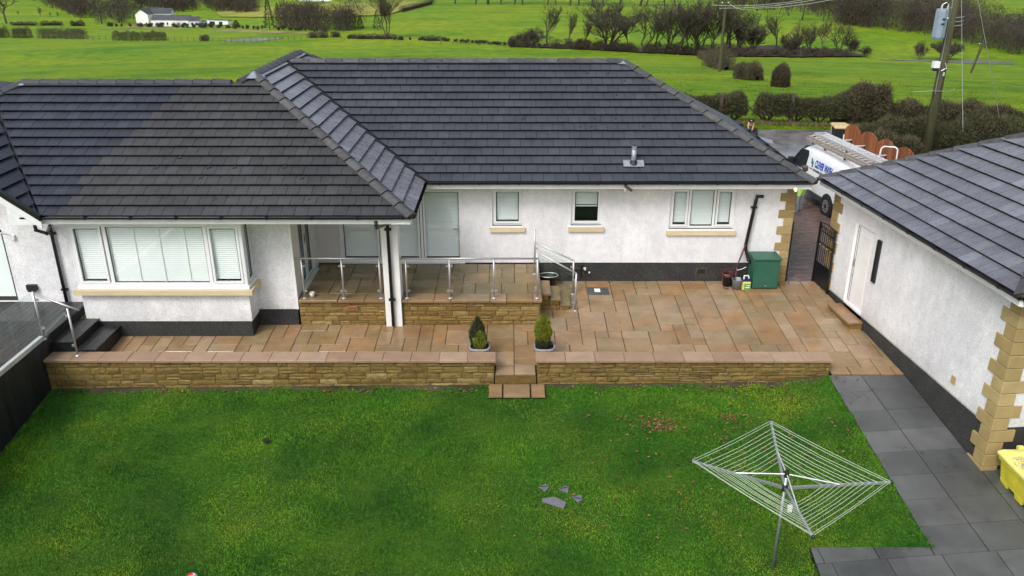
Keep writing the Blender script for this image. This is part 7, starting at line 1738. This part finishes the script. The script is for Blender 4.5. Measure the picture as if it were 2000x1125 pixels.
# ================================================================== FARM, FENCES, BANKS, PUDDLES
def far_house(name, label, cat, xa, xb, yb, hw, hr, depth_px, gable_left=True, mats=('farm', 'farmroof'), wins=(), seed=0, rot=0.0, chimney=False):
    a = hit(xa, yb); b = hit(xb, yb); s_ = pxsize(a); t = local(name, label, cat); t.location = a; L = (b-a).length; t.rotation_euler = (0, 0, math.atan2(b.y-a.y, b.x-a.x)+rot)
    D = depth_px*s_; H = hw*s_*1.05; Rr = hr*s_*1.05; m_ = MB()
    m_.box((0, 0, -1), (L, D, H), mats[0]); m_.add([(0, 0, H), (0, D, H), (0, D/2, H+Rr)], [(0, 2, 1)], mats[0]); m_.add([(L, 0, H), (L, D, H), (L, D/2, H+Rr)], [(0, 1, 2)], mats[0]); lput(m_, 'wall', None, t)
    m_ = MB(); e = s_*.7; m_.prism([(-e, -e, H-.1), (-e, D/2, H+Rr+.05), (-e, D+e, H-.1), (-e, D/2, H+Rr-.25)], (L+2*e, 0, 0), mats[1]); lput(m_, 'roof', None, t)
    for (u, z, w_, h_) in wins:
        m_ = MB(); m_.box((u*L-w_*s_/2, -.08, z*s_), (u*L+w_*s_/2, -.005, (z+h_)*s_), 'darkglass'); lput(m_, 'window', None, t)
    return t
far_house('farmhouse', 'white two storey farmhouse with slate roof beyond the left fields', 'house', 292, 334, 46, 17, 9, 34, wins=((.14, 9, 4, 5), (.2, 1, 4, 5), (.5, 1, 5, 5)), rot=R(8))
def gable_box():
    a = hit(267, 47); s_ = pxsize(a); t = local('farm_gable_wing', 'plain white gable wing at the left end of the farmhouse', 'house'); t.location = a; t.rotation_euler = (0, 0, R(-12)); W_ = 27*s_; H = 18*s_; Rr = 9*s_; Dp_ = 60*s_
    m_ = MB(); m_.prism([(0, 0, -1), (W_, 0, -1), (W_, 0, H), (W_*.45, 0, H+Rr), (0, 0, H)], (0, Dp_, 0), 'farm'); lput(m_, 'wall', None, t)
    m_ = MB(); m_.prism([(-.3, -.3, H), (W_*.45, -.3, H+Rr+.3), (W_+.3, -.3, H), (W_*.45, -.3, H+Rr+.02)], (0, Dp_+.6, 0), 'farmroof'); lput(m_, 'roof', None, t)
gable_box()
far_house('farm_cottage', 'long low white farm building in front of the farmhouse', 'house', 296, 372, 51, 11, 8, 26, wins=((.02, 2, 4, 4), (.16, 2, 4, 4), (.31, 3, 6, 4), (.44, 3, 3, 4), (.9, 3, 6, 4)), rot=R(-6))
far_house('farm_end_gable', 'white end wing with arched window at the right of the low farm building', 'house', 370, 390, 52, 10, 7, 24, wins=((.3, 2, 4, 5), (.7, 2, 4, 5)), rot=R(10))
far_house('farm_garage', 'flat roofed white double garage right of the farm', 'garage', 405, 446, 48, 8, 1.2, 14, wins=((.25, 0, 12, 6), (.65, 0, 8, 6)))
far_house('distant_farm', 'white farm roof just visible at the top edge left of centre', 'house', 584, 648, 3, 5, 4, 14, mats=('farm', 'farm'))
def far_car():
    p = hit(399, 48); s_ = pxsize(p); t = local('parked_car', 'small blue grey car parked between cottage and double garage', 'car'); t.location = p; t.rotation_euler = (0, 0, R(10))
    m_ = MB(); m_.prism([(-5*s_, 0, .3), (5*s_, 0, .3), (5*s_, 0, .9), (3*s_, 0, 1.0), (1.6*s_, 0, 1.5), (-2.6*s_, 0, 1.5), (-4*s_, 0, 1.0), (-5*s_, 0, .9)], (0, 1.8, 0), 'transformer'); lput(m_, 'body', None, t)
    m_ = MB(); m_.prism([(1.4*s_, -.02, 1.42), (-2.4*s_, -.02, 1.42), (-3.4*s_, -.02, 1.05), (2.4*s_, -.02, 1.05)], (0, .01, 0), 'darkglass'); lput(m_, 'window', None, t)
    for x in (-3.2, 3.2): m_ = MB(); m_.tube([(x*s_, -.05, .35), (x*s_, 1.85, .35)], .35, 12, 'tyre'); lput(m_, 'wheel', None, t)
far_car()
def wire_fence(label, pts, n, hp, seed=0):
    t = local('wire_fence', label, 'fence', 'post and wire field fences'); prev = None; mw = MB(); tot = sum(math.hypot(pts[i+1][0]-pts[i][0], pts[i+1][1]-pts[i][1]) for i in range(len(pts)-1)); rg = random.Random(seed)
    for i in range(n):
        s_ = tot*i/(n-1); j = 0
        while j < len(pts)-2 and s_ > math.hypot(pts[j+1][0]-pts[j][0], pts[j+1][1]-pts[j][1]): s_ -= math.hypot(pts[j+1][0]-pts[j][0], pts[j+1][1]-pts[j][1]); j += 1
        f = s_/max(1e-6, math.hypot(pts[j+1][0]-pts[j][0], pts[j+1][1]-pts[j][1])); p = hit(lerp(pts[j][0], pts[j+1][0], f), lerp(pts[j][1], pts[j+1][1], f)); k = pxsize(p); h = hp*k
        m_ = MB(); m_.tube([p-Vector((0, 0, .1)), p+Vector((rg.gauss(0, .06), 0, h))], max(.05, k*.32), 5, 'bark'); lput(m_, 'post', None, t)
        if prev is not None:
            for z in (.4, .85): mw.tube([prev[0]+Vector((0, 0, prev[1]*z)), p+Vector((0, 0, h*z))], .01, 3, 'bark')
        prev = (p, h)
    lput(mw, 'wire', None, t)
wire_fence('thin post and wire fence along the bottom of the left field', [(60, 73), (180, 79), (330, 81), (420, 83), (520, 83), (590, 78), (612, 74)], 46, 9, 1)
wire_fence('faint post fence at the foot of the green knoll', [(860, 86), (960, 90), (1120, 93), (1280, 92)], 18, 6, 2)
wire_fence('post fence in front of the farm garden', [(255, 50), (300, 52), (360, 54)], 14, 5, 3)
for (x, y) in ((1925, 228), (1990, 232), (1765, 170)):
    pass
p_ = [Vector((24.9, 20.2, 0)), Vector((26.9, 20.4, 0))]
t = local('field_gateposts', 'two weathered timber posts standing behind the far right hedge', 'posts')
for p in p_: m_ = MB(); z = terrain(p.x, p.y); m_.box((p.x-.07, p.y-.07, z-.2), (p.x+.07, p.y+.07, z+1.5), 'polewood'); lput(m_, 'post', None, t)
t = local('hedge_post', 'weathered post in the road hedge behind the woman', 'post', 'posts in the road hedge'); m_ = MB(); m_.box((9.9, 20.9, -.6), (10.06, 21.06, 1.1), 'bark'); lput(m_, 'post', None, t)
t = local('hedge_post', 'weathered post in the road hedge left of the black bin', 'post', 'posts in the road hedge'); m_ = MB(); m_.box((13.3, 20.9, -.6), (13.46, 21.06, 1.15), 'bark'); lput(m_, 'post', None, t)
def strip(name, px, mat, lift=.04, sub=10):
    """flat patch draped over the ground: px = closed outline"""
    import itertools
    xs = [p[0] for p in px]; mb = MB(); x0, x1 = min(xs), max(xs); N = max(6, int((x1-x0)/8)); top = []; bot = []
    def ys(x):
        out = []
        for i in range(len(px)):
            (xa, ya), (xb, yb) = px[i], px[(i+1) % len(px)]
            if (xa <= x < xb) or (xb <= x < xa): out.append(ya+(yb-ya)*(x-xa)/(xb-xa))
        return (min(out), max(out)) if out else None
    vs = []; fs = []; K = 4
    for i in range(N+1):
        x = lerp(x0+.01, x1-.01, i/N); q = ys(x)
        if q is None: q = (px[0][1], px[0][1]+.1)
        jy = random.uniform(-.5, .5)*min(2, (q[1]-q[0])*.25)
        for k in range(K+1): p = hit(x, lerp(q[0]+jy, q[1]+jy*.5, k/K)); vs.append((p.x, p.y, p.z+lift))
        if i:
            for k in range(K): fs.append(((i-1)*(K+1)+k, (i-1)*(K+1)+k+1, i*(K+1)+k+1, i*(K+1)+k))
    mb.add(vs, fs, mat); return put(mb, name, kind='structure')
M['dry'] = simple('dry_straw_grassland', (0.22, 0.19, 0.07), 0.9, 0, .25, .15)
M['meadow_yellow'] = mk_grass('yellower_meadow', [(0.32, (0.100, 0.225, 0.008)), (0.5, (0.18, 0.28, 0.010)), (0.66, (0.27, 0.32, 0.020))], 0.03, 0.85, (0.7, 1.6, 1), .5, 1.5, .2)
M['meadow_pale'] = mk_grass('pale_rough_pasture', [(0.30, (0.17, 0.21, 0.03)), (0.5, (0.26, 0.27, 0.055)), (0.7, (0.33, 0.32, 0.08))], 0.07, 0.85, (0.7, 1.6, 1), .5, 1.5, .2)
strip('farm_pasture', [(420, 22), (560, 12), (790, 4), (830, 6), (760, 30), (650, 36), (430, 34)], 'meadow_pale', .3)
strip('farm_rough_grass', [(250, 51), (320, 53), (500, 60), (640, 64), (560, 66), (420, 61), (240, 54)], 'dry'); strip('dark_bank', [(1010, 91), (1140, 93), (1300, 98), (1440, 96), (1500, 90), (1560, 95), (1640, 103), (1700, 112), (1560, 113), (1400, 111), (1250, 104), (1130, 97), (1010, 93)], 'mud', .25)
strip('flooded_hollow', [(432, 78), (500, 75), (555, 73), (552, 76), (500, 82), (450, 82)], 'puddle', .06); strip('wet_hollow', [(190, 57), (250, 58), (310, 60), (300, 62), (230, 60)], 'puddle', .06)
strip('farm_track', [(1720, 116), (1800, 118), (1900, 118), (1980, 122), (1980, 127), (1880, 124), (1800, 120), (1720, 118)], 'puddle', .06)
# coarse tussocks over the nearer pasture
def pasture_tufts():
    rs = np.random.RandomState(77); n = 170000; r = 43+ (rs.uniform(0, 1, n)**1.9)*95; a = rs.uniform(R(-36), R(36), n); X = r*np.sin(a); Y = CAM.y+r*np.cos(a); k = Y > 22.5; X, Y, r = X[k], Y[k], r[k]; n = len(X)
    Z = np.array([terrain(p, q) for p, q in zip(X, Y)]); cl = (np.sin(X*.7+np.sin(Y*.5)*2)*np.sin(Y*.9+np.sin(X*.4)) > .1)
    hh = rs.uniform(.03, .10, n)*(1+cl*.6)*(1.15-.6*np.clip((r-43)/90, 0, 1)); b = rs.uniform(0, 6.28, n); tl = rs.uniform(0, 1.1, n); T = np.stack([np.cos(b)*np.sin(tl)*hh, np.sin(b)*np.sin(tl)*hh, np.cos(tl)*hh], 1); side = np.stack([np.sin(b), -np.cos(b), np.zeros(n)], 1)*rs.uniform(.02, .05, (n, 1)); P = np.stack([X, Y, Z-.01], 1)
    o = ob('pasture_grass', tri_mesh('pasture_grass', np.stack([P-side, P+side, P+T], 1), 'field')); tag(o, 'tussocky bright green grass of the near pasture', 'grass', kind='stuff')
pasture_tufts()
